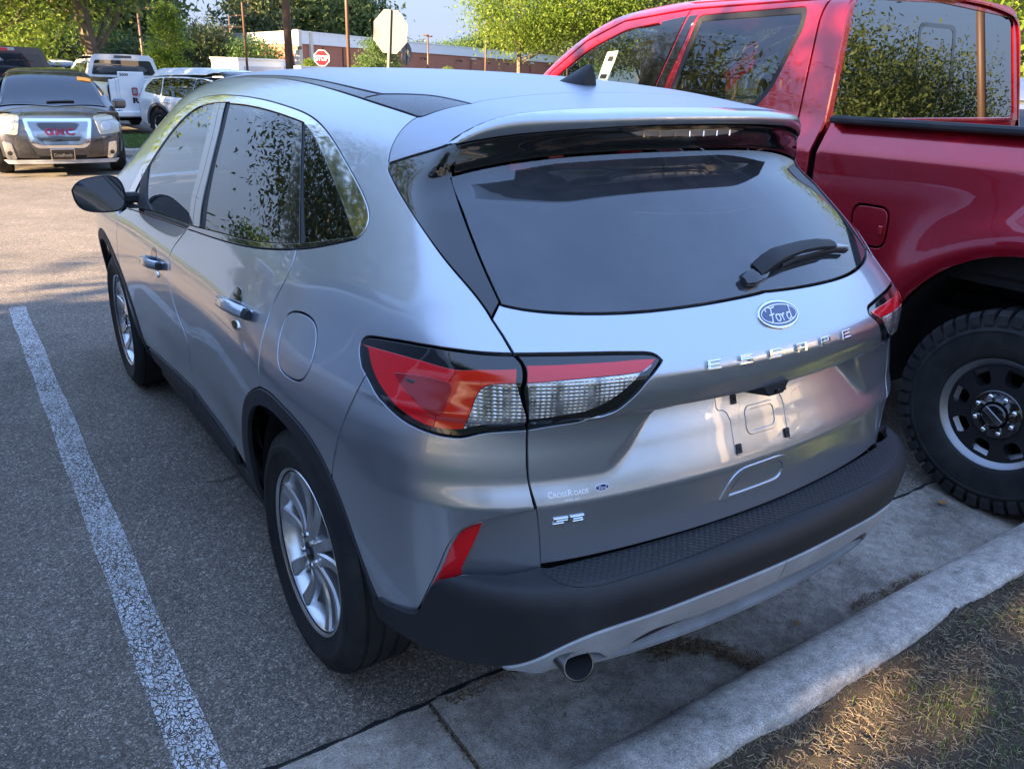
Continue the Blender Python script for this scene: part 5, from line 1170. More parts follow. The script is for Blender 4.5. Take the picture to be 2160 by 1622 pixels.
    if clad:
        c.P('wheel_arch_trim',arch(wb,wheelR,wheelR+.145,0,180,14)+arch(wb,wheelR,wheelR+.07,0,180,14)[::-1],'S',M[clad],o,both=True,off=.006,step=step)
        c.P('wheel_arch_trim',arch(0,wheelR,wheelR+.145,0,180,14)+arch(0,wheelR,wheelR+.07,0,180,14)[::-1],'S',M[clad],o,both=True,off=.006,step=step)
    m=MB(); m.box(-W*.38,W*.38,-Lr+.3,yb_,.5,zb-.25); m.build('cabin_floor',M['interior'],o)
    return o,c
TAN,tc=suv('champagne_suv','large champagne coloured suv parked left of the silver one, nose out','suv',(-3.02,-.05,0),0,1.98,2.10,.95,1.12,3.40,M['tan'],'vehicles backed into the near row',.40,.60)
# ---------------------------------------------------------------- dark SUV facing us
GMC,gc=suv('dark_suv','dark grey suv with a big mesh grille facing the camera at far left','suv',(.36,16.45,0),math.radians(180-5),1.92,1.59,.95,.97,2.86,M['darkgrey'],'cars across the aisle',.36,.63,fglass='glass_dark')
yfG=2.86+.97
def gp(name,uv,mat,off=.006,parent=GMC,**k): 
    k.setdefault('step',.04); k.setdefault('bstep',.02); k.setdefault('gap',0); k.setdefault('roll',.004); return gc.P(name,uv,'F',mat,parent,off=off,**k)
gr=gp('grille_frame',rnd([(-.475,.865),(.475,.865),(.40,.50),(.32,.44),(-.32,.44),(-.40,.50)],.04),M['chrome'],.010)[0]
gin=rnd([(-.42,.825),(.42,.825),(.335,.515),(.28,.485),(-.28,.485),(-.335,.515)],.03)
gp('grille_backing',gin,M['gloss'],.013,gr)
gin_=np.array(gin); gin_=gin_[::-1] if area(gin_)<0 else gin_
def mesh_grid():
    m=MB(); d=.0215
    for sg in (-1,1):
        for k in range(-50,51):
            # slanted wires clipped to the opening
            t=np.linspace(.45,.86,60); x=k*d+sg*(t-.65)*.62; pts=np.stack([x,t],1); ins=inside(gin_,pts)
            if ins.sum()<3: continue
            p=pts[ins]; a,b=p[0],p[-1]; q=np.array([a,(a+b)/2,b]); Q=gc.dom['F'][0](q); N=grad(gc.F,Q); Q=Q+N*.016
            m.tube([Vector(v) for v in Q],.0042 if sg>0 else .0032,4,False)
    o=m.build('grille_mesh',M['chrome'],gr); o['kind']='stuff'
mesh_grid()
V,Fc=textmesh('GMC',1,.045,space=1.15); x0,x1=V[:,0].min(),V[:,0].max(); y0_,y1_=V[:,1].min(),V[:,1].max()
uv=np.stack([.20-(V[:,0]-x0)/(x1-x0)*.40,.625+(V[:,1]-y0_)/(y1_-y0_)*.105],1); Q=gc.dom['F'][0](uv); N=grad(gc.F,Q)
ltm=M_('grille_letter_red',(.10,.010,.035),.3,.2); lt_=mesh('grille_letters',Q+N*.024,Fc,ltm,gr)
for sg in (-1,1):
    s_=lambda P:[(sg*x,z) for x,z in P]
    hl=gp('headlamp',rnd(s_([(.50,.90),(.84,.93),(.86,.66),(.56,.63)]),.04),M['headlamp'],.008)[0]
    gp('lamp_bowl',s_([(.66+.07*math.cos(a),.755+.07*math.sin(a)) for a in np.linspace(0,6.28,14,endpoint=False)]),M['satin'],.011,hl)
    gp('lamp_signal',rnd(s_([(.56,.87),(.80,.89),(.80,.84),(.57,.82)]),.02),M['cloth'],.011,hl)
    fg=gp('fog_surround',rnd(s_([(.66,.52),(.78,.54),(.76,.28),(.62,.27)]),.03),M['chrome'],.010)[0]
    gp('fog_lamp',s_([(.70+.035*math.cos(a),.37+.035*math.sin(a)) for a in np.linspace(0,6.28,14,endpoint=False)]),M['gloss'],.013,fg)
    gp('bumper_insert',rnd(s_([(.46,.58),(.60,.60),(.58,.30),(.36,.29),(.36,.33)]),.03),M['black_paint'],.004)
    m=MB(); m.tube([(sg*.66,-.35,1.685),(sg*.68,.2,1.715),(sg*.68,1.3,1.715),(sg*.66,1.75,1.685)],.016,6); m.build('roof_rail',M['satin'],GMC)
gp('lower_grille',rnd([(-.34,.33),(.34,.33),(.30,.27),(-.30,.27)],.02),M['seam'],.006)
gp('bumper_lip',rnd([(-.80,.265),(.80,.265),(.74,.205),(-.74,.205)],.02),M['satin'],.016)
pl=gp('number_plate',rnd([(-.155,.425),(.155,.425),(.155,.275),(-.155,.275)],.012),M['gloss'],.020)[0]
gp('plate_rim',rnd([(-.165,.435),(.165,.435),(.165,.265),(-.165,.265)],.012),M['chrome'],.016,GMC)
V,Fc=textmesh('CrossRoads',1,.02); x0,x1=V[:,0].min(),V[:,0].max(); y0_,y1_=V[:,1].min(),V[:,1].max()
uv=np.stack([.125-(V[:,0]-x0)/(x1-x0)*.25,.325+(V[:,1]-y0_)/(y1_-y0_)*.05],1); Q=gc.dom['F'][0](uv); N=grad(gc.F,Q); mesh('plate_lettering',Q+N*.0215,Fc,M['cloth'],pl)
gc.P('windscreen_tag',[(-.62,2.19),(-.42,2.19),(-.42,2.30),(-.62,2.30)],'T',M['paper_orange'],GMC,off=.002,gap=0,roll=.001,step=.05)
gc.P('windscreen_wiper',[(-.30,2.80),(.10,2.84),(.10,2.865),(-.30,2.83)],'T',M['rubber'],GMC,off=.012,gap=0,roll=.001,step=.05)
# ---------------------------------------------------------------- white SUV, nose turned away to the right
WS,wc=suv('white_suv','white suv with grey wheel arch cladding, parked beyond the silver suv','suv',(3.75,19.9,0),math.radians(180+24),1.86,1.66,.95,.95,2.72,M['white'],'cars across the aisle',.36,.62,clad='grey_clad')
# ---------------------------------------------------------------- pickups seen from behind
def pickup(name,label,loc,rz,mat,H=1.93,W=1.96,group='trucks across the aisle',marks=False,lamp=False):
    o=empty(name,loc,rz,label,'pickup truck',group)
    tz=[(-1.3,1.38),(.93,1.38),(.95,H-.06),(1.2,H-.01),(2.2,H),(2.7,H-.05),(3.4,1.42),(3.6,1.32),(4.7,1.22),(4.9,.9)]
    k=H/2.05; txx=[(.45,.93*W/2),(.8,.985*W/2),(1.1,W/2),(1.35,.98*W/2),(1.5,.90*W/2),(H-.08,.76*W/2),(H+.05,.70*W/2)]
    c=Car(W,H,tz,[(.4,1.2),(1.6,1.2)],[(.4,4.9),(1.3,4.9)],xz=txx,crown=.03,kr=.10,kc=.12,taper=[(-2,0),(5,0)],rc=.02,fc=.05)
    c.P('body_side',[(-1.15,.55),(-1.15,1.36),(.95,1.36),(.98,1.5),(1.05,H-.02),(2.6,H-.05),(3.45,1.38),(4.6,1.18),(4.75,.5),(4.2,.45)]+arch(3.75,.40,.46,0,180,10)+[(3.2,.42),(.55,.42)]+arch(0,.40,.46,0,180,10)+[(-.55,.5)],'S',mat,o,both=True)
    c.P('side_window',rnd([(1.20,1.40),(1.22,H-.12),(2.45,H-.16),(3.15,1.42)],.05),'S',M['glass_dark'],o,both=True,off=.005)
    m=MB(); m.box(-.40*W,.40*W,-1.22,-1.16,.62,1.37,.02); tg=m.build('tailgate',mat,o)
    m=MB(); m.box(-.47*W,.47*W,-1.36,-1.22,.48,.62,.03); m.build('rear_bumper',mat if marks else M['chrome'],o)
    for sg in (-1,1):
        m=MB(); m.box(min(sg*.40*W,sg*.475*W),max(sg*.40*W,sg*.475*W),-1.225,-1.16,.62,1.34,.015); m.build('tail_lamp',M['lens_red'] if not marks else mat,o)
        for y in (0,3.75): simple_wheel(sg*W*.42,y,.40,sg,o,.24,w=.27,mat='alloy_machined')
        m=MB(); m.box(min(sg*.50*W,sg*.62*W),max(sg*.50*W,sg*.62*W),3.0,3.1,1.30,1.55,.03); m.build('door_mirror',mat,o)
    m=MB(); m.box(-.40*W,.40*W,-1.15,.9,.75,.8); m.box(-.40*W,.40*W,.88,.93,.8,1.36); m.box(-.45*W,-.42*W,-1.15,.9,.8,1.37); m.box(.42*W,.45*W,-1.15,.9,.8,1.37); m.build('bed_liner',M['black_plain'],o)
    back=[(-.47*W,1.36),(-.39*W,H-.09),(-.34*W,H-.015),(0,H+.0),(.34*W,H-.015),(.39*W,H-.09),(.47*W,1.36)]
    mesh('cab_back',[(a,.97,b) for a,b in back],[tuple(range(len(back)))],mat,o)
    rwn=rnd([(-.41*W,1.42),(-.35*W,H-.15),(.35*W,H-.15),(.41*W,1.42)],.06); flat('rear_window',rwn,.962,M['glass_dark'],o)
    c.P('roof_panel',[(-.36*W,1.0),(-.33*W,2.45),(0,2.6),(.33*W,2.45),(.36*W,1.0)],'T',mat,o)
    c.P('windscreen',[(-.33*W,2.5),(-.40*W,3.3),(0,3.45),(.40*W,3.3),(.33*W,2.5),(0,2.65)],'T',M['glass_dark'],o)
    c.P('bonnet',[(-.42*W,3.4),(0,3.55),(.42*W,3.4),(.42*W,4.5),(0,4.75),(-.42*W,4.5)],'T',mat,o)
    if lamp:
        m=MB(); m.box(-.22,.22,.93,.975,H-.095,H-.03,.01); lo_=m.build('roof_lamp',M['cloth'],o); m=MB(); m.box(-.09,.09,.925,.935,H-.09,H-.035,.0); m.build('stop_lamp',M['lens_red'],lo_)
    else:
        m=MB(); m.box(-.22,.22,.94,.975,H-.09,H-.03,.01); m.build('roof_lamp',M['grey_clad'],o)
    under(o,W,-1.2,4.7,.38,.7)
    m=MB(); m.tube([(-.7,0,.4),(.7,0,.4)],.07); m.build('axle',M['black_plain'],o); m=MB(); m.box(.2,.4,-1.0,-.7,.30,.5,.03); m.build('silencer',M['black_plain'],o)
    return o,c,tg
WP,_,wtg=pickup('white_pickup','white pickup seen from behind with a badge and small lettering on its tailgate',(2.95,21.9,0),math.radians(4),M['white'],marks=True)
m=MB(); m.box(-.72,-.12,-1.245,-1.222,.55,1.52,.012); dp=m.build('tailgate_panel',M['white'],WP)
m=MB(); m.box(.02,.62,-1.245,-1.222,.80,1.15,.012); m.build('tailgate_panel',M['satin'],WP)
m=MB(); m.box(-.44,-.31,-1.253,-1.246,.98,1.16,.02); bdg=m.build('oval_badge',M['ink_red'],dp)
m=MB(); m.box(-.42,-.33,-1.256,-1.254,1.01,1.13,0); m.build('badge_field',M['satin'],bdg)
V,Fc=textmesh('R',1,.06); x0,x1=V[:,0].min(),V[:,0].max(); y0_,y1_=V[:,1].min(),V[:,1].max(); mesh('tailgate_lettering',[((v[0]-x0)/(x1-x0)*.16-.44,-1.247,(v[1]-y0_)/(y1_-y0_)*.13+.80) for v in V],Fc,M['ink'],dp)
V,Fc=textmesh('2500',1,.04); x0,x1=V[:,0].min(),V[:,0].max(); y0_,y1_=V[:,1].min(),V[:,1].max(); mesh('tailgate_lettering',[((v[0]-x0)/(x1-x0)*.20-.68,-1.247,(v[1]-y0_)/(y1_-y0_)*.06+1.42) for v in V],Fc,M['ink'],dp)
BP,_,_=pickup('black_pickup','black pickup behind the dark suv, its red brake light over the rear window',(.0,18.6,0),math.radians(3),M['black_paint'],1.98,lamp=True)
WV,_c=suv('white_suv','white suv facing the camera between the black and white pickups','suv',(1.95,29.6,0),math.radians(176),1.9,1.78,.95,.95,2.8,M['white'],'cars across the aisle',.36,.62,step=.14)
BL,_c=suv('blue_grey_suv','blue grey suv mostly hidden behind the red pickup at the right edge','suv',(6.1,.6,0),0,1.95,1.78,.95,.95,2.9,paint('blue_grey_paint',(.10,.13,.20),.6),'vehicles backed into the near row',.38,.62,step=.14)
DK,_c=suv('dark_suv','dark suv showing only its roof above the silver roof, right of centre','suv',(10.6,17.6,0),math.radians(205),1.85,1.72,.95,.95,2.8,M['darkgrey'],'cars across the aisle',.36,.62,step=.14)

RV,_c=suv('white_suv','white suv parked behind the kerb line to the right, outside the picture','suv',(12.5,-8.5,0),math.radians(90),1.9,1.75,.95,.95,2.8,M['white'],'cars across the aisle',.36,.62,step=.14)
# ================================================================ ground, kerb, verge
rng=np.random.default_rng(7)
def asphalt():
    m=M_('asphalt',(.06,.06,.06),.86,spec=.35); t=NT(m); co=t.co()
    v=t.vor(co,265,out='Color'); g=t.n('SeparateColor'); t.l(v,g.inputs[0]); st=t.ramp(g.outputs[0],[(.0,.085),(.45,.135),(.75,.185),(.93,.27),(1,.42)])
    v2=t.vor(co,95,out='Color'); g2=t.n('SeparateColor'); t.l(v2,g2.inputs[0]); st2=t.ramp(g2.outputs[1],[(0,.7),(.8,1.0),(1,1.5)])
    big=t.ramp(t.noise(co,.5,6,.65),[(.3,.74),(.7,1.20)]); mid=t.ramp(t.noise(co,3.2,5,.65),[(.3,.86),(.7,1.12)])
    c=t.mix(1,t.mix(1,t.mix(1,st,st2,'MULTIPLY'),big,'MULTIPLY'),mid,'MULTIPLY')
    oil=t.ramp(t.noise(t.map(co,loc=(3,9,0)),1.7,5,.6),[(.60,0),(.74,1)]); c=t.mix(t.math('MULTIPLY',oil,.45),c,(.05,.05,.052))
    tint=t.mix(1,c,(1.18,1.0,.80),'MULTIPLY'); t.col(tint)
    d=t.vor(co,210); t.bump(t.math('ADD',d,t.math('MULTIPLY',t.vor(co,95),.6)),.75,.004); return m
def concrete(name,base=.30,tint=(1,.985,.95),sc=1):
    m=M_(name,(base,)*3,.88,spec=.3); t=NT(m); co=t.co()
    n1=t.ramp(t.noise(co,2.1*sc,6,.62),[(.28,.50),(.5,.92),(.72,1.18)]); n2=t.ramp(t.noise(co,26*sc,5,.7),[(.3,.66),(.7,1.25)]); n3=t.ramp(t.noise(co,260,3,.7),[(.3,.38),(.5,.95),(.72,1.45)])
    sp_=t.ramp(t.vor(co,150),[(.06,.45),(.16,1)]); lich=t.ramp(t.noise(t.map(co,loc=(5,2,1)),7.5*sc,7,.72),[(.60,0),(.68,1)])
    c=t.mix(1,t.mix(1,n1,n2,'MULTIPLY'),t.mix(1,n3,sp_,'MULTIPLY'),'MULTIPLY'); c=t.mix(1,c,tuple(base*k for k in tint),'MULTIPLY')
    dk=t.ramp(t.noise(t.map(co,loc=(1,7,3)),4.2*sc,8,.75),[(.50,0),(.62,1)]); c=t.mix(t.math('MULTIPLY',dk,.55),c,t.mix(1,c,(.42,.42,.43),'MULTIPLY'))
    c=t.mix(t.math('MULTIPLY',lich,.45),c,(base*1.5,base*1.52,base*1.45)); t.col(c)
    t.bump(t.math('ADD',t.noise(co,180,4,.7),t.math('MULTIPLY',t.noise(co,30,4,.6),1.5)),.5,.006); return m
M['asphalt']=asphalt(); M['concrete']=concrete('gutter_concrete',.34,(1.16,1.0,.82)); M['kerb']=concrete('kerb_concrete',.44,(1.12,1.0,.86),1.3)
def soil():
    m=M_('dry_soil',(.07,.05,.035),.95); t=NT(m); co=t.co(); n=t.noise(co,9,6,.7); f=t.noise(co,160,4,.75)
    t.col(t.mix(f,t.mix(n,(.030,.020,.013),(.085,.060,.038)),t.mix(n,(.10,.075,.050),(.17,.13,.085)))); t.bump(t.math('ADD',f,n),1,.02); return m
M['soil']=soil()
def turf():
    m=M_('far_turf',(.06,.09,.02),.9); t=NT(m); co=t.co(); n=t.noise(co,1.3,6,.7); f=t.noise(co,40,4,.7)
    t.col(t.mix(t.math('MULTIPLY',n,f),(.045,.075,.014),(.16,.16,.06))); t.bump(f,1,.03); return m
M['turf']=turf()
g=MB(); n=2
g.add([(-260,-260,-.02),(260,-260,-.02),(260,300,-.02),(-260,300,-.02)],[(0,1,2,3)]); tag(g.build('ground',M['turf']),kind='structure')
g=MB(); X=[-120]+list(np.arange(-12,13,3.))+[140]; Y=[-.37]+list(np.arange(2,27,4.))+[62]
g.add([(x,y,0) for x in X for y in Y],[(i*len(Y)+j,(i+1)*len(Y)+j,(i+1)*len(Y)+j+1,i*len(Y)+j+1) for i in range(len(X)-1) for j in range(len(Y)-1)]); tag(g.build('parking_lot',M['asphalt']),kind='structure')
# gutter pan in slabs, kerb in lengths
pan=empty('gutter'); tag(pan,kind='structure'); js=[-60,-21.69,-18.69,-15.69,-12.69,-9.69,-6.69,-3.69,-.69,2.31,5.31,8.31,60]
for a,b in zip(js[:-1],js[1:]):
    g=MB(); nx=max(1,int(min(12,(b-a)/.5))); xs=np.linspace(a+.006,b-.006,nx+1); ys=[-.362,-.37,-.50,-.65,-.775,-.80]; zs=[-.02,.004,-.004,-.010,-.012,-.012]
    g.add([(x,y,z) for x in xs for y,z in zip(ys,zs)],[(i*6+j,i*6+j+1,(i+1)*6+j+1,(i+1)*6+j) for i in range(nx) for j in range(5)]); g.add([(x_,y,z) for x_ in (a+.006,b-.006) for y,z in ((-.37,.003),(-.8,-.013),(-.8,-.06),(-.37,-.06))],[(0,1,2,3),(4,7,6,5)])
    g.build('slab',M['concrete'],pan)
kb=empty('kerb'); tag(kb,kind='structure')
prof=[(-.772,-.02),(-.775,.0),(-.783,.018),(-.800,.045),(-.820,.075),(-.840,.098),(-.865,.114),(-.90,.123),(-.95,.128),(-1.000,.130),(-1.014,.127),(-1.020,.118),(-1.022,.02)]
for a,b in zip(js[:-1],js[1:]):
    xs=np.linspace(a+.004,b-.004,max(2,int((b-a)/.06)) if b-a<4 else 3); m=len(prof); V=[]
    for x in xs:
        for j,(y,z) in enumerate(prof):
            k=.0008*math.sin(x*23+j)+.0006*math.sin(x*61+2*j) if 2<j<m-1 else 0; V.append((x,y+k*.6,z+k*.7))
    g=MB(); g.add(V,[(i*m+j,i*m+j+1,(i+1)*m+j+1,(i+1)*m+j) for i in range(len(xs)-1) for j in range(m-1)]+[tuple(range(m)),tuple((len(xs)-1)*m+j for j in range(m))[::-1]]); g.build('kerbstone',M['kerb'],kb,True).data.set_sharp_from_angle(angle=.8)
# joint shadow filler under slabs
g=MB(); g.box(-60,60,-1.0,-.36,-.3,-.03); tag(g.build('gutter_bed',M['soil']),kind='structure')
# verge soil
def hz(x,y): return .108+.012*math.sin(x*2.1+y)+.010*math.sin(x*5.3-y*3.1)+.008*math.sin(x*13+y*9)-.02*math.exp(-((y+1.06)/.05)**2)
nx,ny=150,70; xs=np.linspace(-2,4.5,nx); ys=-1.015-(np.linspace(0,1,ny)**1.6)*3.2
V=[(x,y,hz(x,y)+.006*rng.standard_normal()) for x in xs for y in ys]
tag(mesh('verge_soil',V,[(i*ny+j,i*ny+j+1,(i+1)*ny+j+1,(i+1)*ny+j) for i in range(nx-1) for j in range(ny-1)],M['soil'],None,True),kind='structure')
g=MB(); g.box(-60,-2,-8,-1.02,-.2,.11); g.box(4.5,60,-8,-1.02,-.2,.11); g.box(-2,4.5,-8,-4.2,-.2,.11); tag(g.build('verge',M['turf']),kind='structure')
def blademat(name,cols):
    m=M_(name,cols[0],.6,spec=.25); t=NT(m); gi=t.n('NewGeometry'); r=gi.outputs['Random Per Island']; t.col(t.ramp(r,[(i/(len(cols)-1),c) for i,c in enumerate(cols)]))
    return m
M['grass']=blademat('grass_blades',[(.05,.10,.018),(.085,.15,.03),(.12,.19,.045),(.19,.21,.07)]); M['straw']=blademat('dry_straw',[(.11,.075,.042),(.22,.165,.095),(.34,.27,.17),(.14,.09,.05)])
def fn(x,y):  # patchiness of the turf
    return math.sin(x*2.3+1.1)*math.cos(y*3.7+x)+.6*math.sin(x*6.1-y*4.3)+.4*math.sin(x*11+y*13)
def blades(name,n,mat,xr,yr,h,w,kind,bend=.5,flat=False,dens=None,z0=None):
    X=rng.uniform(*xr,n*6);Y=rng.uniform(*yr,n*6); d=np.array([dens(a,b) for a,b in zip(X,Y)]) if dens else np.ones(n*6); k=rng.random(n*6)<d; X=X[k][:n];Y=Y[k][:n];n=len(X)
    Zs=np.array([hz(a,b) if z0 is None else z0(a,b) for a,b in zip(X,Y)]); H=h*rng.uniform(.45,1.35,n); A_=rng.uniform(0,6.283,n); B=rng.uniform(.2,1,n)*bend; w_=w*rng.uniform(.6,1.3,n); dx,dy=np.cos(A_),np.sin(A_)
    P=lambda u,v,z: np.stack([X+dx*u-dy*v,Y+dy*u+dx*v,Zs+z],1)
    if flat:
        tz=rng.uniform(-.10,.26,n); c=rng.uniform(-.3,.3,n); L=[]
        for u,v,z in ((0*H,0*H,.003+0*H),(H*.5,c*H*.3,.004+tz*H*.5),(H,0*H,.003+tz*H*.7)): L+=[P(u,v+w_,z),P(u,v-w_,z+.0005)]
        V=np.stack(L,1).reshape(-1,3); q=np.arange(n)[:,None]*6; F4=np.concatenate([q+[0,1,3,2],q+[2,3,5,4]]); Fc=F4.tolist()
    else:
        V=np.stack([P(0*H,w_,-.004),P(0*H,-w_,-.004),P(B*H*.35,w_*.8,H*.6),P(B*H*.35,-w_*.8,H*.6),P(B*H,0*H,H*(1-.35*B))],1).reshape(-1,3); q=np.arange(n)[:,None]*5; Fc=(q+[0,1,3,2]).tolist()+(q+[2,3,4]).tolist()
    me=bpy.data.meshes.new(name); me.from_pydata(V.tolist(),[],Fc); me.materials.append(mat); me.update(); o=bpy.data.objects.new(name,me); COL.objects.link(o); tag(o,None,None,None,kind); return o
gd_=lambda x,y: min(1,max(.02,.12+.42*(fn(x,y)-.1)+.42*max(0,min(1,(x-.7)/1.3))+(0 if y<-1.08 else -.3)))
tag(blades('grass',52000,M['grass'],(-.6,3.6),(-2.3,-1.03),.026,.0008,'stuff',1.0,False,gd_),'thin patchy grass on the verge behind the kerb','grass')
tag(blades('straw',60000,M['straw'],(-.8,3.6),(-2.3,-1.01),.024,.00065,'stuff',1,True,lambda x,y:.55-.3*fn(x,y)*.5),'dry straw and clippings lying on the verge soil','straw')
far_=lambda x,y:.12
tag(blades('grass',16000,M['grass'],(-12,12),(-5,-2.3),.06,.004,'stuff',.8,False,lambda x,y:.8,far_),'longer grass further back on the verge','grass')
# litter in the gutter: two drifts and strays
def drift(path,wd,n,mat,name,label,zz=.0,L_=.022,w=.0011):
    P=np.array(path); V=[];Fc=[]
    seg=np.linalg.norm(np.diff(P,axis=0),axis=1); cs=np.r_[0,np.cumsum(seg)]
    for _ in range(n):
        s=rng.uniform(0,cs[-1]); i=min(len(seg)-1,np.searchsorted(cs,s)-1 if s>0 else 0); i=max(i,0); u=(s-cs[i])/seg[i]; c=P[i]+(P[i+1]-P[i])*u
        x=c[0]+rng.normal()*wd*(.5+u*.5);y=c[1]+rng.normal()*wd*.7; y=max(y,-.775-max(0,0)); a=rng.uniform(0,6.28); l=L_*rng.uniform(.4,1.5); z=zz+rng.uniform(.001,.012)*math.exp(-((x-c[0])**2+(y-c[1])**2)/(wd*wd))+.002; ww=w*rng.uniform(.7,2)
        dx,dy=math.cos(a)*l,math.sin(a)*l; k=len(V); tz=rng.uniform(-.2,.35)*l
        V+=[(x-dy/l*ww,y+dx/l*ww,z),(x+dy/l*ww,y-dx/l*ww,z),(x+dx+dy/l*ww,y+dy-dx/l*ww,z+tz),(x+dx-dy/l*ww,y+dy+dx/l*ww,z+tz+.001)]; Fc.append((k,k+1,k+2,k+3))
    tag(mesh(name,V,Fc,mat),label,'litter',None,'stuff')
M['litter']=blademat('leaf_litter',[(.045,.03,.018),(.12,.08,.045),(.24,.17,.10),(.08,.055,.03)])
drift([(-.02,-.55),(.10,-.57),(.17,-.63),(.20,-.70),(.24,-.765)],.030,620,M['litter'],'leaf_litter','dark drift of needles and leaf bits across the gutter behind the exhaust side')
drift([(.74,-.74),(.90,-.755),(1.15,-.765)],.022,300,M['litter'],'leaf_litter','small drift of needles against the kerb foot further right')
drift([(-.65,-.40),(-.45,-.385),(-.30,-.375)],.012,220,M['litter'],'leaf_litter','bits of litter caught in the joint by the rear wheel',.0,.014)
drift([(-1.6,-.6),(2.6,-.6)],.14,900,M['litter'],'leaf_litter','stray needles scattered over the gutter concrete',.0,.013,.0007)
drift([(-.2,-.775),(2.2,-.776)],.006,500,M['litter'],'leaf_litter','fine dirt line along the foot of the kerb',.0,.010)
drift([(-.7,-.38),(-.695,-.6),(-.69,-.79)],.004,160,M['litter'],'leaf_litter','grit in the cross joint of the gutter',-.004,.008)
# tar-dark edge crack where asphalt meets the pan
g=MB(); P=[]
xs=np.linspace(-3,3,160)
for i,x in enumerate(xs): wv=.004+.003*math.sin(i*1.7)+.003*rng.random(); yy=-.362+.004*math.sin(i*.9)+.003*rng.standard_normal(); P.append((x,yy-wv,yy+wv))
g.add([(x,a,.004) for x,a,b in P]+[(x,b,.004) for x,a,b in P],[(i,i+1,160+i+1,160+i) for i in range(159)]); tag(g.build('edge_crack',M['seam']),kind='structure')
for pts,w in (([(-.87,1.30),(-.80,1.27),(-.72,1.29),(-.63,1.24),(-.55,1.25)],.003),([(-2.2,3.1),(-1.9,3.2),(-1.75,3.15),(-1.4,3.3)],.003)):
    g=MB(); P=smooth_open(np.array(pts),.02,.03); P[:,1]+=rng.standard_normal(len(P))*.003; k=len(P); g.add([(a,b-w,.004) for a,b in P]+[(a,b+w*.6,.004) for a,b in P],[(i,i+1,k+i+1,k+i) for i in range(k-1)]); tag(g.build('asphalt_crack',M['seam']),kind='structure')
# fallen leaves
M['leaf_dry']=M_('dry_leaf',(.30,.15,.05),.7)
def maple(x,y,s,rz,label,z=.004):
    pts=[]
    for k in range(15):
        a=math.pi*2*k/15; r=s*(1 if k%3==0 else (.42 if k%3==1 else .5)); pts.append((r*math.cos(a),r*math.sin(a)))
    V=[(0,0,.006)]+[(p[0],p[1],.002+.010*abs(math.sin(3*i))*s/.03) for i,p in enumerate(pts)]; o=mesh('fallen_leaf',V,[(0,1+i,1+(i+1)%15) for i in range(15)],M['leaf_dry']); o.location=(x,y,z); o.rotation_euler=(0,0,rz); tag(o,label,'leaf')
maple(1.42,-.37,.035,.4,'orange brown fallen leaf alone on the concrete between the two parked cars'); maple(1.72,-.50,.03,1.2,'small tan leaf beside the pickup tyre tread'); maple(.50,-.70,.016,2,'tiny curled leaf near the kerb foot')
for (x,y,s) in ((-.42,1.55,.009),):
    maple(x-.6,y-.2,s,1,'tiny dark leaf scrap on the asphalt beside the car')
# parking stripes, worn
def stripe_mat():
    m=bpy.data.materials.new('worn_white_paint'); m.use_nodes=True; t=NT(m); T=m.node_tree; b=t.b; b.inputs['Roughness'].default_value=.75
    co=t.co(); n=t.noise(co,18,4,.6); w=t.n('VectorMath',operation='ADD'); sc_=t.n('VectorMath',operation='SCALE'); nz=t.n('TexNoise'); nz.inputs['Scale'].default_value=30; t.l(co,nz.inputs[0]); t.l(nz.outputs['Color'],sc_.inputs[0]); sc_.inputs['Scale'].default_value=.035; t.l(co,w.inputs[0]); t.l(sc_.outputs[0],w.inputs[1])
    e=t.vor(t.map(w.outputs[0],(1,.55,1)),75,'DISTANCE_TO_EDGE'); e2=t.vor(t.map(w.outputs[0],(1,.3,1),rot=(0,0,.15)),42,'DISTANCE_TO_EDGE')
    pit=t.ramp(t.noise(co,170,3,.7),[(.30,0),(.42,1)]); big=t.ramp(t.noise(co,9,4,.6),[(.30,.0),(.50,1)])
    th=t.math('MULTIPLY_ADD',t.noise(co,5,3,.5),.22,-.03)
    a=t.math('MULTIPLY',t.math('MULTIPLY',t.math('GREATER_THAN',e,th),t.math('GREATER_THAN',e2,.035)),pit)
    a=t.math('MULTIPLY',a,t.math('MULTIPLY_ADD',big,.35,.65))
    t.col(t.mix(t.noise(co,60,4,.7),(.42,.415,.40),(.72,.71,.69))); t.l(a,b.inputs['Alpha']); t.bump(a,.6,.002); return m
M['stripe']=stripe_mat()
def stripe(x0,x1,y0,y1,name='parking_line'):
    n=20; ys=np.linspace(y0,y1,n); V=[(x0+.004*math.sin(i*2.1),y,.0045) for i,y in enumerate(ys)]+[(x1+.004*math.sin(i*1.3+1),y,.0045) for i,y in enumerate(ys)]
    tag(mesh(name,V,[(i,n+i,n+i+1,i+1) for i in range(n-1)],M['stripe']),kind='structure')
stripe(-1.345,-1.235,-.34,4.72)
for x in (-4.1,1.42,4.15,6.9): stripe(x,x+.10,-.34,4.72)
for x in (-4.4,-1.65,1.30): stripe(x,x+.10,12.9,17.2)
# island across the aisle
isl=empty('planting_island'); tag(isl,kind='structure')
g=MB(); g.box(1.45,2.75,15.95,19.4,-.02,.13,.03); g.build('kerbstone',M['kerb'],isl); g=MB(); g.box(1.55,2.65,16.05,19.3,.1,.145,.0); g.build('lawn',M['turf'],isl)
g=MB(); g.box(-6,-1.4,17.9,19.5,-.02,.13,.03); g.build('kerbstone',M['kerb'],isl); g=MB(); g.box(-5.9,-1.5,18,19.4,.1,.145,.0); g.build('lawn',M['turf'],isl)
tag(blades('grass',5000,M['grass'],(1.56,2.64),(16.06,19.2),.07,.004,'stuff',.8,False,lambda x,y:.8,lambda x,y:.145),'lawn on the small planting island beyond the dark suv','grass')
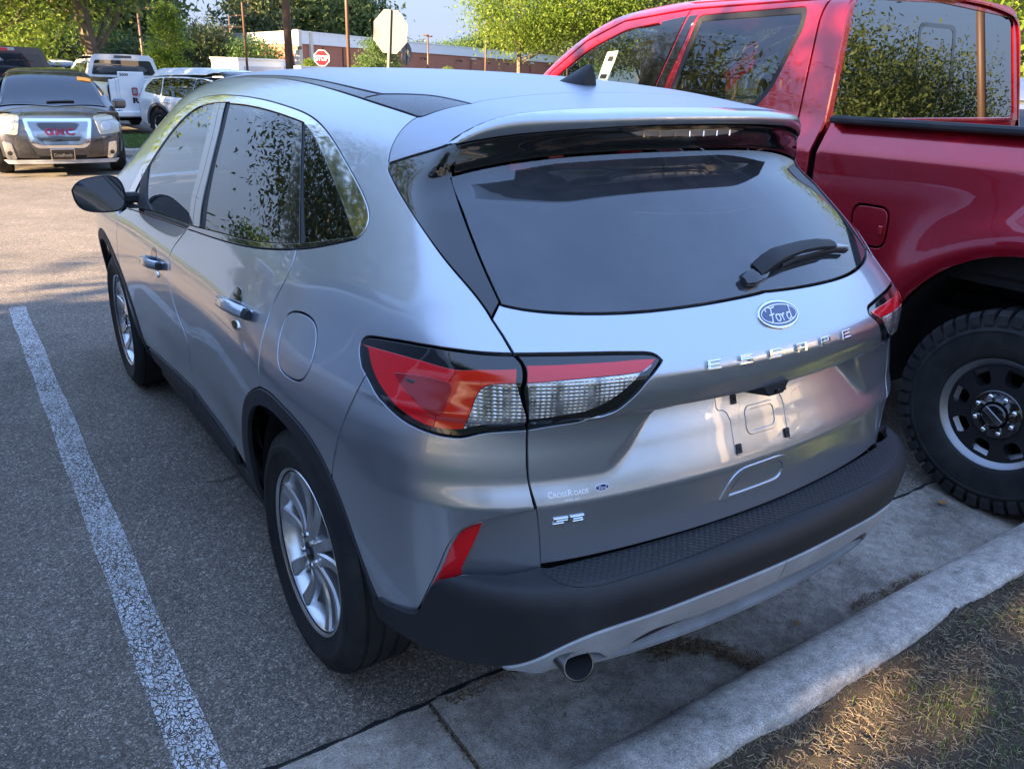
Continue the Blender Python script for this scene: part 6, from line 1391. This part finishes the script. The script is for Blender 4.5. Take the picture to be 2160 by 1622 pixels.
# strip of lawn in front of the far trees
g=MB(); g.box(-40,9,31,60,-.02,.12,.0); tag(g.build('lawn',M['turf']),kind='structure')
# ---------------------------------------------------------------- signs and poles
M['signred']=M_('sign_red',(.50,.012,.02),.4); M['signwhite']=M_('sign_white',(.75,.75,.75),.4); M['galv']=M_('galvanised',(.095,.095,.095),.6,.0); M['bronze']=M_('bronze_pole',(.12,.07,.045),.5,.2)
def octa(r,n=8): return [(r*math.cos(math.pi/8+k*math.pi/4),r*math.sin(math.pi/8+k*math.pi/4)) for k in range(8)]
def stop_sign(x,y,zc,face,label,lean=0,w=.76):
    o=empty('stop_sign',(x,y,0),face,label,'road sign','stop signs'); R=w/2/math.cos(math.pi/8)
    Mt=Matrix.Translation((0,0,zc))@Matrix.Rotation(math.radians(90),4,'X')
    m=MB(); m.prism(octa(R),-.002,.002,Mt); pl=m.build('sign_plate',M['galv'],o)
    m=MB(); m.prism(octa(R*.99),.002,.0035,Mt); m.build('sign_border',M['signwhite'],pl); m=MB(); m.prism(octa(R*.90),.0035,.0045,Mt); m.build('sign_face',M['signred'],pl)
    V,Fc=textmesh('STOP',1,.03); x0,x1=V[:,0].min(),V[:,0].max(); y0,y1=V[:,1].min(),V[:,1].max()
    mesh('sign_lettering',[tuple(Mt@Vector(((v[0]-x0)/(x1-x0)*w*.80-w*.40,(v[1]-y0)/(y1-y0)*w*.34-w*.17,.0055))) for v in V],Fc,M['signwhite'],pl)
    m=MB(); m.box(-.022,.022,.008,.040,-.1,zc+w*.5,.002); m.box(-.03,.03,.004,.010,zc-.25,zc+.25); m.build('post',M['galv'],o)
    for s in (-.2,.2):
        m=MB(); m.rev([(0,.008),(.010,.007),(.012,.004)],8,Matrix.Translation((0,0,s))@Mt); m.build('bolt',M['chrome'],pl)
    o.rotation_euler=(0,lean,face); return o
stop_sign(4.86,11.35,2.30,math.radians(120.5),'large stop sign leaning, seen from its grey back beside the brown pole',math.radians(-4),w=.66)
stop_sign(12.2,32.35,2.16,math.radians(330),'small red stop sign facing the camera in front of the brick building',0,.62)
stop_sign(13.99,28.24,2.38,math.radians(93),'narrow pale back of a stop sign turned nearly edge-on')
def light_pole(x,y,h,r,label,ang=0,arms=1,group='parking lot light poles'):
    o=empty('light_pole',(x,y,0),ang,label,'light pole',group)
    m=MB(); m.tube([(0,0,0),(0,0,h)],[r,r*.72],12); m.build('pole',M['bronze'],o,True)
    m=MB(); m.rev([(0,.75),(.28,.72),(.30,.05),(.30,0)],16); m.build('pole_base',M['kerb'],o)
    for k in range(arms):
        s=1 if k==0 else -1; m=MB(); m.box(min(0,s*.9),max(0,s*.9),-.03,.03,h-.10,h-.04); m.build('arm',M['bronze'],o); m=MB(); m.box(min(s*.5,s*1.2),max(s*.5,s*1.2),-.18,.18,h-.09,h+.02,.02); m.build('lamp_head',M['bronze'],o)
    return o
light_pole(5.9,18.7,9,.105,'thick brown light pole rising just left of the red stop sign',.3)
light_pole(13.61,32.85,9,.085,'brown light pole between the red stop sign and the grey sign back',.5,2)
light_pole(11.48,40.03,10,.06,'thin brown pole in front of the tall pines left of the building',.1)
light_pole(31.62,50.38,7.2,.09,'light pole with a double head above the right tree',.9,2)
light_pole(32.91,61.22,4.6,.09,'short looking pole against the middle of the brick wall',.9,2)
light_pole(8.22,47.04,4.5,.075,'pale light pole with a side lamp standing before the dark woods',.2)
light_pole(15.04,55.67,4.2,.07,'thin far pole at the woods edge left of the white container',0)
light_pole(17.07,61.32,5.2,.07,'second thin far pole at the woods edge, just right of its neighbour',0)
light_pole(42.5,55.,4.0,.09,'dark pole in front of the far right end of the brick wall',0)
# ---------------------------------------------------------------- brick building
def brickmat():
    m=M_('red_brick',(.36,.12,.07),.85); t=NT(m); co=t.co(); b=t.n('TexBrick'); b.inputs['Scale'].default_value=2.4; b.inputs['Mortar Size'].default_value=.02; b.inputs['Color1'].default_value=(.40,.135,.075,1);b.inputs['Color2'].default_value=(.33,.105,.06,1);b.inputs['Mortar'].default_value=(.36,.30,.25,1)
    t.l(t.map(co,(1,1,1),rot=(math.radians(90),0,0)),b.inputs[0]); t.col(t.mix(t.noise(co,.6,4),b.outputs[0],(.30,.10,.06))); return m
M['brick']=brickmat(); M['fascia']=M_('white_metal_fascia',(.66,.68,.70),.45); M['stone']=M_('pale_stone',(.55,.50,.42),.7)
def building():
    C0=np.array([20.07,56.11]);Rr=np.array([59.53,82.17]);Ll=np.array([19.48,63.72])
    d=(Rr-C0)/np.linalg.norm(Rr-C0); n=np.array([d[1],-d[0]]); dl=(Ll-C0)/np.linalg.norm(Ll-C0); L_=62; ang=math.atan2(d[1],d[0])
    o=empty('brick_building',(C0[0],C0[1],0),ang,'long low red brick building with a white metal band along its roof','building')
    # local x along the long wall, y into the building
    dep=math.hypot(*(Ll-C0))*3; la=math.atan2(dl[1],dl[0])-ang
    bx,by=math.cos(la)*dep,math.sin(la)*dep
    def wall(name,p0,p1,z0,z1,mat,off=0,th=.3,par=o):
        p0=np.array(p0,float);p1=np.array(p1,float); t=(p1-p0)/np.linalg.norm(p1-p0); nn=np.array([t[1],-t[0]]); a=p0+nn*off; b=p1+nn*off; c=b-nn*(th+off); e=a-nn*(th+off)
        m=MB(); m.add([(a[0],a[1],z0),(b[0],b[1],z0),(c[0],c[1],z0),(e[0],e[1],z0),(a[0],a[1],z1),(b[0],b[1],z1),(c[0],c[1],z1),(e[0],e[1],z1)],[(0,1,5,4),(1,2,6,5),(2,3,7,6),(3,0,4,7),(4,5,6,7),(0,3,2,1)]); return m.build(name,mat,par)
    w1=wall('wall',(0,0),(L_,0),0,3.36,M['brick']); w2=wall('wall',(bx,by),(0,0),0,3.36,M['brick'])
    k=0
    xs=np.arange(0,L_,2.4)
    for i,x in enumerate(xs): wall('fascia_panel',(x+.01,0),(min(x+2.39,L_),0),3.37,4.12,M['fascia'],.10,.2)
    nL=6
    for i in range(nL): wall('fascia_panel',(bx*(1-i/nL),by*(1-i/nL)),(bx*(1-(i+.985)/nL),by*(1-(i+.985)/nL)),3.37,4.12,M['stone'],.10,.2)
    wall('coping',(-.1,0),(L_,0),4.12,4.20,M['fascia'],.14,.3); wall('coping',(bx,by),(0,0),4.12,4.20,M['stone'],.14,.3)
    wall('corner_pier',(-.15,-.05),(.25,-.05),0,4.25,M['stone'],.12,.3); wall('corner_pier',(1.2,-.05),(1.5,-.05),0,4.2,M['stone'],.14,.3)
    m=MB(); m.add([(0,0,3.9),(L_,0,3.9),(L_,14,3.9),(bx,by,3.9)],[(0,1,2,3)]); m.build('roof',M['fascia'],o)
    for x in (9,17.5,24.5,31,36,42,49):
        m=MB(); m.box(x-.05,x+.05,-.55,0,2.92,2.98); m.box(x-.12,x+.12,-.62,-.40,2.80,2.95); m.build('wall_lamp',M['bronze'],o)
    for x in (12.5,28,44):
        m=MB(); m.box(x-.4,x+.4,-.18,0,0,3.1); m.build('pier',M['brick'],o); m=MB(); m.box(x-.45,x+.45,-.24,0,3.1,3.25); m.build('pier_cap',M['stone'],o)
    for x in (2.9,5.4):
        m=MB(); m.box(x-.05,x+.05,-.08,0,0,3.25); m.build('downpipe',M['bronze'],o)
    for x in (6,7.8,20.5,39): 
        m=MB(); m.box(x-.6,x+.6,-.03,.02,.05,2.1); w=m.build('service_door',M['darkgrey'],o)
    m=MB(); m.box(-.5,0,-.3,.0,3.0,3.2); m.build('wall_lamp',M['bronze'],o)
building()
def container(px,py,rz,L_,h,label,name='storage_container',doors=3,cat='container'):
    o=empty(name,(px,py,0),rz,label,cat,'white units in front of the brick building'); m=MB(); m.box(0,L_,0,2.4,.1,h,.03); m.build('shell',M['white2'],o)
    for k in range(doors):
        a=L_*(k+.12)/doors;b=L_*(k+.88)/doors; m=MB(); m.box(a,b,-.03,.0,.2,h-.35,.01); d=m.build('shutter',M['shutter'],o)
        for q in range(6):
            z=.3+(h-.6)*q/6; m=MB(); m.box(a+.04,b-.04,-.045,-.03,z,z+.04); m.build('slat',M['shutter'],d)
    m=MB(); m.box(-.05,L_+.05,-.06,2.45,h,h+.08); m.build('roof',M['white2'],o)
M['white2']=M_('white_panel',(.74,.74,.72),.5); M['shutter']=M_('grey_shutter',(.42,.44,.47),.5)
container(13.0,46.6,.35,3.4,2.15,'tallest white container at the left end of the row by the woods',doors=1)
container(16.5,46.3,.30,5.5,1.82,'white storage unit behind the red stop sign',doors=3)
container(22.3,47.6,.35,4.8,1.78,'white storage unit in the middle of the row, below the brick piers',doors=2)
container(27.6,49.2,.35,6.5,1.80,'white storage unit at the right end of the row before the bushy tree',doors=3)
container(34.8,51.8,.35,7.,1.75,'long white storage unit below the right end of the brick wall',doors=3)
container(13.4,56.9,.2,3.4,1.9,'small pale shed with two shutters at the edge of the woods','shed',2,'shed')
M['cream']=M_('cream_render',(.28,.25,.21),.7)
# showroom behind the camera: only reflections see it
def showroom():
    o=empty('showroom',(11.3,-15.3,0),math.radians(61),'white showroom with tall windows behind the camera','building')
    m=MB(); m.box(0,6.5,-8,0,0,4.2); m.build('wall',M['cream'],o); m=MB(); m.box(-.4,6.9,-.5,.3,4.2,5.0,.03); m.build('fascia',M['white2'],o)
    for k in range(1):
        m=MB(); m.box(1+k*4.1,3.4+k*4.1,0,.04,.4,3.4); m.build('window',M['frit'],o)
    for k in range(2): m=MB(); m.box(.2+k*4.1,.7+k*4.1,.04,.5,0,4.2); m.build('column',M['stone'],o)
showroom()
g=MB(); g.box(-60,60,-33,-8,-.02,.006); tag(g.build('rear_drive',M['concrete']),kind='structure')

light_pole(17.5,-6.6,7.5,.10,'light pole on the right, outside the picture',.4)
# ================================================================ trees
def leafmat(name,cols,tr=.35):
    m=bpy.data.materials.new(name); m.use_nodes=True; t=NT(m); b=t.b; b.inputs['Roughness'].default_value=.55; b.inputs['Specular IOR Level'].default_value=.3
    gi=t.n('NewGeometry'); c=t.ramp(gi.outputs['Random Per Island'],[(i/(len(cols)-1),k) for i,k in enumerate(cols)]); t.l(c,b.inputs['Base Color'])
    tl=t.n('BsdfTranslucent'); t.l(t.mix(.5,c,(.30,.38,.05)) if tr>.4 else c,tl.inputs[0]); mx=t.n('MixShader'); mx.inputs[0].default_value=tr; out=m.node_tree.nodes['Material Output']; t.l(b.outputs[0],mx.inputs[1]); t.l(tl.outputs[0],mx.inputs[2]); t.l(mx.outputs[0],out.inputs[0]); return m
M['leaf_yel']=leafmat('yellow_green_leaves',[(.07,.13,.015),(.13,.20,.02),(.20,.26,.03),(.09,.155,.02)],.5)
M['leaf_mid']=leafmat('mid_green_leaves',[(.045,.09,.02),(.085,.15,.035),(.13,.19,.05),(.06,.12,.025)],.4)
M['leaf_olive']=leafmat('olive_leaves',[(.045,.07,.018),(.085,.12,.03),(.13,.16,.045),(.06,.09,.02)],.4)
M['leaf_dark']=leafmat('dark_pine_leaves',[(.03,.05,.02),(.06,.085,.03),(.10,.115,.04),(.045,.065,.022)],.25)
M['bark']=plastic('bark',(.13,.10,.075),.9,.8,30)
def tree_mesh(seed,h,cr,ch,z0,nc,nl,ls,leafm,trunk_r,shape='round',flat=1.,sun_gaps=None,gsc=1):
    """h total height, crown radius cr, crown from z0 to h; nc clumps of nl leaves of size ls"""
    r=np.random.default_rng(seed); cz=(z0+h)/2; hz_=(h-z0)/2; C_=[]
    for k in range(nc):
        u=r.normal(size=3); u/=np.linalg.norm(u); rad=r.uniform(.30,1)**.55
        if shape=='cone': zz=z0+(h-z0)*r.random()**1.2; w=cr*(1-(zz-z0)/(h-z0))**.8+.15; a=r.uniform(0,6.28); C_.append((w*math.cos(a)*r.uniform(.35,1),w*math.sin(a)*r.uniform(.35,1),zz))
        elif shape=='pine': zz=z0+(h-z0)*r.random(); w=cr*(.35+.65*math.sin(math.pi*min(1,(zz-z0)/(h-z0)*.9+.1)))*r.uniform(.2,1); a=r.uniform(0,6.28); C_.append((w*math.cos(a),w*math.sin(a),zz))
        else: C_.append((u[0]*rad*cr,u[1]*rad*cr,cz+u[2]*rad*hz_*(1 if u[2]>0 else .8)))
    C_=np.array(C_); lob=1+.16*np.sin(3*np.arctan2(C_[:,1],C_[:,0])+seed)+.10*np.sin(7*np.arctan2(C_[:,1],C_[:,0])+2*seed+C_[:,2]); C_[:,:2]*=lob[:,None]
    cs=cr*.20 if shape!='pine' else cr*.17
    c=np.repeat(C_,nl,0); n=len(c); P=c+r.normal(size=(n,3))*cs*np.array([1,1,.62 if shape!='pine' else .35])
    d=r.normal(size=(n,3)); d/=np.linalg.norm(d,axis=1)[:,None]; e=r.normal(size=(n,3)); e[:,2]*=.5; e-=d*(e*d).sum(1)[:,None]; e/=np.linalg.norm(e,axis=1)[:,None]
    if sun_gaps is not None:
        k=np.ones(len(P),bool); u=np.array(sd)
        for q,rad in sun_gaps: w=P*gsc-np.array(q); dd=np.linalg.norm(w-(w@u)[:,None]*u,axis=1); k&=dd>rad
        P=P[k];d=d[k];e=e[k];n=len(P)
    s=ls*r.uniform(.6,1.4,n)[:,None]; V=np.stack([P-d*s,P+e*s*.42,P+d*s,P-e*s*.42],1).reshape(-1,3)
    Fc=np.arange(n*4).reshape(-1,4)
    me=bpy.data.meshes.new('crown'); me.from_pydata(V.tolist(),[],Fc.tolist()); me.materials.append(leafm); me.update()
    m=MB(); top=h*.80 if shape!='pine' else h*.96; pts=[(0,0,-.1),(.02*h*r.normal()*.3,.01*h*r.normal(),z0*.6),(r.normal()*.03*h*.3,r.normal()*.02*h,cz*.95),(0,0,top)]
    m.tube(pts,[trunk_r*1.25,trunk_r,trunk_r*.7,trunk_r*.15],9)
    for k in range(14 if shape!='pine' else 22):
        t=C_[r.integers(nc)]; zs=max(z0*.75,min(top*.9,t[2]-abs(r.normal())*hz_*.45 - .2*math.hypot(t[0],t[1]))); f=(zs/top)
        b=Vector((0,0,zs)); mid=Vector(((t[0])*.5,t[1]*.5,zs+(t[2]-zs)*.35)); m.tube([b,mid,Vector(t)],[trunk_r*.42*(1-f*.5),trunk_r*.24,trunk_r*.06],5,False)
    tm=bpy.data.meshes.new('trunk'); tm.from_pydata(m.v,[],m.f); tm.materials.append(M['bark']); tm.update()
    return me,tm
def tree(ms,name,loc,label,group=None,rz=0,sc=1,cat='tree'):
    o=empty(name,loc,rz,label,cat,group); o.scale=(sc,sc,sc) if not isinstance(sc,tuple) else sc
    a=bpy.data.objects.new('crown',ms[0]); link(a,o); b=bpy.data.objects.new('trunk',ms[1]); link(b,o); return o
tA=tree_mesh(1,9,3.6,0,1.3,170,85,.10,M['leaf_yel'],.14); tB=tree_mesh(2,10,4.2,0,2.2,230,90,.10,M['leaf_olive'],.20)
tCm=tree_mesh(3,4.4,1.15,0,1.2,80,80,.075,M['leaf_yel'],.06,'cone'); tY=tree_mesh(4,3.6,1.15,0,.9,90,80,.065,M['leaf_mid'],.05)
tF=tree_mesh(5,7.2,2.9,0,2.7,190,85,.085,M['leaf_yel'],.14); tG=tree_mesh(6,8.5,3.4,0,1.8,200,80,.10,M['leaf_olive'],.16)
tree(tA,'tree',(-.1,25.5,0),'yellow green tree filling the top left corner',None,.3)
tree(tB,'tree',(2.36,24.9,0),'broad olive tree with a forked trunk standing behind the white pickup',None,1.2)
tree(tA,'tree',(1.3,38,0),'yellow green tree lower down between the left corner tree and the broad olive tree',None,2.3,.75)
tree(tCm,'tree',(7.76,38.96,0),'small bright yellow green tree with a rounded cone shape beyond the white suv',None,0,(1.0,1.0,.95))
tree(tY,'tree',(20.4,44.4,0),'young dark green tree in front of the brick wall, left of the grey sign back',None,.6)
tree(tF,'tree',(21.14,30.94,0),'bushy yellow green tree at the right end of the brick building',None,.2,(.82,.82,.86))
tree(tF,'tree',(24.2,29.6,0),'yellow green tree just left of the red cab, behind the bushy one',None,2.2,.95)
tree(tG,'tree',(27.5,29.5,0),'taller olive tree showing above the red cab roof',None,1.2,.95)
tree(tG,'tree',(33.,31,0),'olive tree half hidden behind the middle of the red cab',None,2.7,1.1)
tree(tA,'tree',(17.6,7.6,0),'bright yellow green tree past the far side of the red pickup',None,2.7,.9)
for (x,y,s,l) in ((19.3,52.1,.42,'small yellow shrub at the foot of the brick wall near the corner'),(21.9,51.0,.36,'small yellow shrub beside the second brown pole'),(28.6,50.6,.38,'low green shrub between the stop sign backs')):
    tree(tCm,'shrub',(x,y,0),l,None,s*9,(s*1.8,s*1.8,s*1.25),'shrub')
# woods behind
Fd=[tree_mesh(20,14,3.6,0,3.0,150,36,.26,M['leaf_dark'],.2,'pine'),tree_mesh(21,11,4.4,0,1.5,150,38,.26,M['leaf_mid'],.2),tree_mesh(22,12,4.0,0,1.2,150,38,.26,M['leaf_dark'],.2),tree_mesh(23,10,4.2,0,1.2,140,38,.26,M['leaf_olive'],.2)]
lab=['tall dark pine in the woods behind the parking lot','mid green broadleaf tree in the woods behind the parking lot','dark rounded tree in the woods behind the parking lot','olive tree in the woods behind the parking lot']
def polar(px,D):
    a=math.radians(86.25-(px)*.0272-max(0,px-1080)*.0012); return CAMP[0]+D*math.cos(a),CAMP[1]+D*math.sin(a)
KN=('tall pine','leafy mid green','dark rounded','olive')
WH=((20,'at the left edge of the picture'),(110,'behind the dark suv'),(175,'left of the broad tree trunk'),(225,'right of the broad tree trunk'),(290,'above the white pickup'),(340,'just left of the round bright tree'),(400,'just right of the round bright tree'),(440,'above the white suv'),(490,'where two thin poles stand'),(535,'left of the thin pole by the pines'),(580,'over the left end of the building'),(612,'behind the thick brown pole'),(665,'above the stop sign'),(720,'left of the second brown pole'),(765,'right of the second brown pole'),(830,'left of the grey sign back'),(870,'behind the grey sign back'),(915,'right of the grey sign back'),(950,'over the middle of the long brick wall'),(1000,'over the right half of the brick wall'),(1100,'behind the bushy yellow green tree'),(1300,'left of the red cab'),(1500,'hidden by the front of the red cab'),(1700,'hidden by the middle of the red cab'),(1950,'hidden by the rear of the red cab'),(9999,'beyond the right edge'))
SEEN={}
def once(l):
    SEEN[l]=SEEN.get(l,0)+1
    return l if SEEN[l]==1 else l+(', next' if SEEN[l]==2 else ', third along' if SEEN[l]==3 else ', last')
def wood(px,D,k,h):
    x,y=polar(px,D); H_=(14,11,12,10)[k]; s=h/H_; wh=[w for p,w in WH if px<p][0]; tree(Fd[k],'tree',(x,y,-.2),once(KN[k]+(' low' if h<5.2 else '')+' tree in the woods '+wh),'trees in the woods beyond the lot',rng.uniform(0,6),(s*rng.uniform(.9,1.15),s*rng.uniform(.9,1.15),s))
# heights follow the skyline: (px, distance, kind, height)
for px,D,k,h in ((-120,60,1,10),(-60,75,2,12),(0,70,2,11),(50,85,0,13),(95,70,1,10),(150,80,2,13),(200,70,3,10),(240,85,0,13),(268,75,2,10),(300,80,2,7),(325,95,0,6.6),(352,80,2,4.5),(385,85,2,5.3),(405,95,3,5.8),(425,80,1,5),(450,90,2,5.3),(470,80,2,4.5),(512,78,0,11),(528,95,0,13),(545,85,0,12.5),(570,98,0,14),(600,90,3,12),(628,100,0,14.5),(655,96,3,13),(685,104,0,14),(712,98,3,12.5),(738,106,0,13),(760,100,1,9.6),(782,110,1,6.4),(815,125,2,6),(845,120,3,6),(880,130,1,6.7),(905,126,2,6.2),(930,135,1,6.4),(962,125,1,6.5),(990,130,1,7.1),(1020,120,1,7.3),(1060,125,2,8.6),(1120,120,3,10),(1180,118,1,10),(1250,115,2,10),(1330,110,1,11),(1420,105,2,12),(1520,100,3,12),(1620,95,1,12),(1750,90,2,12),(1900,80,1,12),(2050,70,3,12),(2180,60,1,11),(2300,60,2,11)):
    wood(px,D,k,h)
# understorey
for px in sorted(rng.uniform(-80,520,26)):
    px=float(px); wood(px,rng.uniform(58,72),1 if rng.random()<.5 else 2,rng.uniform(3.2,5.0))
# trees to the left and behind, seen only as shade and reflections
SH=[tree_mesh(40,9.5,5.0,0,2.6,330,130,.095,M['leaf_olive'],.2),tree_mesh(41,9,4.6,0,1.6,520,130,.125,M['leaf_mid'],.2,sun_gaps=[((x+13.5,y+2.7,.1),r_) for x,y,r_ in ((.22,-1.17,.17),(1.25,-1.22,.13),(1.75,-1.30,.16),(.75,-1.6,.12),(2.4,-1.2,.15))],gsc=np.array([1.0,1.18,.80]))]  # second crown has leaves cut away along the sun to let patches onto the verge
tree(SH[1],'tree',(-13.5,-2.7,0),'broad low tree left of the row, outside the picture',None,0,(1.0,1.18,.80))
tree(SH[0],'tree',(-16.5,-9.5,0),'tree left of the verge, outside the picture',None,1.9)
tree(SH[0],'tree',(-11.5,17.5,0),'tree across the aisle to the left, outside the picture',None,2.9)
for i,(x,y,k,s) in enumerate(((-70,-20,1,1),(-85,8,2,1),(-78,32,3,1),(-60,50,1,1),(-30,-45,2,1),(-5,-55,0,1),(20,-50,1,1),(45,-40,2,1),(60,-15,3,1),(62,10,1,1),(-20,-26,1,.6),(44,-22,1,.5),(52,-24,3,.6),(-48,60,2,1),(-25,65,1,1))):
    tree(Fd[k],'tree',(x,y,0),('tree %s outside the picture'%('left of the lot','behind the camera','right of the lot')[0 if x<-15 else (1 if y<0 else 2)]),'trees around the lot outside the picture',i*1.3,s)

for i,(x,y,s_) in enumerate(((22.5,-14,.85),(26.5,-13.5,.62),(5,-25,.8),(34,-19,.7))): tree(tG if i%2==0 else tB,'tree',(x,y,0),'tree behind the camera outside the picture','trees around the lot outside the picture',i*1.9,s_)
